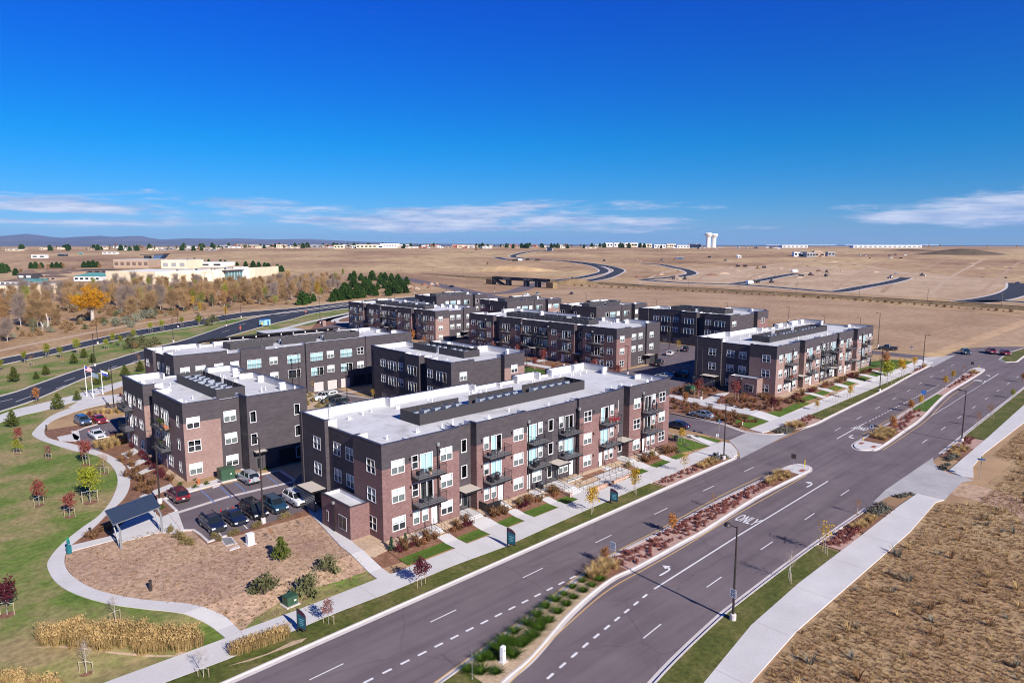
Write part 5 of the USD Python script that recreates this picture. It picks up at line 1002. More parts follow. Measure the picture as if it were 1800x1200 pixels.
# trees on and round the lawn
for k, px, top, lab in [
 ('red', (33, 780), 750, 'small red tree on the lawn nearest the left road walk'), ('lime', (30, 798), 772, 'small pale yellow tree on the lawn just below a red one'), ('pink', (86, 807), 781, 'staked pink tree on the lawn beside the inner bend of the path'),
 ('red', (152, 817), 772, 'largest red staked tree between lawn path and car park'), ('thin', (184, 832), 795, 'almost bare sapling on brown soil inside the path bend'), ('lime', (159, 883), 818, 'tall yellow green tree on the lawn beside the path'),
 ('red', (69, 888), 843, 'round red staked tree alone in the middle of the lawn'), ('red', (123, 908), 865, 'red staked tree on brown lawn left of the solar shelter'), ('maroon', (13, 1080), 1018, 'dark maroon staked tree at the left edge of the lawn'),
 ('barey', (203, 1089), 1043, 'bare staked sapling below the curving path'), ('barey', (152, 1182), 1122, 'bare sapling with two stakes below the tan grass bed'), ('barey', (358, 1191), 1138, 'bare staked sapling beside the walk at the bottom edge'),
 ('pink', (578, 1098), 1052, 'sparse pink street tree beside the lowest banner sign'), ('maroon', (741, 1031), 980, 'purple street tree casting shadow on the walk'),
 ('gold', (1041, 902), 853, 'golden street tree left of the second banner sign before the red brick block'), ('gold', (1116, 868), 822, 'golden street tree right of the second banner sign'), ('goldthin', (1203, 832), 794, 'thin golden street tree in the red gravel bed near the corner'),
 ('gold', (1198, 778), 752, 'golden small tree at the right end of the red brick block'), ('pine', (495, 983), 940, 'bushy green young pine on dry turf behind the white box'), ('thin', (533, 925), 905, 'small golden sapling beside the white car'), ('thin', (476, 948), 926, 'tiny orange sapling between pine and lamp'),
 ('orange', (1182, 937), 902, 'orange tree in the red gravel of the nearer median'), ('orange', (1063, 990), 958, 'orange tree in tan grass of the nearer median'), ('thin', (1253, 893), 866, 'nearly bare tree among red shrubs of the nearer median'),
 ('goldthin', (1450, 973), 917, 'thin golden tree on the right verge beside the red shrubs'), ('barey', (1388, 1022), 963, 'bare tree with two stakes on the right verge nearest the speed sign'), ('thin', (1507, 903), 875, 'thin orange tree by the kerb of the near right bed'),
 ('lime', (1780, 700), 684, 'small round yellow tree on the far right verge'), ('thin', (1740, 737), 708, 'almost bare tree on the far right verge'), ('thin', (1718, 750), 722, 'almost bare tree near the far right lamp'), ('orange', (1798, 672), 655, 'orange tree at the right edge of the far verge'),
 ('orange', (1570, 755), 729, 'orange tree at the near end of the farther median'), ('orange', (1601, 724), 702, 'wide orange tree just before the green lawn of the farther median'), ('gold', (1618, 716), 695, 'golden tree at the green lawn of the farther median'),
 ('gold', (1661, 681), 660, 'large golden tree in the far half of the farther median'), ('gold', (1675, 669), 651, 'second golden tree in the far half of the farther median'), ('thin', (1694, 655), 641, 'thin tree at the far tip of the farther median'),
 ('gold', (1436, 722), 703, 'street tree nearest the side street before the tan brick block'), ('goldthin', (1468, 708), 681, 'second street tree before the tan brick block'), ('gold', (1494, 701), 677, 'third street tree before the tan brick block'), ('lime', (1559, 676), 634, 'tall yellow green street tree beside the far lamp'), ('gold', (1584, 665), 630, 'narrow golden tree near the far corner walk'), ('gold', (1607, 648), 627, 'golden tree at the far street corner'),
 ('orange', (1555, 646), 616, 'orange tree behind the far end of the tan brick block'), ('red', (1292, 703), 668, 'red tree before the blank end of the tan brick block'), ('red', (1228, 699), 665, 'red tree beside the lamp near the dark garage'), ('pink', (1268, 715), 694, 'pink tree among red grasses at the side street'), ('orange', (1204, 712), 690, 'small tree in the grass bed by the green box'),
 ('maroon', (1358, 722), 698, 'dark red tree at the corner of the tan brick block'), ('red', (158, 740), 722, 'red tree behind the blue car in the upper car park'), ('red', (215, 768), 750, 'red tree among tan grasses in the upper car park'),
 ('red', (955, 640), 612, 'tall bright red tree in the courtyard walk'), ('red', (940, 648), 627, 'smaller red tree left of the tallest courtyard one'), ('orange', (973, 655), 638, 'orange shrub like tree on the courtyard lawn'), ('red', (910, 625), 605, 'red tree before the shaded balconies at left'), ('pink', (868, 618), 598, 'pink tree at the left end of the courtyard'), ('red', (1045, 655), 630, 'red tree low before the shaded brick corner'), ('red', (1086, 665), 640, 'red tree at the brick corner facing the parking court'), ('pink', (1012, 655), 635, 'small pink tree in the middle of the courtyard'), ('orange', (725, 600), 580, 'orange tree before the pale brick corner behind the garages'), ('orange', (746, 602), 590, 'low orange tree behind the garages'),
 ('goldthin', (1192, 618), 598, 'golden sapling at the far parking rows'), ('goldthin', (655, 702), 683, 'golden sapling standing in the parking court'), ('goldthin', (549, 690), 668, 'thin sapling before the garage doors'), ('orange', (64, 706), 681, 'orange staked tree on the verge of the left road')]:
    plant(k, px, lab, top=top)
for px, top, lab in [((22, 750), 719, 'pine on the lawn corner at the left road walk'), ((102, 719), 689, 'large pine between the two walks'), ((136, 704), 685, 'narrow pine beside the flagpoles'), ((172, 676), 653, 'dense pine behind the flagpoles'), ((188, 668), 648, 'second pine behind the flagpoles'), ((220, 661), 640, 'pine with reddish tip along the left road'), ((247, 653), 632, 'pine nearest the garage block along the left road'),
                     ((81, 659), 640, 'round pine on the road median by pale stones'), ((64, 666), 652, 'low pine on the road median'), ((25, 671), 643, 'broad pine on the road median at left'), ((130, 639), 620, 'pine in the middle of the road median'), ((148, 629), 611, 'olive pine far along the road median'), ((163, 637), 620, 'pine beside the median lamp')]: plant('pine', px, lab, top=top)
for i, (px, top) in enumerate([((83, 628), 604), ((106, 629), 608), ((136, 621), 596), ((187, 613), 595), ((199, 605), 585), ((212, 608), 588), ((235, 597), 579), ((43, 637), 617), ((2, 651), 632), ((265, 584), 566), ((285, 580), 562), ((320, 573), 556), ((350, 572), 556)]): plant('lime', px, 'yellow green staked sapling on the median of the left road', 'saplings on the median of the left road', top)
for px, top in [((55, 643), 623), ((112, 641), 626), ((245, 640), 622), ((238, 622), 600)]: plant('thin', px, 'nearly bare sapling beside the left road', 'bare saplings beside the left road', top)
for px, top in [((232, 612), 588), ((250, 607), 590), ((262, 612), 596), ((272, 606), 592), ((350, 563), 552), ((375, 566), 553), ((366, 572), 560)]: plant('bush_olive', px, 'olive brown bush on the median of the left road', 'bushes on the median of the left road', top)
for px, lab, s in [((465, 1045), 'round olive bush on the dry turf farthest left of the green box', 1.2), ((540, 1045), 'round olive bush right behind the green box', 1.25), ((578, 1003), 'grey green bush near the walk', 1.05)]: plant('bush_olive', px, lab, sc=s)
for px in [(300, 935), (312, 945), (325, 955), (320, 948), (335, 958)]: plant('bush_gold', px, 'yellow brown bush beside the car park corner', 'bushes beside the car park corner', sc=.75)
plant('spruce', (688, 968), 'small blue spruce in gravel at the near brick corner', sc=.95); plant('spruce', (713, 957), 'second small blue spruce beside the first patio', sc=.8)
# big yellow cottonwood
def g_cotton(t, rng):
    h = 20.0; tr = MB().path([(0, 0, -.3), (.2, 0, 4), (.5, .2, 8)], .95, .7, 9); lb = MB(); P = []
    for k in range(13):
        a = k * 2.4; e = rng.uniform(.45, 1.35); L = rng.uniform(8, 12.5); d = np.array([math.cos(a) * math.cos(e), math.sin(a) * math.cos(e), math.sin(e)]); p = [np.array([.4, .1, rng.uniform(4.5, 8)])]
        for q in range(4): d = unit(d + rng.normal(0, .18, 3)); p.append(p[-1] + d * L / 4)
        lb.path(p, .38, .07, 5)
        for q in (2, 3, 4): P += [p[q] + rng.normal(0, 1.3, 3) for _ in range(6)]
    q = obj('trunk', tr, 'pale_bark', t); obj('limbs', lb, 'grey_bark', q); obj('crown', MB().add(*cloud(np.array(P), 9000, .62, .30, rng)), 'leaf_cottonwood', t)
pc = W(163, 566); tc_ = thing('cottonwood_tree', 'huge golden cottonwood tree towering over the wood at left', 'tree', pc, 40, None, height(163, 497, pc) / 20.5); g_cotton(tc_, np.random.default_rng(5))
# evergreens beyond the road
for x, y, tp in [(545, 770, 650), (640, 760, 585), (760, 745, 620), (880, 710, 620), (730, 630, 530), (735, 540, 465), (810, 560, 490), (840, 640, 550), (985, 650, 590), (925, 560, 460), (1060, 560, 480), (1130, 580, 490), (1200, 580, 495), (1290, 600, 525), (1110, 690, 590), (1200, 695, 590), (1280, 690, 610), (190, 815, 680), (305, 780, 705), (700, 750, 640), (940, 690, 610), (590, 765, 650), (670, 700, 600), (780, 690, 590), (900, 640, 555), (860, 600, 520), (1010, 600, 520), (1060, 640, 560), (1160, 640, 560), (1240, 640, 550), (820, 740, 640), (1020, 560, 480), (700, 560, 490), (960, 720, 640), (1100, 720, 640), (510, 780, 690), (240, 800, 700)]:
    plant('ever', (500 + x / 6, 400 + y / 6), 'dark evergreen tree in the group beyond the left road', 'evergreens beyond the left road', 400 + tp / 6 - 1.5)
for px, top, lab in [((557, 525), 491, 'bright golden tree beside the evergreens'), ((507, 496), 472, 'yellow tree at the end of the cream store'), ((470, 520), 500, 'orange yellow tree in the wood near the glass corner of the store'), ((352, 552), 528, 'orange bush like tree beside the far carriageway'), ((397, 556), 536, 'small yellow tree beside the far carriageway'), ((538, 508), 478, 'yellow tree among bare ones left of the evergreens')]: plant('yellow', px, lab, top=top)
for px, top, lab in [((315, 522), 495, 'round olive green tree in the middle of the wood'), ((14, 548), 520, 'dark olive tree at the left edge of the wood'), ((275, 560), 536, 'olive tree behind the silver shrubs')]: plant('olivet', px, lab, top=top)
for px, top in [((485, 538), 517), ((530, 533), 513), ((550, 530), 516), ((603, 487), 470), ((590, 500), 476)]: plant('limet', px, 'yellow green tree standing before the evergreens', 'yellow green trees before the evergreens', top)
# the wood
wood = PG([(-20, 604), (0, 606), (70, 592), (150, 577), (240, 560), (330, 547), (420, 538), (500, 530), (600, 520), (610, 505), (540, 496), (470, 500), (420, 502), (200, 508), (100, 522), (0, 535), (-60, 560)])
wx0, wy0, wx1, wy1 = wood.bounds; cnt = 0; rw = np.random.default_rng(11); spots = []
while cnt < 315:
    px = (rw.uniform(-15, 610), 498 + 104 * rw.random() ** 1.35)
    if px[0] < 130 and 545 < px[1] < 596 and rw.random() < .72: continue
    if 118 < px[0] < 214 and px[1] > 548: continue
    q = W(*px)
    if not wood.contains(Point(q[:2])): continue
    if any((q[0] - s[0]) ** 2 + (q[1] - s[1]) ** 2 < 5.0 ** 2 for s in spots): continue
    spots.append(q); cnt += 1; r = rw.random()
    k = 'tan' if r < .46 else 'ash' if r < .62 else 'rust' if r < .82 else 'limet' if r < .89 else 'yellow' if r < .95 else 'olivet'
    lab = {'tan': 'tan bare tree in the wood beyond the left road', 'ash': 'grey bare tree in the wood beyond the left road', 'rust': 'rusty brown tree in the wood beyond the left road', 'limet': 'yellow green tree inside the wood beyond the left road', 'yellow': 'golden tree inside the wood beyond the left road', 'olivet': 'olive tree inside the wood beyond the left road'}[k]
    K[k].put(q, lab, lab.replace(' tree ', ' trees ').replace(' in the', ' of the'), rw.uniform(.8, 1.45) * (.75 if k in ('rust', 'olivet') else 1))
for j in range(170):
    px = (rw.uniform(-15, 520), 0); px = (px[0], np.interp(px[0], [0, 167, 330, 520], [598, 575, 549, 531]) - rw.uniform(-4, 48) * rw.random() ** .5); q = W(*px)
    k = ('bush_olive', 'bush_silver', 'bush_brush')[int(rw.choice(3, p=[.2, .2, .6]))]; lab = {'bush_olive': 'low olive bush', 'bush_silver': 'silvery bush', 'bush_brush': 'golden tan bush'}[k]; K[k].put(q, lab + ' at the edge of the wood', lab + 'es at the edge of the wood', rw.uniform(.7, 1.5))
for j in range(150):
    px = (rw.uniform(120, 600), 0); px = (px[0], np.interp(px[0], [120, 330, 600], [560, 545, 520]) - rw.uniform(0, 42)); K['bush_brush'].put(W(*px), 'golden tan undergrowth bush inside the wood', 'undergrowth of the wood', rw.uniform(1.0, 2.2))
for px, s in [((205, 573), 1.6), ((222, 570), 1.7), ((240, 566), 1.8), ((256, 560), 1.9), ((268, 556), 1.7), ((232, 575), 1.2)]: plant('bush_silver', px, 'large silver green shrub beside the far carriageway', 'silver shrubs beside the far carriageway', sc=s)
for (a, b, tp), lab in zip([(84, 575, 551), (74, 581, 566)], ['tall white dead trunk standing in the clearing', 'short white dead trunk standing in the clearing']):
    p = W(a, b); h = height(a, tp, p); t = thing('dead_trunk', lab, 'dead tree', p); obj('trunk', MB().path([(0, 0, -.2), (.3, .1, h * .5), (-.2, 0, h)], .4, .22, 7), 'pale_bark', t); obj('stub', MB().tube((.2, .1, h * .6), (1.0, .5, h * .78), .15, .05, 5), 'pale_bark', t)
# far evergreen and bare rows before the plains
for i, (px, top) in enumerate([((5, 480), 462), ((12, 478), 464), ((28, 484), 471), ((55, 472), 461), ((63, 472), 460), ((73, 471), 461), ((92, 471), 461), ((100, 471), 460), ((108, 471), 461), ((148, 470), 459), ((156, 470), 458), ((164, 470), 457), ((172, 470), 459), ((330, 461), 454), ((342, 461), 453), ((356, 462), 454), ((367, 462), 455), ((388, 465), 456), ((396, 466), 457), ((417, 467), 460), ((432, 469), 459), ((445, 470), 458), ((455, 471), 460), ((466, 473), 461), ((472, 475), 462), ((488, 478), 464), ((495, 478), 466)]):
    plant('ever', px, 'far dark evergreen in a row by the cream store', 'far evergreens by the cream store', top)
for px in [(70, 476), (85, 475), (112, 474), (176, 474), (130, 482), (460, 481), (478, 482), (38, 485)]: plant('rust', px, 'far rusty brown tree near the cream store', 'far brown trees near the cream store', sc=1.0)
plant('tan', (837, 443), 'lone tan tree on the empty plain', top=432); plant('rust', (857, 467), 'small lone tree on the plain before the railway', top=460)
# ---- shrubs and grasses
def inside(poly, step, rng, jit=.3):
    x0, y0, x1, y1 = poly.bounds; out = []
    for x in np.arange(x0, x1, step):
        for y in np.arange(y0, y1, step):
            q = (x + rng.uniform(-jit, jit) * step, y + rng.uniform(-jit, jit) * step)
            if poly.contains(Point(q)): out.append((*q, gz(*q)))
    return out
rg = np.random.default_rng(21)
def fill(k, poly, step, label, group, s0=.8, s1=1.2, dz=.11, keep=1.0):
    for q in inside(poly, step, rg):
        if rg.random() < keep: K[k].put((q[0], q[1], q[2] + dz), label, group, rg.uniform(s0, s1))
C5 = lambda pts: PG([(x / 4.5, 960 + y / 4.5) for x, y in pts])
fill('feather', C5([(250, 770), (430, 690), (620, 650), (1000, 680), (1400, 700), (1640, 740), (1550, 820), (1400, 850), (900, 830), (400, 790)]), .82, 'tall tan feather grass clump in the bed below the curving path', 'feather grasses in the bed below the path', .8, 1.15, .02)
fill('feather', C5([(-200, 1130), (-100, 1060), (250, 1070), (520, 1100), (500, 1140), (200, 1160)]), .9, 'tall tan feather grass clump at the bottom left corner', 'feather grasses at the bottom left corner', .75, 1.05, .02)
sheet('bed_edge', C5([(245, 805), (420, 795), (900, 850), (1400, 875), (1500, 845), (1440, 825), (1380, 858), (900, 832), (400, 780)]), .016, 'tan_gravel')
for k in range(13):
    f = k / 12; plant('feather', (412 + 90 * f, 1149 - 31 * f + (k % 2) * 3), 'feather grass clump in the short row between walk and kerb', 'feather grasses in the row at the kerb', sc=.85)
sheet('gravel_bed', PG([(440, 1163), (400, 1172), (470, 1150), (515, 1128), (540, 1122), (530, 1130)]), .115, 'tan_gravel')
fill('tan_grass', cut(M1, xg + .3, xt).buffer(-.35), .95, 'tan grass mound round the sign post in the nearer median', 'tan grasses round the median sign', .8, 1.15)
fill('tan_grass', cut(M1, xr - .5, xn - .3).buffer(-.3), .95, 'tan grass mound at the nose of the nearer median', 'tan grasses at the nose of the nearer median', .6, .9)
fill('tan_grass', cut(M2, 129.5, 138.5).buffer(-.25), 1.0, 'tan grass mound at the near nose of the farther median', 'tan grasses at the nose of the farther median', .7, 1.0)
fill('tan_grass', cut(M2, 218, 222.5).buffer(-.25), 1.1, 'tan grass mound at the far end of the farther median', 'tan grasses at the far end of the farther median', .7, 1.0)
fill('bush_red', cut(M1, xt, xr).buffer(-.3), .80, 'low red shrub in the gravel of the nearer median', 'red shrubs of the nearer median', .65, 1.1, keep=.88)
fill('bush_red', unary_union([cut(M2, 139, 160), cut(M2, 182, 217)]).buffer(-.4), 1.25, 'low red shrub in the gravel of the farther median', 'red shrubs of the farther median', .9, 1.4, keep=.9)
for x, y in [(1525, 45), (1610, 75), (1475, 85), (1550, 120), (1400, 130), (1485, 160), (1340, 185), (1410, 210), (1275, 228), (1360, 262), (1200, 280), (1290, 320), (1135, 345), (1225, 385), (1060, 405), (1155, 445), (965, 470), (1105, 500), (905, 530), (1020, 570), (955, 560), (830, 600), (955, 650), (905, 620), (715, 680), (800, 665), (620, 760), (710, 775), (825, 775), (1170, 400), (1050, 540), (880, 560)]:
    q = W(680 + x / 4.286, 1000 + (y + 18) / 4.286); K['green_clump'].put((q[0], q[1], q[2] + .12), 'green grass clump in the gravel of the nearer median', 'green clumps of the nearer median', RNG.uniform(.65, .90) * (.85 if x > 1300 else 1))
def strip(x0, x1, ya, yb, w): return Polygon([(x, w(x)[0] + .5) for x in np.linspace(x0, x1, 8)] + [(x, w(x)[1] - .5) for x in np.linspace(x1, x0, 8)]).buffer(0)
wl = lambda x: (ly(x) + .2, float(np.interp(x, [p[0] for p in front], [p[1] for p in front])))
fill('bush_red', strip(82.5, 92, 0, 0, wl), 1.1, 'low red shrub in gravel beside the street corner lamp', 'red shrubs near the street corner', .7, 1.1); fill('tan_grass', strip(93, 98, 0, 0, wl), .9, 'tan grass near the street corner lamp', 'tan grasses near the street corner', .55, .8); fill('bush_grey', strip(98, 101.5, 0, 0, wl), .9, 'grey green shrub at the foot of the corner lamp', 'grey shrubs at the corner lamp')
wl2 = lambda x: (ly(x) + .2, float(np.interp(x, [p[0] for p in f2], [p[1] for p in f2])))
fill('bush_grey', strip(121.5, 126, 0, 0, wl2), 1.0, 'grey green shrub at the kerb before the tan brick block', 'grey shrubs at the kerb by the tan brick block'); fill('tan_grass', strip(126, 131, 0, 0, wl2), 1.0, 'tan grass at the kerb before the tan brick block', 'tan grasses at the kerb by the tan brick block', .7, 1); fill('bush_red', strip(131.5, 138, 0, 0, wl2), 1.2, 'red shrub at the kerb before the tan brick block', 'red shrubs at the kerb by the tan brick block', .9, 1.2); fill('bush_red', strip(207, 221, 0, 0, wl2), 1.5, 'red shrub at the far street corner', 'red shrubs at the far street corner', 1, 1.4); fill('tan_grass', strip(219, 224, 0, 0, wl2), 1.3, 'tan grass at the far street corner', 'tan grasses at the far street corner', .8, 1)
wr = lambda w_: (lambda x: (float(np.interp(x, [p[0] for p in w_], [p[1] for p in w_])), ry(x) - .2))
fill('bush_red', strip(78.8, 85.2, 0, 0, wr(sw3l)), .9, 'low red shrub in the near bed on the right verge', 'red shrubs of the near right bed', .9, 1.3); fill('tan_grass', strip(85.8, 91.5, 0, 0, wr(sw3l)), .85, 'tan grass in the near bed on the right verge', 'tan grasses of the near right bed', .5, .7); fill('bush_grey', strip(91.5, 97.5, 0, 0, wr(sw3l)), 1.0, 'grey green shrub in the near bed on the right verge', 'grey shrubs of the near right bed')
fill('bush_grey', strip(125.5, 129, 0, 0, wr(sw4l)), 1.0, 'grey green shrub in the bed beyond the driveway', 'grey shrubs beyond the driveway'); fill('tan_grass', strip(129, 136, 0, 0, wr(sw4l)), 1.0, 'tan grass in the bed beyond the driveway', 'tan grasses beyond the driveway', .5, .75); fill('bush_red', strip(136.3, 143.5, 0, 0, wr(sw4l)), 1.1, 'low red shrub in the bed round the far right lamp', 'red shrubs round the far right lamp', .9, 1.3)
for px in [(1585, 873), (1592, 871), (1600, 870), (1578, 874)]: plant('bush_grey', px, 'dark green shrub on the near side of the right driveway', 'shrubs at the near side of the driveway', sc=.9)
for px in [(1655, 822), (1660, 826), (1665, 818)]: plant('bush_grey', px, 'grey green shrub in the small kerbed corner of the driveway', 'shrubs in the driveway corner', sc=1.0)
for a, b in ((40.9, 46.7), (48.9, 52.2), (55.5, 58.1), (60.2, 64.5), (66.5, 68.6), (88.3, 92.0), (94.1, 97.3)):
    for x in np.arange(a + .5, b, .85):
        k = ('fountain', 'fountain', 'bush_maroon', 'fountain', 'bush_rust')[int(rg.integers(0, 5))]; y = 61.7 + rg.uniform(-.25, .25); K[k].put((x, y, gz(x, y) + .1), {'fountain': 'brown fountain grass in the beds before the red brick block', 'bush_maroon': 'dark maroon shrub in the beds before the red brick block', 'bush_rust': 'rust coloured shrub in the beds before the red brick block'}[k], 'bed plants before the red brick block: ' + k.replace('_', ' '), rg.uniform(.8, 1.15) * (.75 if k == 'bush_maroon' else 1))
        if rg.random() < .6: K['fountain'].put((x + .3, y + 1.0, gz(x, y + 1) + .1), 'brown fountain grass in the beds before the red brick block', 'bed plants before the red brick block: fountain', rg.uniform(.7, 1.0))
for x, y, l in ((61.2, 62.5, 'golden shrub in the third bed before the red brick block'), (67.6, 62.0, 'golden shrub beside the central steps'), (84.6, 62.0, 'golden shrub beside the railed ramp'), (91.4, 62.3, 'golden shrub at the last steps of the red brick block')): K['bush_gold'].put((x, y, gz(x, y) + .1), l, None, .8)
for a, b in ((149.8, 157), (159.3, 164), (166.7, 172), (175.2, 180), (184.3, 190), (193.2, 199)):
    for x in np.arange(a, b, 1.2):
        k = ('fountain', 'bush_rust', 'bush_maroon')[int(rg.integers(0, 3))]; y = 65.2 + rg.uniform(-.5, .5); K[k].put((x, y, .1), {'fountain': 'brown grass in the beds before the tan brick block', 'bush_rust': 'rust shrub in the beds before the tan brick block', 'bush_maroon': 'maroon shrub in the beds before the tan brick block'}[k], 'bed plants before the tan brick block: ' + k.replace('_', ' '), rg.uniform(.9, 1.3))
redbed = unary_union([PG([(1180, 702), (1240, 718), (1340, 745), (1300, 752), (1262, 741), (1180, 724)]), PG([(1255, 708), (1300, 690), (1420, 706), (1368, 724), (1310, 722)]), PG([(1185, 690), (1240, 698), (1262, 688), (1205, 676)])])
fill('bush_rust', redbed, 1.5, 'rust shrub in the beds along the side street', 'rust shrubs along the side street', .6, 1.1, .02, .4); fill('fountain', redbed, 1.5, 'brown grass in the beds along the side street', 'brown grasses along the side street', .7, 1.15, .02, .45); fill('bush_red', redbed, 2.1, 'red shrub in the beds along the side street', 'red shrubs along the side street', .8, 1.4, .02, .5)
for px in [(235, 786), (249, 801), (262, 816), (271, 824), (279, 832), (286, 838), (256, 808)]: plant('bush_maroon', px, 'dark maroon shrub in the row before the balcony side of the corner block', 'maroon shrubs before the corner block', sc=1.0)
for px in [(228, 803), (232, 820), (240, 830), (248, 846), (236, 842), (255, 858), (262, 868), (300, 845), (222, 838), (244, 862), (268, 852), (215, 812)]: plant('fountain', px, 'tan brown grass clump between path and corner block', 'grass clumps between path and corner block', sc=1.15)
for px in [(170, 786), (180, 784), (190, 781), (200, 778), (210, 775), (220, 770), (185, 790), (196, 786), (208, 782), (218, 778), (226, 776)]: plant('tan_grass', px, 'tan grass clump beside the white car in the upper car park', 'tan grasses of the upper car park', sc=1.3)
for px in [(210, 726), (218, 724), (226, 722), (234, 720), (150, 733), (160, 730), (172, 728), (182, 727), (196, 727), (205, 723)]: plant('tan_grass', px, 'tan grass clump behind the upper car park', 'tan grasses behind the upper car park', sc=1.2)
for px in [(355, 837), (362, 835), (370, 833), (378, 831), (386, 829), (393, 827), (400, 825), (408, 822)]: plant('fountain', px, 'brown grass in the row below the pink brick wall', 'brown grasses below the pink brick wall', sc=1.3)
for px in [(342, 843), (363, 851), (317, 852), (414, 838), (440, 827), (468, 825), (343, 857), (285, 893)]: plant('bush_green', px, 'small green shrub beside the little car park', 'green shrubs beside the little car park', sc=.9)
for px in [(407, 942), (415, 938), (376, 945), (455, 925), (497, 912), (505, 908), (448, 928), (385, 950)]: plant('bush_gold', px, 'yellow green shrub at the noses of the parked cars', 'shrubs at the noses of the parked cars', sc=.6)
for px in [(205, 770), (199, 768), (212, 697), (222, 694), (229, 692), (234, 690), (383, 618), (395, 617), (562, 566), (567, 565), (588, 567)]: plant('bush_maroon', px, 'dark shrub in bark mulch near the left road', 'dark shrubs near the left road', sc=.8)
for px in [(155, 945), (170, 940), (180, 934), (192, 930), (165, 947), (250, 885), (242, 890)]: plant('fountain', px, 'rusty grass beside the solar shelter', 'rusty grasses beside the solar shelter', sc=.8)
for px in [(535, 702), (545, 698), (552, 706), (560, 716), (568, 722), (575, 712), (585, 715), (540, 712)]: plant('bush_gold', px, 'golden shrub on the gravel island of the parking court', 'shrubs on the parking court island', sc=1.0)
for px in [(1205, 783), (1188, 788), (1212, 770), (1225, 768), (1172, 790), (1195, 795)]: plant('bush_grey', px, 'low shrub in mulch at the right end of the red brick block', 'low shrubs at the right end of the red brick block', sc=.8)
for x in np.arange(113, 137, 2.2):
    for y in (121.8, 142.3): K['bush_rust'].put((x, y, .02), 'low rusty shrub along the courtyard walks', 'shrubs along the courtyard walks', 1.3)
# dry grass: tufts too many to count, on the field at right and on the turf inside the path
def tufts(name, pts, mats, scale, label, cat):
    pi = UsdGeom.PointInstancer.Define(stage, numbered('/World', name)); pr = []
    for k, mt in enumerate(mats):
        m = obj('tuft', MB().add(*blades(14, .30, .42, .022, np.random.default_rng(k), 1.0)), mt, pi.GetPrim()); pr.append(m.GetPath())
    n = len(pts); rr = np.random.default_rng(3); pi.CreatePrototypesRel().SetTargets(pr); pi.CreateProtoIndicesAttr(Vt.IntArray.FromNumpy(rr.integers(0, len(pr), n).astype(np.int32)))
    pi.CreatePositionsAttr(Vt.Vec3fArray.FromNumpy(np.asarray(pts, np.float32))); s = (scale * rr.uniform(.5, 1.5, n)).astype(np.float32); pi.CreateScalesAttr(Vt.Vec3fArray.FromNumpy(np.stack([s, s, s * rr.uniform(.7, 1.3, n)], 1).astype(np.float32)))
    a = rr.uniform(0, math.pi, n); pi.CreateOrientationsAttr(Vt.QuathArray([Gf.Quath(float(math.cos(q)), 0, 0, float(math.sin(q))) for q in a]))
    tag(pi.GetPrim(), label, cat, None, 'stuff')
rt_ = np.random.default_rng(31); P = []
fld = Polygon([(22, -30), (49.5, 22.6), (58.5, 23.4), (90, 23.3), (103, 24.2), (106, 20.5), (131, 20), (135, 24), (170, 24), (240, 22.6), (250, -60)])
from shapely import prepared
fld = fld.difference(unary_union([SW3, SW4, APR]).buffer(.35)); pf = prepared.prep(fld)
while len(P) < 42000:
    x = 25 + 150 * rt_.random() ** 1.7; y = rt_.uniform(-12, 24.3)
    if pf.contains(Point(x, y)):
        nz = meshkit.noise(np.array([[x * .35, y * .35, 0]]))[0]
        if rt_.random() < .75 + .8 * nz: P.append((x, y, ZL))
tufts('dry_grass', P, ['dry_blade', 'field_blade', 'dry_blade', 'field_blade', 'blade_tan'], .45, 'brown dry grass covering the open field on the right of the street', 'dry grass')
Q = [p for p in P if rt_.random() < .012]; tufts('dry_weeds', Q, ['blade_brown', 'blade_tan', 'shrub_grey'], 1.5, 'taller dark and pale weeds standing in the dry field on the right', 'weeds')
tb = PG([(424, 1111), (400, 1090), (365, 1072), (320, 1063), (260, 1058), (210, 1050), (165, 1037), (130, 1015), (117, 990), (125, 972), (208, 952), (290, 925), (340, 937), (365, 960), (470, 928), (545, 908), (655, 1010), (521, 1074)]); pf = prepared.prep(tb); x0, y0, x1, y1 = tb.bounds; P = []
while len(P) < 2600:
    x, y = rt_.uniform(x0, x1), rt_.uniform(y0, y1)
    if pf.contains(Point(x, y)): P.append((x, y, gz(x, y)))
tufts('dry_grass', P, ['turf_blade', 'dry_blade', 'turf_blade'], .36, 'short dry turf inside the bend of the footpath', 'dry grass')

# ------------------------------------------------------------------ vehicles
def paintm(name, c, rough=.28): return M(name, {'p': ('principled_bsdf', {'base_color': c, 'roughness': rough, 'coat_weight': .8, 'coat_roughness': .05, 'metallic': .15})}, [])
for n, c in (('car_white', (.72, .72, .73)), ('car_silver', (.36, .38, .41)), ('car_steel', (.19, .235, .30)), ('car_navy', (.012, .018, .045)), ('car_black', (.010, .010, .012)), ('car_maroon', (.12, .012, .022)), ('car_red', (.30, .018, .022)), ('car_blue', (.055, .10, .19)), ('car_teal', (.02, .06, .10)), ('car_grey', (.05, .052, .06)), ('truck_yellow', (.55, .36, .04)), ('truck_orange', (.50, .14, .03))): paintm(n, c)
plain('tyre', (.018, .018, .018), .85); plain('rim', (.42, .42, .43), .35, .7); plain('lens_white', (.75, .76, .78), .15); plain('lens_red', (.35, .015, .015), .2); plain('trim_black', (.02, .02, .022), .5); plain('plate', (.6, .62, .62), .5)
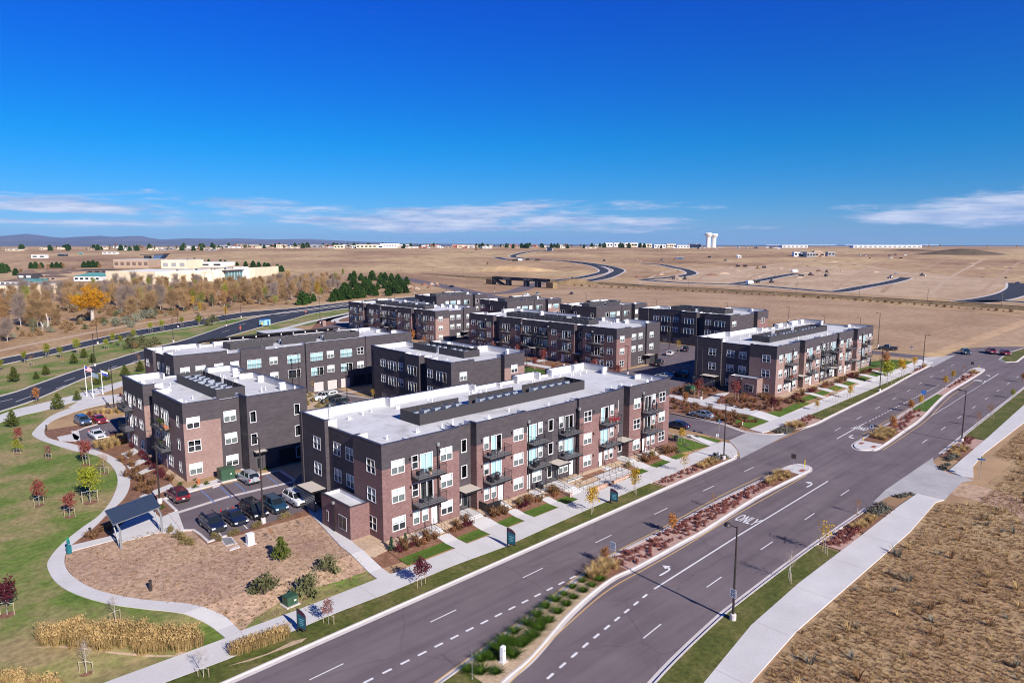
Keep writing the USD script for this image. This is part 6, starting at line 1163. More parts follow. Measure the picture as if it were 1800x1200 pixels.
def loft(mb, secs):
    n = len(secs[0]); v = np.vstack(secs); f = []
    for k in range(len(secs) - 1):
        for i in range(n):
            j = (i + 1) % n; a, b = k * n, (k + 1) * n; f += [[a + i, b + i, b + j], [a + i, b + j, a + j]]
    m = (len(secs) - 1) * n
    f += [[0, i, i + 1] for i in range(1, n - 1)] + [[m, m + i + 1, m + i] for i in range(1, n - 1)]
    return mb.add(v, np.array(f)[:, ::-1])
SHAPE = {  # length, half width, [(x, hood/boot line)], roof: (x front base, x front top, x rear top, x rear base, height), wheel x
 'sedan': (4.75, .91, [(-2.37, .62), (-2.30, .92), (-1.75, 1.02), (-.9, 1.0), (.9, .98), (1.2, .95), (2.0, .82), (2.30, .70), (2.37, .50)], (1.15, .35, -.85, -1.75, 1.45), (1.42, -1.38), .33),
 'suv': (4.65, .94, [(-2.32, .70), (-2.28, 1.08), (-1.8, 1.14), (.95, 1.10), (1.3, 1.07), (2.05, .98), (2.27, .84), (2.32, .55)], (1.22, .55, -1.75, -2.22, 1.72), (1.42, -1.36), .37),
 'van': (5.0, .97, [(-2.5, .7), (-2.46, 1.10), (-1.9, 1.12), (1.2, 1.08), (1.6, 1.04), (2.2, .92), (2.45, .78), (2.5, .5)], (1.65, .75, -1.95, -2.40, 1.78), (1.55, -1.45), .36),
 'hatch': (4.15, .88, [(-2.07, .65), (-2.02, 1.0), (-1.5, 1.04), (.8, .99), (1.1, .96), (1.8, .84), (2.03, .70), (2.07, .5)], (1.15, .4, -1.35, -1.98, 1.50), (1.26, -1.24), .33),
 'pickup': (5.7, .98, [(-2.85, .80), (-2.80, 1.08), (-.72, 1.10), (-.6, 1.12), (1.2, 1.14), (1.5, 1.12), (2.5, 1.02), (2.80, .88), (2.85, .55)], (1.45, .85, -.35, -.62, 1.85), (1.80, -1.75), .40)}
def build_car(t, shape, col, spare=False, topper=False):
    L, hw, prof, (xf, xft, xrt, xrb, hr), wx, wr = SHAPE[shape]
    def sec(x, top):
        e = abs(x) / (L / 2); w = hw * (1 - .10 * max(0, e - .72) / .28); b = .26 + .10 * max(0, e - .85) / .15
        return np.array([(x, -w * .93, b), (x, -w, b + .16), (x, -w * .995, top - .22), (x, -w * .93, top - .05), (x, -w * .80, top), (x, w * .80, top), (x, w * .93, top - .05), (x, w * .995, top - .22), (x, w, b + .16), (x, w * .93, b)])
    body = MB(); loft(body, [sec(x, z) for x, z in prof])
    bl = float(np.interp(0, [p[0] for p in prof], [p[1] for p in prof])) - .02
    zf, zr = (float(np.interp(x, [p[0] for p in prof], [p[1] for p in prof])) - .02 for x in (xf, xrb))
    if shape == 'pickup' and not topper:   # open bed
        body.box(-2.78, -hw * .93, 1.06, -.7, -hw * .82, 1.20).box(-2.78, hw * .82, 1.06, -.7, hw * .93, 1.20).box(-2.82, -hw * .93, 1.06, -2.72, hw * .93, 1.20)
    b = obj('body', body, col, t, smooth=30)
    if shape == 'pickup' and not topper: obj('bed', MB().box(-2.70, -hw * .81, 1.0, -.72, hw * .81, 1.112), 'trim_black', t)
    gw0, gw1 = hw * .86, hw * .70
    g = MB(); loft(g, [np.array([(xrb, -gw0, zr), (xrb + .01, -gw0, zr + .02), (xrb + .01, gw0, zr + .02), (xrb, gw0, zr)]), np.array([(xrt, -gw0 * .99, bl), (xrt, -gw1, hr - .05), (xrt, gw1, hr - .05), (xrt, gw0 * .99, bl)]),
            np.array([((xft + xrt) / 2, -gw0, bl), ((xft + xrt) / 2, -gw1, hr - .03), ((xft + xrt) / 2, gw1, hr - .03), ((xft + xrt) / 2, gw0, bl)]), np.array([(xft, -gw0 * .99, bl), (xft, -gw1, hr - .06), (xft, gw1, hr - .06), (xft, gw0 * .99, bl)]), np.array([(xf, -gw0 * .95, zf), (xf - .01, -gw0 * .95, zf + .02), (xf - .01, gw0 * .95, zf + .02), (xf, gw0 * .95, zf)])])
    obj('windows', g, 'dark_glass', t)
    r = MB(); loft(r, [np.array([(x, -w, z - .045), (x, -w * .9, z), (x, w * .9, z), (x, w, z - .045)]) for x, w, z in ((xrt - .06, gw1 * .98, hr - .035), ((xrt + xft) / 2, gw1 * 1.03, hr), (xft + .05, gw1 * .98, hr - .045))])
    obj('roof', r, col, t)
    pl = MB()
    for s in (-1, 1):
        pl.tube((xf, s * gw0 * .95, zf), (xft, s * gw1, hr - .05), .045, n=4); pl.tube((xrb, s * gw0, zr), (xrt, s * gw1, hr - .05), .07 if shape != 'sedan' else .06, n=4)
        xm = (xft + xrt) / 2 + .05; pl.tube((xm, s * gw0 * 1.0, bl), (xm, s * gw1 * 1.01, hr - .04), .04, n=4)
    obj('pillars', pl, col, t)
    for sx in wx:
        for s in (-1, 1):
            y0, y1 = s * (hw - .20), s * (hw + .015); w = sub(t, 'wheel'); obj('tyre', MB().tube((sx, y0, wr), (sx, y1, wr), wr, n=14), 'tyre', w); obj('rim', MB().tube((sx, y1, wr), (sx, y1 + s * .012, wr), wr * .62, n=10), 'rim', w)
    hz = float(np.interp(L / 2 - .12, [p[0] for p in prof], [p[1] for p in prof])) - .10
    for s in (-1, 1):
        obj('headlight', MB().cbox((L / 2 - .10, s * hw * .72, hz), (.20, .36, .16)), 'lens_white', t); obj('taillight', MB().cbox((-L / 2 + .05, s * hw * .80, .92), (.10, .22, .30)), 'lens_red', t)
        obj('mirror', MB().cbox((xf - .25, s * (hw + .08), bl + .08), (.14, .2, .15)), col, t)
    obj('grille', MB().cbox((L / 2 - .005, 0, .62), (.05, hw * 1.1, .22)), 'trim_black', t); obj('bumper', MB().cbox((L / 2 - .02, 0, .40), (.10, hw * 1.8, .18)).cbox((-L / 2 + .02, 0, .46), (.10, hw * 1.8, .2)), 'trim_black' if shape in ('suv', 'pickup') else col, t)
    obj('licence_plate', MB().cbox((-L / 2 - .005, 0, .72), (.04, .34, .16)), 'plate', t)
    if spare: obj('spare_wheel', MB().tube((-L / 2 - .22, 0, .95), (-L / 2 + .02, 0, .95), .36, n=14), 'car_silver', t)
    if topper: obj('topper', MB().cbox((-1.72, 0, 1.42), (2.2, hw * 1.72, .74), 0, .9), col, t); obj('topper_window', MB().cbox((-1.72, 0, 1.45), (1.6, hw * 1.74, .3), 0, .95), 'dark_glass', t)
    if shape in ('suv', 'van'): obj('roof_rails', MB().tube((xrt, gw1 * .9, hr + .03), (xft - .1, gw1 * .9, hr + .03), .025, n=4).tube((xrt, -gw1 * .9, hr + .03), (xft - .1, -gw1 * .9, hr + .03), .025, n=4), 'trim_black', t)
def car(px, rz, shape, col, label, dz=.02, cat='car', **k):
    p = W(*px); p[2] += dz; build_car(thing({'pickup': 'pickup_truck', 'van': 'minivan'}.get(shape, 'parked_car'), label, 'pickup truck' if shape == 'pickup' else cat, p, rz), shape, col, **k)
car((374, 928), -90, 'suv', 'car_navy', 'dark navy car at the left end of the front row in the little car park'); car((412, 916), -90, 'sedan', 'car_navy', 'second navy car from the left in the front row of the little car park'); car((446, 904), -90, 'van', 'car_black', 'black minivan beside the lamp in the little car park')
car((483, 895), -90, 'suv', 'car_teal', 'dark blue car between lamp and white car in the little car park'); car((520, 884), -90, 'suv', 'car_white', 'white car at the right end of the front row in the little car park'); car((313, 877), 90, 'suv', 'car_maroon', 'maroon car backed against the shelter side of the little car park'); car((437, 846), 90, 'suv', 'car_silver', 'silver car with a spare wheel on its back', spare=True)
car((146, 745), -85, 'suv', 'car_blue', 'blue car in the upper car park corner'); car((174, 742), -85, 'sedan', 'car_red', 'red car beside the blue one in the upper car park'); car((171, 769), -88, 'sedan', 'car_white', 'white car beside tan grasses in the upper car park')
car((241, 731), -90, 'sedan', 'car_steel', 'blue grey car beside the balconies in the upper car park'); car((240, 744), -90, 'pickup', 'car_black', 'black pickup parked below the balconies'); car((233, 764), -90, 'hatch', 'car_white', 'white car with blue windscreen nearest the balconies'); car((224, 708), -95, 'hatch', 'car_grey', 'dark car half hidden behind the upper balcony'); car((230, 713), -95, 'sedan', 'car_white', 'white car half hidden behind the upper balcony')
car((571, 702), 180, 'pickup', 'car_white', 'white pickup with a topper before the garages', topper=True); car((583, 708), 180, 'suv', 'car_black', 'black car beside the white pickup before the garages'); car((594, 714), 180, 'van', 'car_grey', 'dark grey van in the middle of the row before the garages'); car((602, 718), 180, 'sedan', 'car_navy', 'navy car second from the near end before the garages'); car((613, 722), 180, 'suv', 'car_silver', 'silver car at the near end of the row before the garages'); car((548, 734), 150, 'sedan', 'car_white', 'white car peeping out behind the left roof corner')
car((1233, 733), 92, 'sedan', 'car_steel', 'steel blue car parked in the bay of the side street'); car((1190, 752), 92, 'sedan', 'car_navy', 'dark blue car half hidden at the right end of the red brick block')
car((1158, 642), 20, 'pickup', 'car_black', 'black pickup outside the dark garage wall in the parking court'); car((1178, 624), 20, 'hatch', 'car_white', 'white car behind the black pickup in the parking court'); car((1205, 617), 25, 'suv', 'car_navy', 'dark car farthest in the parking court beside the golden sapling'); car((1168, 664), 100, 'sedan', 'car_silver', 'light car in the shadow of the tan brick block'); car((1195, 662), 100, 'suv', 'car_black', 'dark car in the shadow of the tan brick block')
car((1561, 615), 97, 'pickup', 'car_grey', 'dark grey pickup on the far side street'); car((1697, 622), -150, 'suv', 'car_teal', 'dark blue car standing at the far end of the street'); car((1742, 621), -150, 'pickup', 'car_red', 'red pickup at the end of the street'); car((1767, 624), -150, 'suv', 'car_red', 'red car beside the red pickup at the end of the street')
for px, rz, sh, c, lab in [((793, 505), 120, 'suv', 'car_navy', 'dark car on the road left of the railway bridge'), ((835, 519), 20, 'suv', 'car_black', 'black car at the crossroads before the bridge'), ((811, 513), 20, 'sedan', 'car_navy', 'navy car at the crossroads left of the black one'), ((926, 519), 20, 'pickup', 'car_white', 'white pickup below the railway bridge'), ((945, 518), 20, 'van', 'car_silver', 'silver van below the railway bridge'), ((1005, 517), 30, 'suv', 'car_black', 'black car on bare dirt right of the bridge'),
                       ((584, 484), 60, 'suv', 'car_navy', 'dark car behind the golden trees'), ((1575, 481), 20, 'pickup', 'car_white', 'white pickup with dark load on the estate dirt'), ((1768, 489), 20, 'sedan', 'car_black', 'black car on the estate dirt at right'), ((1789, 498), 60, 'sedan', 'car_steel', 'blue grey car on the new road at the right edge'), ((1006, 490), 60, 'suv', 'car_navy', 'navy car on the new road right of the bridge'), ((70, 563), 80, 'sedan', 'car_black', 'dark car seen through the trees at left'), ((140, 522), 60, 'sedan', 'car_white', 'white car behind the cottonwood')]: car(px, rz, sh, c, lab)
def works(px, kind, col, label, rz=20):
    p = W(*px); t = thing({'dump': 'dump_truck', 'loader': 'wheel_loader', 'excavator': 'excavator', 'box': 'box_truck'}[kind], label, 'construction vehicle' if kind != 'box' else 'truck', p, rz)
    if kind in ('dump', 'box'):
        obj('cab', MB().cbox((3.0, 0, 1.7), (2.0, 2.4, 2.4), 0, .92), col, t); obj('cab_window', MB().cbox((3.6, 0, 2.2), (.9, 2.3, .8), 0, .95), 'dark_glass', t); obj('load_body', MB().cbox((-1.0, 0, 2.2 if kind == 'box' else 1.9), (5.6, 2.5, 2.8 if kind == 'box' else 1.7)), 'white_paint' if kind == 'box' else 'car_black', t); obj('chassis', MB().cbox((.4, 0, .8), (8, 1.2, .4)), 'trim_black', t); xs = (3.0, -1.6, -3.0); wr = .5
    elif kind == 'loader':
        obj('body', MB().cbox((-.8, 0, 1.5), (3.2, 1.8, 1.2)), col, t); obj('cab', MB().cbox((-.3, 0, 2.7), (1.5, 1.5, 1.4), 0, .85), 'dark_glass', t); obj('bucket', MB().cbox((3.2, 0, .7), (1.0, 2.6, 1.0), 0, .7), col, t); obj('arms', MB().tube((.5, -.6, 1.6), (2.9, -.6, .9), .15).tube((.5, .6, 1.6), (2.9, .6, .9), .15), col, t); xs = (1.3, -1.6); wr = .75
    else:
        obj('body', MB().cbox((-.5, 0, 1.7), (3.0, 2.4, 1.3)), col, t); obj('cab', MB().cbox((.6, .6, 2.6), (1.3, 1.1, 1.4), 0, .9), 'dark_glass', t); obj('boom', MB().tube((.8, -.3, 1.8), (3.4, -.3, 4.6), .25, .2).tube((3.4, -.3, 4.6), (5.4, -.3, 2.4), .2, .15), col, t); obj('bucket', MB().cbox((5.5, -.3, 1.9), (.8, 1.0, .9), 0, .7), 'trim_black', t); obj('track', MB().cbox((0, -.9, .5), (3.6, .6, .9), 0, .85), 'trim_black', t); obj('track', MB().cbox((0, .9, .5), (3.6, .6, .9), 0, .85), 'trim_black', t); return
    for x in xs:
        for s in (-1, 1): obj('wheel', MB().tube((x, s * .9, wr), (x, s * 1.28, wr), wr, n=10), 'tyre', t)
for px, k, c, lab in [((1184, 491), 'excavator', 'car_grey', 'dark excavator beside the new estate road'), ((1204, 491), 'loader', 'car_grey', 'dark loader right of the excavator by the new road'), ((1318, 500), 'box', 'car_white', 'white box truck at the estate junction'), ((1330, 497), 'dump', 'truck_yellow', 'yellow truck behind the white box truck'), ((1356, 497), 'loader', 'car_grey', 'loader near a heap of rubble beside the estate road'), ((1453, 479), 'dump', 'car_navy', 'dark blue dump truck on the graded earth'), ((1397, 479), 'box', 'car_white', 'white truck at the end of the short estate road'), ((1408, 487), 'dump', 'car_grey', 'grey truck below the short estate road'), ((1425, 484), 'loader', 'car_maroon', 'brown loader on the graded earth'),
                      ((1332, 472), 'loader', 'truck_yellow', 'yellow loader on the dusty track'), ((1343, 471), 'dump', 'truck_orange', 'orange truck raising dust on the track'), ((1310, 469), 'dump', 'car_red', 'red truck on the dusty track'), ((1297, 469), 'dump', 'car_black', 'black truck on the dusty track'), ((1275, 459), 'excavator', 'car_grey', 'excavator far on the graded plain'), ((1196, 455), 'dump', 'car_blue', 'blue container truck far on the plain'), ((1163, 458), 'excavator', 'car_grey', 'excavator beyond the bend of the estate road'), ((1247, 453), 'dump', 'car_black', 'dark truck far on the plain'), ((1298, 452), 'box', 'car_white', 'white box truck far on the plain'), ((1565, 489), 'loader', 'car_white', 'pale loader at the end of the curved estate road'), ((1621, 485), 'loader', 'car_grey', 'small dark machine on the dirt right of the curved road'), ((1452, 486), 'excavator', 'car_grey', 'excavator right of the trucks on graded earth'), ((905, 459), 'dump', 'car_black', 'dark truck on the far winding road'), ((915, 459), 'box', 'car_silver', 'grey truck on the far winding road'), ((928, 457), 'dump', 'car_blue', 'blue truck on the far winding road'), ((945, 458), 'dump', 'car_maroon', 'long brown truck on the far winding road'), ((1062, 459), 'loader', 'car_black', 'black machine right of the far winding road')]: works(px, k, c, lab, RNG.uniform(-40, 60))

# ------------------------------------------------------------------ street furniture
def lamp(px, top, label, toward=None, group=None, head='box'):
    p = W(*px); h = height(px[0], top, p); t = thing('street_lamp', label, 'street lamp', p, math.degrees(toward) if toward is not None else 90, group)
    obj('base', MB().lathe((0, 0, -.1), [(.30, 0), (.30, .75), (.24, .82)], 10), 'curb_concrete', t); obj('pole', MB().lathe((0, 0, 0), [(.14, .70), (.12, .9), (.075, h)], 8), 'dark_bronze', t)
    obj('arm', MB().tube((0, 0, h - .15), (.75, 0, h - .05), .04), 'dark_bronze', t)
    hd = obj('lamp_head', MB().lathe((.95, 0, h - .22), [(.34, 0), (.36, .06), (.26, .26), (.08, .34)], 12) if head == 'dome' else MB().cbox((.95, 0, h - .08), (.62, .36, .14)), 'dark_bronze', t)
    obj('lens', MB().lathe((.95, 0, h - .24), [(.28, 0), (.28, .02)], 10) if head == 'dome' else MB().cbox((.98, 0, h - .162), (.42, .26, .02)), 'lamp_lens', hd)
    return t, p, h
L35, p35, h35 = lamp((1288, 1090), 925, 'tall bronze lamp carrying the speed limit sign on the right verge', math.radians(90), head='dome')
for px, top, lab, rz in [((463, 919), 771, 'lamp in the front row of the little car park', 90), ((1272, 808), 710, 'lamp at the street corner before the side street', -90), ((1546, 688), 615, 'lamp on the kerb before the tan brick block', -90), ((1690, 777), 686, 'lamp in the red bed on the far right verge', 90), ((1622, 645), 588, 'lamp at the far street corner', -90), ((201, 723), 640, 'lamp behind the upper car park', -90), ((281, 884), 765, 'tall lamp behind the solar shelter', -90), ((611, 724), 644, 'lamp standing among the cars before the garages', 180), ((527, 700), 621, 'lamp behind the roof corner before the garages', 90),
    ((172, 604), 570, 'lamp on the far side of the left road', 90), ((167, 643), 587, 'tall lamp on the median of the left road', -90), ((313, 575), 543, 'lamp on the far carriageway above the cottonwood', 90), ((305, 601), 559, 'lamp on the median left of the garage roof', -90), ((398, 573), 535, 'lamp on the median above the clubhouse roof', -90), ((424, 558), 525, 'lamp at the end of the far carriageway', 90), ((563, 568), 523, 'lamp beside the walks at the access road', -90),
    ((1386, 564), 539, 'lamp behind the white roof of the tan brick block', 90), ((1543, 609), 550, 'lamp behind the right end of the tan brick block', 90), ((1449, 575), 555, 'small lamp behind the tan brick roof', 90), ((1511, 582), 558, 'small lamp behind the tan brick roof at right', 90), ((1176, 619), 555, 'lamp in the parking court beside the white car', 90), ((1232, 702), 613, 'lamp before the dark corner of the tan brick block', 90), ((1103, 658), 607, 'lamp at the brick corner before the parking court', 180), ((926, 660), 615, 'lamp at the left of the courtyard', 0), ((1020, 642), 600, 'lamp before the shaded balconies in the courtyard', 0), ((991, 644), 629, 'short lamp in the courtyard', 0), ((866, 612), 556, 'lamp at the shaded left end of the brick block', 0), ((1278, 552), 532, 'lamp in the field behind the charcoal block', 90), ((1154, 548), 526, 'small lamp left of the charcoal block', 90), ((616, 520), 501, 'lamp among the evergreens', 90), ((785, 520), 498, 'lamp at the crossroads by the bridge', 90), ((869, 513), 491, 'traffic lamp below the bridge', 90), ((729, 515), 503, 'lamp by the roadworks', 90), ((693, 527), 510, 'lamp on the access road', 90), ((1030, 540), 515, 'lamp on bare dirt behind the far blocks', 90)]: lamp(px, top, lab, math.radians(rz), head='dome' if top > 900 else 'box')
def panel(o, u, n, w, h, t=.02): return MB().obox(o, u, n, -w / 2, w / 2, 0, h, 0, t)
def lettering(txt, h, o, u, n, col, parent, name='lettering', bold=True, z=0.0):
    """raised flat letters centred at o on a vertical panel, reading along u, facing n"""
    m = meshkit.text_mesh(txt, h, .004, bold); v = np.array(m.vertices); v[:, 0] -= (v[:, 0].min() + v[:, 0].max()) / 2
    obj(name, (np.asarray(o) + np.outer(v[:, 0], u) + np.outer(v[:, 1] + z, ZUP) + np.outer(v[:, 2], n), m.faces), col, parent)
AX = lambda deg: (np.array([math.cos(math.radians(deg)), math.sin(math.radians(deg)), 0.0]), np.array([math.sin(math.radians(deg)), -math.cos(math.radians(deg)), 0.0]))
plain('sign_black', (.015, .015, .018), .6); plain('sign_blue', (.02, .09, .30), .5); plain('sign_teal', (.012, .09, .13), .5); plain('sign_plum', (.05, .018, .035), .5); plain('sign_green', (.01, .22, .13), .5); plain('sign_back', (.10, .075, .06), .6); plain('sign_yellow', (.65, .45, .03), .5); plain('sign_red', (.55, .03, .03), .5); plain('sign_pale', (.30, .55, .60), .5); plain('sign_letter', (.20, .45, .52), .6); plain('hydrant_red', (.5, .04, .03), .5); plain('teal_bin', (.01, .13, .15), .5); plain('box_green', (.030, .075, .040), .5); plain('flag_red', (.5, .03, .04), .8); plain('flag_blue', (.03, .05, .25), .8); plain('flag_white', (.7, .7, .7), .8); plain('cone_orange', (.65, .14, .02), .6); plain('orange_sign', (.75, .10, .03), .6)
# SPEED LIMIT 35 on the lamp post: faces drivers heading along +x
u, n = AX(-90); o = np.array([-.17, 0, 2.35]); ts = thing('speed_limit_sign', 'white speed limit 35 sign on the tall lamp post', 'road sign', p35, 0)
obj('plate', panel(o, u, n, .62, .80), 'white_paint', ts); obj('bracket', MB().cbox((-.14, 0, 2.6), (.08, .06, .5)), 'galvanised', ts)
of = o + n * .021
for txt, hh, z in (('SPEED', .105, .65), ('LIMIT', .105, .50), ('35', .30, .10)): lettering(txt, hh, of, u, n, 'sign_black', ts, z=z)
# LEFT TURN ONLY style plate in the nearer median (three short dark lines)
def post_sign(px, label, w, h, z, col, lines, back=None, rz=-90, cat='road sign', letter='sign_black', name='road_sign', dz=.12, diamond=False):
    p = W(*px); p[2] += dz; t = thing(name, label, cat, p, 0); u, n = AX(rz); obj('post', MB().tube((0, 0, -.1), (0, 0, z + h), .03, n=6), 'galvanised' if letter != 'sign_back' else 'dark_bronze', t); o = np.array([0, 0, z]) + n * .035
    if diamond:
        c = o + ZUP * h / 2; r = h * .7; obj('plate', MB().add([c - u * r, c - ZUP * r, c + u * r, c + ZUP * r, c - u * r + n * .02, c - ZUP * r + n * .02, c + u * r + n * .02, c + ZUP * r + n * .02], BOXF), col, t)
    else: obj('plate', panel(o, u, n, w, h), col, t)
    for txt, hh, zz in lines: lettering(txt, hh, o + n * .021, u, n, letter, t, z=zz)
    return t
post_sign((1077, 1000), 'white lane sign on a post among tan grass in the nearer median', .75, .90, 2.1, 'white_paint', [('LEFT LANE', .10, .68), ('MUST', .13, .43), ('TURN LEFT', .10, .18)])
post_sign((1394, 826), 'brown backed sign at the nose of the nearer median', .75, .75, 1.75, 'sign_back', [], rz=-90)
post_sign((1708, 652), 'brown backed sign at the far tip of the farther median', .75, .75, 1.75, 'sign_back', [], rz=-90)
def bollard(px, label, col, h=1.1, r=.07): p = W(*px); t = thing('marker_post', label, 'marker post', (p[0], p[1], p[2] + .13), 0); obj('post', MB().tube((0, 0, 0), (0, 0, h), r, n=8), col, t); obj('cap', MB().lathe((0, 0, h), [(r, 0), (r * .7, .03), (.01, .05)], 8), col, t)
bollard((1414, 822), 'yellow marker post at the nose of the nearer median', 'sign_yellow'); bollard((1720, 650), 'yellow marker post at the far tip of the farther median', 'sign_yellow'); bollard((1517, 775), 'yellow marker post at the near nose of the farther median', 'sign_yellow', .5)
t = post_sign((1531, 768), 'blue arrow sign in tan grass of the farther median', .6, .7, 1.5, 'white_paint', [], rz=-90); obj('arrow', MB().add(*(lambda u, n, o: (np.array([o + u * a + ZUP * b + n * .022 for a, b in ((-.24, .45), (.24, .45), (0, .12), (-.08, .62), (.08, .62), (.08, .45), (-.08, .45))]), [[0, 2, 1], [3, 6, 5], [3, 5, 4]]))(*AX(-90), np.array([0, 0, 1.5]) + AX(-90)[1] * .035)), 'sign_blue', t)
post_sign((1622, 708), 'bright blue sign above the green lawn of the farther median', 1.0, .85, 1.9, 'sign_blue', [], rz=-60)
def street_sign(px, label, top): 
    p = W(*px); h = height(px[0], top, p); t = thing('street_name_sign', label, 'street sign', (p[0], p[1], p[2] + .1), 0); obj('post', MB().tube((0, 0, 0), (0, 0, h), .035, n=6), 'galvanised', t)
    for k, (a, z) in enumerate(((20, h), (-70, h - .28))): u, n = AX(a); obj('name_plate', panel(np.array([0, 0, z - .02]), u, n, 1.0, .24, .03), 'sign_green' if k == 0 else 'sign_blue', t)
    u, n = AX(10); obj('stop_plate', MB().add(*(lambda a: (np.vstack([[[0, 0, h - .75]], np.array([np.cos(a) * .36, np.zeros(8), np.sin(a) * .36 + h - .75]).T]) + np.array([0, -.05, 0]), [[0, 1 + i, 1 + (i + 1) % 8] for i in range(8)]))(np.arange(8) * math.pi / 4 + math.pi / 8)), 'sign_back', t)
street_sign((1263, 773), 'street name post at the corner of the side street', 740); street_sign((1722, 840), 'street name post in dry grass beside the right driveway', 806); street_sign((1601, 626), 'street name post at the far side street', 609)
post_sign((1261, 772), 'small red topped notice board at the side street corner', .45, .55, .35, 'white_paint', [], rz=-60, name='notice_board', cat='notice')
# banner signs along the walk
def banner(px, top, label):
    p = W(*px); p[2] += .1; h = height(px[0], top, p); t = thing('banner_sign', label, 'sign', p, 0); u, n = AX(-74); w = 1.05
    obj('post', MB().cbox((0, 0, h / 2), (.10, .10, h)), 'sign_black', t)
    q = lambda a, b: np.array([0, 0, 0]) + u * a + ZUP * b
    poly = lambda pts, d0, d1: (lambda P: MB().add(np.vstack([P + n * d0, P + n * d1]), np.vstack([[[len(P), len(P) + i, len(P) + i + 1] for i in range(1, len(P) - 1)], [[0, i + 1, i] for i in range(1, len(P) - 1)], *[[[i, (i + 1) % len(P), (i + 1) % len(P) + len(P)], [i, (i + 1) % len(P) + len(P), i + len(P)]] for i in range(len(P))]])))(np.array([q(*c) for c in pts]))
    obj('panel', poly([(.05, .42), (w, .42), (w, h * .80), (w * .82, h * .89), (w * .5, h * .97), (.05, h * 1.02)], -.03, .03), 'sign_plum', t)
    obj('teal_field', poly([(.07, .55), (w - .03, .55), (w - .03, h * .73), (.07, h * .82)], .031, .045), 'sign_teal', t)
    for k, (z, l) in enumerate(((h * .60, .62), (h * .52, .50), (h * .44, .56), (h * .36, .40))): obj('text_line', MB().obox(u * (w * .52), u, n, -l / 2, l / 2, z, z + .055, .046, .050), 'sign_letter', t)
banner((524, 1112), 1069, 'dark teal banner sign lowest along the walk, beside the green box'); banner((892, 963), 927, 'dark teal banner sign on the verge before the red brick block'); banner((1073, 886), 858, 'dark teal banner sign between the golden street trees')
# utility boxes
def cabinet(px, label, size, col, pad='curb_concrete', rz=0, name='utility_box', lid=True, dz=0.0):
    p = W(*px); t = thing(name, label, 'utility box', (p[0], p[1], p[2] + dz), rz); sx, sy, sz = size
    obj('pad', MB().cbox((0, 0, .05), (sx + .35, sy + .35, .14)), pad, t); obj('case', MB().cbox((0, 0, .12 + sz / 2), (sx, sy, sz)), col, t)
    if lid: obj('lid', MB().cbox((0, 0, .12 + sz + .03), (sx + .06, sy + .06, .06)), col, t)
    obj('door_seam', MB().box(-.01, -sy / 2 - .012, .2, .01, -sy / 2 + .005, sz), 'trim_black', t); obj('warning_label', MB().box(sx * .15, -sy / 2 - .014, sz * .55, sx * .15 + .22, -sy / 2 + .004, sz * .55 + .18), 'plate', t)
cabinet((510, 1062), 'small dark green utility box beside the walk', (1.1, 1.0, .85), 'box_green', rz=5); cabinet((398, 842), 'large dark green transformer box at the car park edge', (2.0, 1.7, 1.6), 'box_green'); cabinet((440, 956), 'white utility box behind the parked cars', (.75, .65, 1.15), 'white_paint'); cabinet((1213, 690), 'dark green box in the bed before the tan brick block', (1.9, 1.6, 1.5), 'box_green')
p = W(884, 1165); t = thing('meter_cabinet', 'white meter cabinet among green clumps in the nearer median', 'utility box', (p[0], p[1], p[2] + .12), 10); obj('pad', MB().cbox((0, 0, .04), (.7, .55, .1)), 'curb_concrete', t); obj('case', MB().cbox((0, 0, .75), (.42, .32, 1.3)), 'white_paint', t); obj('display', MB().box(-.13, -.175, .95, .13, -.155, 1.15), 'galvanised', t)
p = W(830, 1195); t = thing('thin_pole', 'thin grey pole at the near end of the median gravel', 'pole', (p[0], p[1], p[2] + .1)); obj('shaft', MB().tube((0, 0, 0), (0, 0, 2.6), .02, n=6), 'galvanised', t); obj('foot', MB().lathe((0, 0, 0), [(.06, 0), (.05, .1), (.03, .14)], 8), 'galvanised', t)
p = W(265, 1038); t = thing('bollard_light', 'dark bollard standing alone on the dry turf', 'bollard', p); obj('shaft', MB().cbox((0, 0, .5), (.24, .24, 1.1)), 'dark_bronze', t); obj('cap', MB().cbox((0, 0, 1.08), (.28, .28, .08)), 'dark_bronze', t); obj('lens', MB().cbox((0, 0, .98), (.25, .25, .08)), 'trim_black', t)
p0 = t
for px, lab in (((159, 943), 'dark bollard in the bed left of the solar shelter'), ((82, 757), 'dark bollard inside the left bend of the path'), ((233, 842), 'dark bollard beside the walk before the balconies')): dup(p0, W(*px), 0, 1.0, lab)
p = W(121, 973); t = thing('pet_waste_bin', 'teal waste station beside the path bend', 'bin', p, 20); obj('post', MB().tube((0, 0, 0), (0, 0, 1.9), .035), 'galvanised', t); obj('bin', MB().cbox((0, -.1, .55), (.42, .32, .9)), 'teal_bin', t); obj('bag_box', MB().cbox((0, -.08, 1.35), (.28, .18, .4)), 'teal_bin', t); obj('notice', MB().cbox((0, -.05, 1.72), (.3, .03, .3)), 'sign_green', t)
p = W(1188, 776); t = thing('litter_bin', 'black litter bin at the right end of the red brick block', 'bin', p); obj('body', MB().lathe((0, 0, 0), [(.30, 0), (.34, 1.0)], 12), 'trim_black', t); obj('lid', MB().lathe((0, 0, 1.0), [(.37, 0), (.37, .08), (.2, .18)], 12), 'trim_black', t)
p = W(349, 850); t = thing('fire_hydrant', 'orange hydrant beside the little car park', 'hydrant', p); obj('barrel', MB().lathe((0, 0, 0), [(.2, 0), (.2, .08), (.13, .1), (.13, .62), (.16, .66), (.1, .8), (.03, .86)], 10), 'truck_orange', t); obj('outlet', MB().tube((-.24, 0, .5), (.24, 0, .5), .06), 'truck_orange', t)
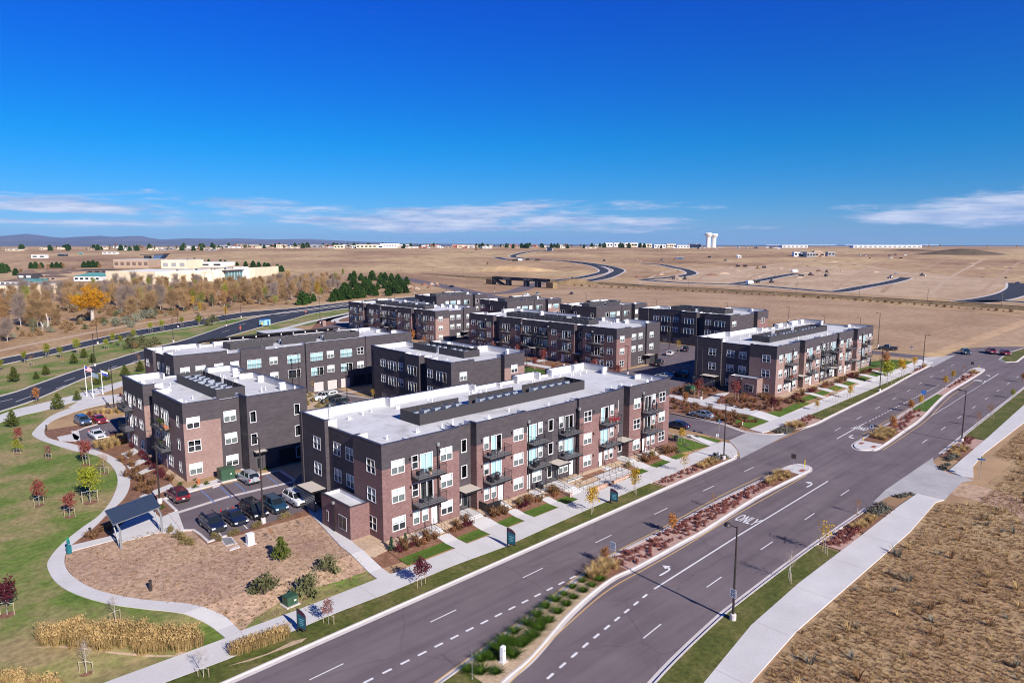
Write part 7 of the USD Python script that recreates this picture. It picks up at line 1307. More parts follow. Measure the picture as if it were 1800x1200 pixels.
p = W(1305, 748); t = thing('standpipe', 'small white standpipe with red top on the side street lawn', 'standpipe', p); obj('pipe', MB().tube((0, 0, 0), (0, 0, .8), .1), 'white_paint', t); obj('cap', MB().lathe((0, 0, .8), [(.13, 0), (.13, .1), (.04, .15)], 8), 'sign_red', t)
p = W(1263, 806); t = thing('white_pedestal', 'white service pedestal at the foot of the corner lamp', 'utility box', (p[0], p[1], p[2] + .1)); obj('case', MB().cbox((0, 0, .5), (.3, .3, 1.0)), 'white_paint', t); obj('cap', MB().cbox((0, 0, 1.03), (.34, .34, .07)), 'white_paint', t)
t = thing('hatch', 'grey metal hatch in concrete frame before the parked cars', 'hatch'); sheet('hatch_frame', PG([(385, 945), (407, 943), (417, 955), (397, 960)]), .05, 'curb_concrete', True, None, parent=t); sheet('hatch_plate', PG([(389, 946), (406, 945), (413, 954), (397, 958)]), .06, 'galvanised', False, None, parent=t)
sheet('pad', PG([(402, 966), (420, 958), (422, 962), (404, 968)]), .1, 'curb_concrete', True, None, 'short concrete slab in front of the grey hatch', 'slab')
sheet('pad', PG([(370, 852), (382, 848), (386, 854), (374, 858)]), .1, 'curb_concrete', True, None, 'small concrete pad left of the green transformer', 'slab')
# solar shelter: sloped roof on cranked posts
def solar():
    a, b, c, d = (np.array([*W(px, py)[:2], 0]) for px, py in ((214, 953), (280, 936), (302, 905), (240, 925)))
    t = thing('solar_shelter', 'open shelter with a sloping blue solar roof on cranked posts', 'shelter', (0, 0, 0))
    def at(px, py, z): return G(px, py, z)
    F0, F1 = at(199, 922, 3.0), at(283, 890, 3.0); Bk0, Bk1 = at(184, 897, 3.9), at(265, 867, 3.9)
    nrm = unit(np.cross(F1 - F0, Bk0 - F0)); 
    if nrm[2] < 0: nrm = -nrm
    obj('roof_deck', MB().add([F0 - nrm * .1, F1 - nrm * .1, Bk1 - nrm * .1, Bk0 - nrm * .1, F0 - nrm * .01, F1 - nrm * .01, Bk1 - nrm * .01, Bk0 - nrm * .01], BOXF), 'galvanised', t)
    nr, nc = 12, 5
    for i in range(nr):
        for j in range(nc):
            P = lambda s, r: F0 + (F1 - F0) * s + (Bk0 - F0) * r
            s0, s1, r0, r1 = (j + .012) / nc, (j + .988) / nc, (i + .09) / nr, (i + .91) / nr
            q = [P(s0, r0), P(s1, r0), P(s1, r1), P(s0, r1)]; obj('solar_panel', MB().add([*q, *(k + nrm * .035 for k in q)], BOXF), 'solar_cell', t)
    for s in (.07, .93):
        top = F0 + (F1 - F0) * s + (Bk0 - F0) * .15; foot = np.array([top[0] + .15, top[1] - .9, 0.05]); knee = np.array([foot[0], foot[1] - .05, 2.35])
        obj('post', MB().tube(foot, knee, .12, n=6).tube(knee, top - nrm * .12, .12, .10, 6), 'galvanised', t); tb = F0 + (F1 - F0) * s + (Bk0 - F0) * .8; obj('brace', MB().tube(foot + [0, .5, 0], tb - nrm * .12, .08, n=6), 'galvanised', t)
        obj('beam', MB().tube(top - nrm * .16, tb - nrm * .16, .09, n=4), 'galvanised', t)
M('solar_cell', {'p': ('principled_bsdf', {'base_color': (.035, .050, .085), 'roughness': .3, 'specular_ior_level': .5})}, [])
solar()
# flags
for (px, top, kind, lab) in (((153, 697), 642, 'us', 'flagpole with a striped red white and blue flag'), ((164, 700), 653, 'blue', 'flagpole with a pale blue flag'), ((181, 693), 650, 'white', 'flagpole with a white and blue flag')):
    p = W(*px); h = height(px[0], top, p); t = thing('flagpole', lab, 'flagpole', p); obj('pole', MB().lathe((0, 0, 0), [(.09, 0), (.04, h)], 8), 'white_paint', t); obj('ball', MB().lathe((0, 0, h), [(.02, 0), (.09, .06), (.02, .14)], 8), 'sign_yellow', t); obj('foot', MB().lathe((0, 0, 0), [(.25, 0), (.15, .12)], 10), 'curb_concrete', t)
    def cloth(a0, a1, b0, b1, mat, nm='flag'):
        q = MB(); N = 6; f = lambda a, b: np.array([.05 + a * 1.55 * .75, .18 * math.sin(a * 5) * a - .5 * a, h - .12 - b * 1.05 - .55 * a])
        for i in range(N):
            s, e = a0 + (a1 - a0) * i / N, a0 + (a1 - a0) * (i + 1) / N; q.quad(f(s, b1), f(e, b1), f(e, b0), f(s, b0))
        obj(nm, q, mat, t)
    if kind == 'us':
        for k in range(7): cloth(0 if k > 3 else .4, 1, k / 7, (k + 1) / 7, 'flag_red' if k % 2 == 0 else 'flag_white', 'stripe')
        cloth(0, .4, 0, 4 / 7, 'flag_blue', 'canton')
    elif kind == 'blue': cloth(0, 1, 0, 1, 'car_steel')
    else: cloth(0, 1, 0, .4, 'flag_white'); cloth(0, 1, .4, 1, 'flag_blue')
# grey dark dish on the bed of the upper car park and the grill
p = W(189, 717); t = thing('kettle_grill', 'dark round grill on the bed beside the upper lamp', 'grill', p); obj('bowl', MB().lathe((0, 0, .6), [(.1, 0), (.32, .18), (.34, .3), (.28, .5), (.05, .6)], 12), 'black_metal', t)
for k in range(3): obj('leg', MB().tube((0, 0, .75), (.35 * math.cos(k * 2.1), .35 * math.sin(k * 2.1), 0), .02), 'black_metal', t)
# road works on the left road
for px, lab in (((423, 584), 'orange red diamond warning sign by the clubhouse end of the left road'), ((538, 554), 'orange red diamond warning sign farther along the left road')): post_sign(px, lab, 1, 1.1, 1.3, 'orange_sign', [], rz=-140, diamond=True, dz=0)
p = W(466, 573); t = thing('blue_cabin', 'bright blue portable cabin beside the clubhouse roof', 'cabin', p, 25, None, 1.1); obj('box', MB().cbox((0, 0, 1.5), (3.4, 2.4, 2.2)), 'sign_pale', t); obj('roof', MB().cbox((0, 0, 2.68), (3.6, 2.6, .16)), 'sign_blue', t); obj('door', MB().cbox((.4, -1.21, 1.3), (.8, .05, 1.7)), 'sign_blue', t); obj('yellow_board', MB().cbox((-2.2, -.4, 1.2), (.6, .1, .9)), 'sign_yellow', t)

# ------------------------------------------------------------------ things on balconies and roofs
def ac_unit():
    t = thing('air_conditioner', 'grey rooftop cooling unit inside a dark screen', 'air conditioner', (0, 0, 0), 0, 'rooftop cooling units'); obj('case', MB().cbox((0, 0, .55), (.92, .92, .95), 0, .97), 'ac_grey', t); obj('fan_ring', MB().lathe((0, 0, 1.03), [(.38, 0), (.38, .06), (.30, .07)], 12), 'ac_dark', t); obj('feet', MB().cbox((0, 0, .04), (.95, .95, .08)), 'ac_dark', t); return t
AC = None
WHERE = {'A': 'on the nearest long white roof', 'K': 'on the roof of the tan brick street block', 'C': 'on the roof of the garage block', 'E': 'on the roof behind the courtyard', 'F': 'on the roof farthest left', 'B': 'on the roof beside the little car park', 'D': 'on the small block in the middle', 'J': 'on the roof before the open field', 'I': 'on the far right charcoal roof', 'H': 'on the far middle roof', 'G': 'on the farthest roof'}
for key, (T, us) in ALLU.items():
    sc = 1.0; lab, grp = 'grey cooling unit in the dark screen ' + WHERE[key], 'cooling units ' + WHERE[key]
    for x, y, z in us:
        q = wpt(key, x, y, z)
        if AC is None: AC = ac_unit(); AC.GetAttribute('xformOp:translate').Set(Gf.Vec3d(*q)); tag(AC, lab, None, grp)
        else: dup(AC, q, float(RNG.choice([0, 90, 180])), 1.15 if key in 'AB' else 1.05, lab, grp)
PROTO = {}
def furn(kind, loc, rz, label, group=None):
    if kind in PROTO: return dup(PROTO[kind], loc, rz, 1.0, label, group)
    t = thing({'chair': 'patio_chair', 'table': 'patio_table', 'grill': 'barbecue', 'pot': 'potted_plant', 'redpot': 'red_flowers', 'bluechair': 'blue_patio_chair', 'white_chair': 'white_patio_chair', 'orange': 'orange_cushion_bench'}[kind], label, {'grill': 'grill', 'pot': 'plant', 'redpot': 'flowers', 'table': 'table', 'orange': 'bench'}.get(kind, 'chair'), loc, rz, group); PROTO[kind] = t
    if 'chair' in kind:
        m = {'chair': 'ac_dark', 'bluechair': 'sign_pale', 'white_chair': 'white_paint'}[kind]; obj('seat', MB().cbox((0, 0, .42), (.55, .55, .07)), m, t); obj('backrest', MB().obox((-.27, .24, 0), (1, 0, 0), (0, 1, 0), 0, .54, .45, 1.0, 0, .06), m, t)
        for x in (-.24, .24):
            for y in (-.24, .24): obj('leg', MB().tube((x, y, 0), (x, y, .42), .02, n=4), m, t)
    elif kind == 'table':
        obj('table_top', MB().lathe((0, 0, .48), [(.35, 0), (.35, .04)], 12), 'ac_dark', t); obj('leg', MB().tube((0, 0, 0), (0, 0, .48), .04), 'ac_dark', t)
    elif kind == 'grill':
        obj('lid', MB().lathe((0, 0, .75), [(.36, 0), (.38, .1), (.30, .3), (.05, .4)], 12), 'ac_dark', t); obj('stand', MB().cbox((0, 0, .38), (.5, .4, .76), 0, .9), 'black_metal', t)
    elif kind == 'orange': obj('seat', MB().cbox((0, 0, .4), (1.3, .6, .2)), 'truck_orange', t); obj('backrest', MB().cbox((0, .28, .7), (1.3, .12, .5)), 'truck_orange', t); obj('base', MB().cbox((0, 0, .15), (1.25, .55, .3)), 'bark', t)
    else:
        obj('pot', MB().lathe((0, 0, 0), [(.14, 0), (.2, .32)], 10), 'sandstone', t); obj('foliage', MB().add(*cloud(np.array([[0, 0, .55], [.2, 0, .5], [-.25, .1, .5], [.5, 0, .45], [-.5, 0, .45]]) if kind == 'redpot' else np.array([[0, 0, .55], [.1, 0, .75]]), 260, .12, .06, np.random.default_rng(2))), 'flag_red' if kind == 'redpot' else 'leaf_green', t)
    return t
ri = random.Random(12)
pos = {'A': 'of the near red brick block', 'K': 'of the tan brick block', 'E': 'behind the courtyard', 'F': 'of the far left block', 'B': 'above the upper car park'}
for key in ('A', 'K', 'B', 'E', 'F'):
    rzk = {'A': 0, 'K': 0}.get(key, -90)
    for i, (c, o0, u, n, wd, dp) in enumerate(BALCONIES.get(key, [])):
        for j in range(ri.choice((1, 2, 3)) if key != 'A' else 2):
            k = ri.choice(('chair', 'chair', 'table', 'pot', 'grill')) if key != 'A' else ['grill', 'grill', 'chair', 'table', 'chair', 'bluechair', 'chair', 'chair', 'table', 'chair', 'chair', 'redpot', 'chair', 'pot', 'table', 'chair', 'chair', 'table', 'chair', 'pot'][(2 * i + j) % 20]
            q = o0 + u * (wd * (.22 + .25 * j + ri.uniform(0, .1))) + n * dp * ri.uniform(.35, .65)
            furn(k, wpt(key, *q), rzk + ri.uniform(-40, 40) + 180, {'chair': 'dark chair on a balcony ', 'table': 'small dark table on a balcony ', 'grill': 'round covered grill on a balcony ', 'pot': 'potted plant on a balcony ', 'bluechair': 'pale blue chair on a balcony ', 'redpot': 'red flowers on a balcony '}[k] + pos[key], k + ' on balconies ' + pos[key])
if 'redpot' in PROTO or True:
    furn('redpot', wpt('A', LL - 16.2, -1.2, ZF[2]), 0, 'long box of bright red flowers on a top balcony of the red brick block'); furn('orange', wpt('B', 22.5, -.8, ZF[2]), 90, 'orange cushioned bench on the top balcony above the path'); furn('white_chair', (91.2, 63.8, .05), 200, 'white covered chair on the patio at the right end'); furn('grill', (67.2, 64.2, .05), 0, 'black grill on the patio left of the central steps'); furn('bluechair', wpt('K', 18.2, -.8, ZF[1]), 200, 'blue chair on a lower balcony of the tan brick block'); furn('redpot', wpt('K', 6.0, -1.0, ZF[1]), 0, 'orange red flowers on the first balcony of the tan brick block')
# a person on the top right balcony of the near block
def person(loc, rz):
    t = thing('person', 'person in dark clothes standing at a top balcony of the red brick block', 'person', loc, rz); S = lambda c, r: manifold3d.Manifold.sphere(r, 16).translate(c); H = lambda a, ra, b, rb: manifold3d.Manifold.batch_hull([S(a, ra), S(b, rb)])
    parts = []
    for s in (-1, 1):
        hip, knee, ank, toe = (s * .09, 0, .92), (s * .10, .01, .50), (s * .10, -.01, .08), (s * .12, .16, .05); parts += [H(hip, .088, knee, .060), H(knee, .060, ank, .042), H(ank, .045, toe, .038)]
        sh, el, wr = (s * .19, 0, 1.42), (s * .25, .04, 1.14), (s * .20, .26, 1.06); parts += [H(sh, .058, el, .045), H(el, .044, wr, .032), H(wr, .034, (s * .19, .34, 1.06), .028)]
    parts += [H((0, 0, .95), .135, (0, 0, 1.18), .125), H((0, 0, 1.18), .125, (0, 0, 1.36), .15), manifold3d.Manifold.batch_hull([S((-.16, 0, 1.40), .06), S((.16, 0, 1.40), .06), S((0, 0, 1.2), .12)]), H((0, 0, 1.42), .06, (0, .01, 1.56), .052), manifold3d.Manifold.batch_hull([S((0, .01, 1.66), .088), S((0, .04, 1.60), .065)]), S((0, .105, 1.63), .016)]
    m = parts[0]
    for q in parts[1:]: m = m + q
    m = m.refine_to_length(.05); tm = m.to_mesh(); tri = trimesh.Trimesh(tm.vert_properties[:, :3], tm.tri_verts); trimesh.smoothing.filter_taubin(tri, iterations=8)
    obj('body', (tri.vertices, tri.faces), 'person_skin', t, smooth=True)
    jk = manifold3d.Manifold.batch_hull([S((-.15, 0, 1.40), .085), S((.15, 0, 1.40), .085), S((0, 0, .95), .16)])
    for s in (-1, 1): jk = jk + H((s * .19, 0, 1.42), .072, (s * .25, .04, 1.14), .06) + H((s * .25, .04, 1.14), .058, (s * .20, .24, 1.06), .046)
    j = jk.to_mesh(); obj('jacket', (j.vert_properties[:, :3], j.tri_verts), 'car_navy', t, smooth=True)
    tr = None
    for s in (-1, 1):
        q = H((s * .09, 0, .94), .105, (s * .10, .01, .50), .076) + H((s * .10, .01, .50), .076, (s * .10, -.01, .12), .06); tr = q if tr is None else tr + q
    j = tr.to_mesh(); obj('trousers', (j.vert_properties[:, :3], j.tri_verts), 'trim_black', t, smooth=True)
    hr = S((0, -.01, 1.70), .093) - manifold3d.Manifold.cube((.4, .4, .4), True).translate((0, .24, 1.56)); j = hr.to_mesh(); obj('hair', (j.vert_properties[:, :3], j.tri_verts), 'bark', t, smooth=True)
plain('person_skin', (.45, .27, .20), .6); person(wpt('A', LL - 5.2, -.95, ZF[2]), 200)

# ------------------------------------------------------------------ clubhouse, bridge, far buildings
def bld(name, label, cat='building', group=None): return thing(name, label, cat, (0, 0, 0), 0, group)
for n, c in (('far_white', (.70, .69, .67)), ('far_cream', (.74, .62, .45)), ('far_tan', (.40, .29, .21)), ('far_brown', (.16, .11, .09)), ('far_grey', (.30, .29, .30)), ('far_dark', (.06, .06, .07)), ('far_red', (.42, .14, .11)), ('far_teal', (.09, .26, .26)), ('far_blue', (.07, .12, .22)), ('far_roof', (.55, .54, .53)), ('shed_wall', (.080, .070, .076))): mottled(n, [(.3, tuple(k * .92 for k in c)), (.7, tuple(k * 1.06 for k in c))], .15)
# clubhouse behind the garage block
c = bld('clubhouse', 'long dark clubhouse with overhanging black roof and white rafter ends behind the garage block')
X0, X1, Y0c, ZR = 73.5, 109.5, 196.0, 8.2
obj('wall', MB().box(X0 + 1.5, Y0c, 0, X1 - 1, Y0c + 6, ZR - 1.45).box(X0 + 1.6, Y0c + .02, ZR - 1.45, X1 - 1.1, Y0c + .5, ZR - .28), 'shed_wall', c)
r = obj('roof', MB().add([(X0 - 2.6, Y0c - 1.5, ZR), (X1, Y0c - 1.5, ZR), (X1, Y0c + 13, ZR - 2.6), (X0 - 2.6, Y0c + 13, ZR - 2.6), (X0 - 2.6, Y0c - 1.5, ZR + .42), (X1, Y0c - 1.5, ZR + .42), (X1, Y0c + 13, ZR - 2.2), (X0 - 2.6, Y0c + 13, ZR - 2.2)], BOXF), 'black_metal', c)
for k in range(10): obj('rafter_end', MB().cbox((X0 + 1.5 + k * 3.85, Y0c - 1.3, ZR - .22), (.30, .5, .42)), 'white_frame', r)
obj('side_wing', MB().box(93, Y0c + 13.2, 0, 106, Y0c + 22, 6.3), 'shed_wall', c); obj('wing_roof', MB().box(92.8, Y0c + 13.1, 6.305, 106.2, Y0c + 22.2, 6.55), 'roof_membrane', c)
for k in range(6): obj('window', MB().cbox((X0 + 6 + k * 5, Y0c - .04, 3.6), (2.6, .06, 1.6)), 'dark_glass', c)
obj('chimney', MB().box(106.5, Y0c + 3, ZR + .42, 107.7, Y0c + 4.2, ZR + 2.2), 'tan_brick', c)
# railway bridge
b0, b1 = G(868, 488.0, 6.0), G(964, 493.2, 6.0); ub = unit(b1 - b0); Lb = np.linalg.norm((b1 - b0)[:2]); nb = np.array([ub[1], -ub[0], 0])
if nb @ head > 0: nb = -nb
br = bld('railway_bridge', 'black steel railway bridge with white letters on dark slanting legs', 'bridge')
g_ = np.array([b0[0], b0[1], 0.0]); uu = np.array([ub[0], ub[1], 0]); uu /= np.linalg.norm(uu)
obj('girder', MB().obox(g_, uu, nb, 0, Lb, 4.6, 7.2, 1.6, 2.0), 'sign_black', br); obj('girder', MB().obox(g_, uu, nb, 0, Lb, 4.6, 7.2, -2.0, -1.6), 'sign_black', br); obj('deck', MB().obox(g_, uu, nb, 0, Lb, 4.8, 5.2, -1.59, 1.59), 'dark_bronze', br)
P_ = lambda s, z, d=0: g_ + uu * s + nb * d + ZUP * z
for d in (-1.7, 1.7): obj('slanting_leg', MB().tube(P_(Lb * .02, 4.6, d), P_(Lb * .20, -.2, d), .9, n=4), 'sign_black', br)
for f in (.27, .60, .80):
    obj('pier', MB().obox(g_, uu, nb, Lb * f, Lb * f + 3.0, -.2, 4.6, -2.2, 2.2), 'far_dark', br)
for txt, f in (('UNION,', .29), ('PACIFIC', .68)): lettering('  '.join(txt), 1.15, P_(Lb * f, 5.35, 2.02), uu, nb, 'white_paint', br)
for s in (-8, Lb): obj('abutment', MB().obox(g_, uu, nb, s, s + 8, -.2, 4.7, -2.6, 2.6), 'bank_weeds', br)
# store with cream walls
def foot_building(name, label, fronts, depth_m, h, wall, roof='far_white', cat='building', parapet=.8, group=None):
    P = [W(*p) for p in fronts]; z0 = min(p[2] for p in P) - .3; back = [(p[0] + head[0] * depth_m, p[1] + head[1] * depth_m) for p in P[::-1]]; poly = Polygon([tuple(p[:2]) for p in P] + back).buffer(0); t = bld(name, label, cat, group)
    obj('wall', MB().skirt(poly, z0, z0 + h).poly(poly.difference(poly.buffer(-.6)), z0 + h), wall, t); obj('roof', MB().poly(poly.buffer(-.5), z0 + h - parapet), roof, t); return t, P, z0
st, P, z0 = foot_building('department_store', 'wide cream department store with a teal glass corner behind the wood', [(187, 497), (274, 499), (394, 493), (448, 488)], 75, 11.5, 'far_cream')
u = unit((P[2] - P[1]) * [1, 1, 0]); n = np.array([u[1], -u[0], 0]); n = n if n @ head < 0 else -n
for s in np.linspace(6, np.linalg.norm(P[2] - P[1]) - 4, 8): obj('pilaster', MB().obox(P[1] * [1, 1, 0], u, n, s, s + .4, z0, z0 + 8.5, .02, .3), 'far_tan', st)
lettering('macy*s', 2.2, P[1] * [1, 1, 0] + u * (np.linalg.norm(P[2] - P[1]) * .74) + ZUP * (z0 + 8.2), u, n, 'sign_black', st, 'store_name', bold=False)
u2 = unit((P[3] - P[2]) * [1, 1, 0]); n2 = np.array([u2[1], -u2[0], 0]); n2 = n2 if n2 @ head < 0 else -n2; L2 = np.linalg.norm(P[3] - P[2])
gl = obj('glass_corner', MB().obox(P[2] * [1, 1, 0], u2, n2, 1, L2 * .44, z0, z0 + 10, .05, 5), 'teal_glass', st)
for k in range(6): obj('mullion', MB().obox(P[2] * [1, 1, 0], u2, n2, 1 + k * L2 * .086, 1.25 + k * L2 * .086, z0, z0 + 10, 5.01, 5.15), 'white_frame', gl)
obj('entrance_canopy', MB().obox(P[2] * [1, 1, 0], u2, n2, -2, L2 * .46, z0 + 10.05, z0 + 10.9, -1, 7), 'far_dark', st); obj('white_tower', MB().obox(P[2] * [1, 1, 0], u2, n2, L2 * .47, L2 * .68, z0, z0 + 13.5, -6, 4), 'far_white', st)
rs = random.Random(4)
for k in range(14):
    q = P[1] + u * rs.uniform(5, 60) + head * rs.uniform(12, 60); obj('roof_unit', MB().cbox((q[0], q[1], z0 + 11.6), (rs.uniform(3, 7), rs.uniform(3, 6), 1.8)), 'far_grey', st)
def far(px0, px1, top, base, wall, label, roof='far_roof', dm=25, cat='building', group=None, name='far_building', rows=1, wmat='dark_glass', hip=False, extra=None, nwin=None):
    p = W((px0 + px1) / 2, base); dep = depth(p); w = (px1 - px0) * dep / FPX; h = max(2.0, height((px0 + px1) / 2, top, p)); t = thing(name, label, cat, p, math.degrees(YAW) - 90, group)
    hw = h * (.6 if hip else 1); obj('wall', MB().box(-w / 2, 0, -1, w / 2, dm, hw), wall, t)
    if hip: obj('roof', MB().add([(-w / 2 - .5, -.5, hw), (w / 2 + .5, -.5, hw), (w / 2 + .5, dm + .5, hw), (-w / 2 - .5, dm + .5, hw), (-w * .22, dm * .5, h), (w * .22, dm * .5, h)], [[0, 1, 5], [0, 5, 4], [1, 2, 5], [2, 3, 4], [2, 4, 5], [3, 0, 4], [0, 2, 1], [0, 3, 2]]), roof, t)
    else: obj('roof', MB().box(-w / 2 - .2, -.2, hw, w / 2 + .2, dm + .2, hw + .35), roof, t)
    n = nwin if nwin is not None else max(2, min(9, int((px1 - px0) / 4)))
    for r in range(rows):
        for k in range(n):
            x = -w / 2 + w * (k + .5) / n; z = hw * (r + .52) / rows; obj('window', MB().box(x - w / n * .30, -.10, z - hw / rows * .2, x + w / n * .30, .05, z + hw / rows * .2), wmat, t)
    return t, w, h, dm
far(200, 262, 456.5, 471, 'far_tan', 'brown brick shopping building with dark piers behind the cream store', rows=1, nwin=6, dm=50, wmat='far_brown'); far(284, 328, 457, 474, 'far_cream', 'cream shopping building with a teal sign panel behind the store', dm=50, wmat='far_grey', nwin=3); far(330, 392, 461, 470, 'far_white', 'long white roofed building with curved gable behind the store', dm=40, nwin=3)
t = thing('canopy_building', 'dark building with a flaring flat canopy roof above the brown brick building', 'building', W(262, 457), math.degrees(YAW) - 90); obj('stem', MB().cbox((-6, 8, 3), (8, 8, 7)), 'far_dark', t); obj('canopy_roof', MB().add([(-14, 0, 7.5), (22, 0, 8.3), (22, 20, 8.3), (-14, 20, 7.5), (-14, 0, 8.6), (25, 0, 10.0), (25, 20, 10.0), (-14, 20, 8.6)], BOXF), 'far_dark', t); obj('wedge', MB().add([(4, 1, 0), (14, 1, 0), (14, 18, 0), (4, 18, 0), (8, 1, 7.6), (23, 1, 8.2), (23, 18, 8.2), (8, 18, 7.6)], BOXF), 'far_blue', t)
far(130, 176, 480, 494, 'far_white', 'low white building with a teal hipped roof at left', roof='far_teal', hip=True, dm=28, nwin=5)
tw, w_, h_, d_ = far(31, 57, 475, 491, 'far_dark', 'small dark tower with tall white framed windows at left', roof='far_brown', hip=True, dm=14, nwin=2, wmat='white_frame'); far(0, 28, 491, 501, 'far_white', 'white building with brown roof at the left edge', roof='far_brown', hip=True, dm=25, nwin=3); far(60, 96, 477, 488, 'far_tan', 'brown roofed shop left of the teal roof', roof='far_brown', hip=True, dm=30, nwin=4); far(70, 98, 483, 493, 'far_tan', 'low brown shop before the other brown roof', roof='far_brown', hip=True, dm=20, nwin=3); far(100, 128, 473, 484, 'far_tan', 'tan gabled shop near the teal roof', roof='far_brown', hip=True, dm=24, nwin=3); far(126, 190, 475, 480, 'far_brown', 'long dark low roof behind the teal roof', roof='far_dark', dm=30, nwin=5); far(28, 62, 492, 500, 'far_teal', 'low pale teal roofed annex below the small tower', roof='far_teal', dm=18, nwin=3); far(-20, 42, 502, 521, 'far_cream', 'large cream block wall at the left edge of the wood', roof='far_grey', dm=45, nwin=5, wmat='far_tan')
far(55, 80, 448, 454, 'far_white', 'white trailer like building beside the far left road', dm=8, nwin=2); far(101, 116, 446, 450.5, 'far_dark', 'dark container beside the far left road', dm=6, nwin=1); far(138, 145, 444, 447, 'far_teal', 'green road gantry far at left', dm=2, nwin=1); far(180, 205, 443, 447, 'far_white', 'low white sheds in line far at left', dm=8, nwin=3)
# skyline
far(661, 683, 416, 430, 'far_red', 'red and white tower block standing above the skyline', dm=20, rows=4, nwin=5, wmat='far_white', roof='far_white'); far(668, 698, 428, 436, 'far_white', 'large pale hall below the red tower', dm=40, nwin=6, wmat='far_grey', roof='far_white'); far(626, 662, 430, 436.5, 'far_cream', 'cream hall left of the red tower', dm=40, nwin=5); far(684, 716, 423, 431, 'far_white', 'long white building right of the red tower', dm=30, nwin=6)
far(556, 600, 424, 433, 'far_white', 'long white office block on the skyline', dm=25, rows=2, nwin=10); far(523, 556, 425, 433, 'far_brown', 'brown office block on the skyline', dm=25, rows=2, nwin=8, wmat='far_dark'); far(587, 604, 431, 437, 'far_cream', 'small cream shed below the white offices', dm=14, nwin=3)
far(953, 971, 425, 432, 'far_cream', 'cream hotel at the end of the winding road', dm=20, rows=2, nwin=6); far(1062, 1077, 427, 434, 'far_white', 'first of three white halls in a line on the skyline', dm=30, nwin=3); far(1079, 1096, 427, 434, 'far_white', 'middle of three white halls in a line on the skyline', dm=30, nwin=3); far(1098, 1121, 427, 434, 'far_white', 'last and widest of three white halls in a line on the skyline', dm=30, nwin=4)
far(1326, 1346, 425, 433, 'far_blue', 'dark blue end of the huge warehouse on the skyline', dm=60, nwin=3, wmat='far_dark'); far(1347, 1470, 426, 433, 'far_white', 'huge white warehouse stretching along the skyline', dm=80, nwin=14, wmat='far_grey'); far(1470, 1485, 427, 432.5, 'far_blue', 'blue block between two white warehouses', dm=40, nwin=2, wmat='far_dark'); far(1486, 1650, 426.5, 433, 'far_white', 'second huge white warehouse on the skyline at right', dm=80, nwin=16, wmat='far_grey'); far(1375, 1420, 431, 435.5, 'far_white', 'low white hall before the huge warehouse', dm=20, nwin=6); far(1500, 1620, 431.5, 435.5, 'far_white', 'low white hall before the second warehouse', dm=20, nwin=14, wmat='far_dark')
for (a, b, tp, bs), lab in zip([(1100, 1118, 428, 434), (1128, 1146, 429, 435), (1150, 1170, 430, 436), (1172, 1188, 429, 435), (1190, 1212, 431, 436), (1212, 1232, 429, 435)], ['first', 'second', 'third', 'fourth', 'fifth', 'sixth']): far(a, b, tp, bs, 'far_white' if a % 4 else 'far_cream', f'{lab} pale hall counted from the left on the skyline before the water towers', dm=18, nwin=4)
# water towers
for px, tp, bs, lab in ((1244.5, 409, 434, 'left white water tower of the pair on the skyline'), (1254.5, 410.5, 434, 'right white water tower of the pair on the skyline')):
    p = W(px, 435.2); h = height(px, tp, p); m = depth(p) / FPX; t = thing('water_tower', lab, 'water tower', p); r = 6.0 * m
    obj('stem', MB().lathe((0, 0, -1), [(r * .70, 0), (r * .62, h * .3), (r * .62, h * .72)], 20), 'far_white', t, smooth=40); obj('tank', MB().lathe((0, 0, 0), [(r * .64, h * .70), (r * 1.05, h * .80), (r * 1.1, h * .86), (r * 1.08, h * .95), (r * .8, h * .99), (.1, h)], 24), 'far_white', t, smooth=40); obj('catwalk', MB().lathe((0, 0, h * .845), [(r * 1.10, 0), (r * 1.14, .1), (r * 1.14, .6), (r * 1.10, .7)], 24), 'far_grey', t)
# building site
far(1396, 1408, 443, 451, 'far_white', 'white site office at the building site', dm=10, nwin=2); far(1406, 1418, 442, 451, 'far_dark', 'dark unfinished house at the building site', dm=14, nwin=2, wmat='far_grey'); far(1418, 1433, 444, 452, 'far_grey', 'grey unfinished house at the building site', dm=14, nwin=3); far(1430, 1450, 440, 451, 'far_tan', 'tan gabled unfinished house at the building site', roof='far_tan', hip=True, dm=16, nwin=2); far(1455, 1468, 443, 450, 'far_grey', 'pale shed right of the building site', dm=10, nwin=2); far(1297, 1303, 449.5, 453, 'far_white', 'small white shed far on the plain', dm=5, nwin=1); far(1188, 1202, 452.5, 455.5, 'far_blue', 'blue container far on the plain', dm=4, nwin=1)
rh = random.Random(9); rj = np.random.default_rng(19)
for k in range(34):
    px = rh.uniform(1425, 1630) if k < 10 else rh.uniform(1185, 1370); py = rh.uniform(447, 455) if k < 10 else rh.uniform(434.5, 437.5); p = W(px, py); cl = rh.choice(('car_white', 'car_white', 'car_silver', 'car_black', 'car_maroon', 'far_white')); t = thing('far_vehicle', 'tiny parked vehicle at the building site' if k < 10 else 'tiny parked vehicle on the skyline car park', 'vehicle', p, rh.uniform(0, 360), 'vehicles at the building site' if k < 10 else 'vehicles on the skyline car park', 1.0 if k < 10 else 1.5)
    obj('body', MB().cbox((0, 0, .8), (5.2, 2.0, 1.0)), cl, t); obj('cab', MB().cbox((-.3, 0, 1.6), (2.6, 1.8, .8), 0, .85), 'dark_glass', t)
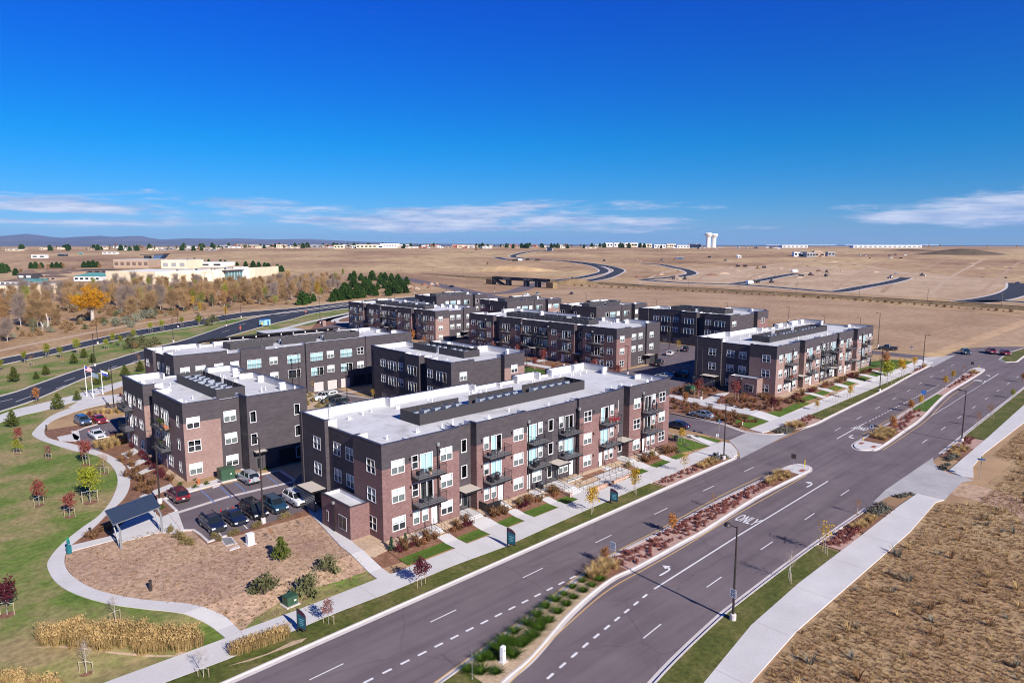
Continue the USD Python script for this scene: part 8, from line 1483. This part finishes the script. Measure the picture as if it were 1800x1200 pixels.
for k in range(105):
    px = rh.choice((rh.uniform(380, 660), rh.uniform(380, 1060), rh.uniform(690, 960))); py = rh.uniform(433.8, 436.8); w = rh.uniform(6, 22); far(px, px + w, py - rh.uniform(2.2, 5), py, rh.choice(('far_white', 'far_white', 'far_cream', 'far_grey', 'far_tan', 'far_red')), 'small far building in the town on the skyline', rh.choice(('far_roof', 'far_grey', 'far_brown')), dm=14, group='small buildings of the skyline town', nwin=2)
for k in range(26):
    px = rh.uniform(0, 370); py = rh.uniform(436, 441); w = rh.uniform(6, 22); far(px, px + w, py - rh.uniform(2, 3.5), py, rh.choice(('far_white', 'far_cream', 'far_tan', 'far_grey')), 'small far building on the plain below the hills', 'far_roof', dm=14, group='small buildings below the hills', nwin=2)
for k in range(240):
    px = rh.uniform(330, 1180) if k < 185 else rh.uniform(0, 400); py = rh.uniform(433.6, 436.6) if k < 185 else rh.uniform(436, 441); kk = rh.choice(('ever', 'olivet', 'olivet', 'rust') if k % 4 == 0 else ('ever', 'olivet')); K[kk].put(W(px, py), {'ever': 'dark evergreen along the skyline', 'tan': 'tan tree along the skyline', 'rust': 'rusty tree along the skyline', 'olivet': 'olive tree along the skyline', 'ash': 'grey tree along the skyline'}[kk], 'skyline trees: ' + kk, rh.uniform(.8, 1.4))
for px, s in ((1625, .9), (1632, 1.1), (1652, 1.2), (1690, .9), (1735, 1.0), (1787, 1.0)): K['yellow'].put(W(px, 435.5), 'golden tree on the right part of the skyline', 'golden trees on the right skyline', s)
# earth mounds
def mound(px, py, wpx, hpx, mat, label=None, stretch=.5, seed=0):
    p = W(px, py); m = depth(p) / FPX; a, b, h = wpx * m / 2, wpx * m / 2 * stretch, hpx * m; n, k = 48, 10; V = [(p[0], p[1], p[2] + h)]; F = []
    for j in range(1, k + 1):
        for i in range(n):
            t = i * 2 * math.pi / n; rr = j / k; q = RIGHT * math.cos(t) * a * rr + head * math.sin(t) * b * rr; nz = meshkit.fbm(np.array([[math.cos(t) * rr * 3 + seed, math.sin(t) * rr * 3, .5]]))[0]
            x, y = p[0] + q[0], p[1] + q[1]; V.append((x, y, max(rise(x, y) - .4, 0 - .4) + (h * (math.cos(rr * math.pi) * .5 + .5) * (1 + .35 * nz) if j < k else -.3) + .1))
    F += [[0, 1 + i, 1 + (i + 1) % n] for i in range(n)]
    for j in range(1, k):
        for i in range(n): c0, c1 = 1 + (j - 1) * n + i, 1 + (j - 1) * n + (i + 1) % n; F += [[c0, c0 + n, c1 + n], [c0, c1 + n, c1]]
    obj('mound', (np.array(V), np.array(F)), mat, kind='structure', smooth=True)
mound(1690, 447, 190, 8.5, 'mound_soil', stretch=.3); mound(1600, 440.5, 120, 2.5, 'mound_soil', stretch=.3, seed=3); mound(900, 476, 200, 8, 'plain_grass', stretch=.25, seed=5); mound(1010, 500, 130, 9, 'bank_weeds', stretch=.25, seed=7); mound(640, 512, 60, 5, 'mulch', stretch=.5, seed=9)
for x in np.arange(1010, 1790, 13): 
    p = W(x, np.interp(x, [960, 1300, 1500, 1800], [500, 516, 528, 550])); K['bush_brush'].put(p, 'dry bush along the ditch below the railway', 'bushes along the railway ditch', rh.uniform(.3, 1.0))
for k in range(10): p = W(742 + rh.uniform(-28, 28), 503 + rh.uniform(-5, 6)); t = thing('rubble_heap', 'heap of red earth and boards at the roadworks', 'heap', p, rh.uniform(0, 90), 'earth heaps at the roadworks', rh.uniform(.8, 1.8)); obj('heap', MB().lathe((0, 0, -.1), [(2.0, 0), (1.5, .7), (.7, 1.3), (.1, 1.5)], 9), 'mulch' if k % 2 else 'far_tan', t); obj('boards', MB().cbox((.5, .2, 1.0), (2.4, .5, .2), .4).cbox((-.4, -.5, .6), (2.0, .3, .2), 1.2), 'sandstone', t)
for k in range(34):
    px, py = rh.uniform(1105, 1790), rh.uniform(456, 492); K_ = rh.uniform(.5, 1.7); p = W(px, py); t = thing('soil_heap', 'low heap of bare soil on the graded plain', 'heap', p, rh.uniform(0, 180), 'soil heaps on the graded plain', (K_ * 2.2, K_, K_ * .8)); obj('heap', MB().lathe((0, 0, -.1), [(2.6, 0), (1.9, .7), (1.0, 1.25), (.1, 1.45)], 10), rh.choice(('mulch', 'far_tan', 'tan_gravel', 'dry_turf')), t)
for k in range(9): sheet('dirt_track', band(smoothed(WP([(1040 + k * 85, 496 + k * 3), (1075 + k * 85, 480 + k), (1150 + k * 80, 470 - k % 3 * 4), (1230 + k * 72, 462 - k % 4 * 3)]), k=4), rh.uniform(2.5, 5)), .026, ('bare_dirt', 'tan_gravel', 'dry_turf')[k % 3])
for k, px in enumerate((430, 480, 535, 590, 650, 705, 760, 815, 1000, 1060, 1130, 1210, 1300, 1400, 1510, 1630, 1760)):
    p = W(px, float(np.interp(px, [430, 600, 870, 960, 1300, 1800], [463, 469, 488, 497, 513, 543]))); t = thing('utility_pole', 'thin wooden pole beside the railway line', 'pole', p, 20, 'poles along the railway'); obj('pole', MB().tube((0, 0, -.2), (0, 0, 8.5), .16, .11, 6), 'bark', t); obj('crossarm', MB().cbox((0, 0, 7.9), (.14, 2.2, .14)), 'bark', t)
# thin air between here and the hills
hz = MB().box(-30500, -30500, -2.0, 30500, 30500, 520)
M('haze_air', {'v': ('principled_volume', {'color': (.34, .60, 1.0), 'density': 0.000026, 'anisotropy': 0.1})}, [], surface=None, volume='v.volume')
obj('haze', hz, 'haze_air', kind='stuff')
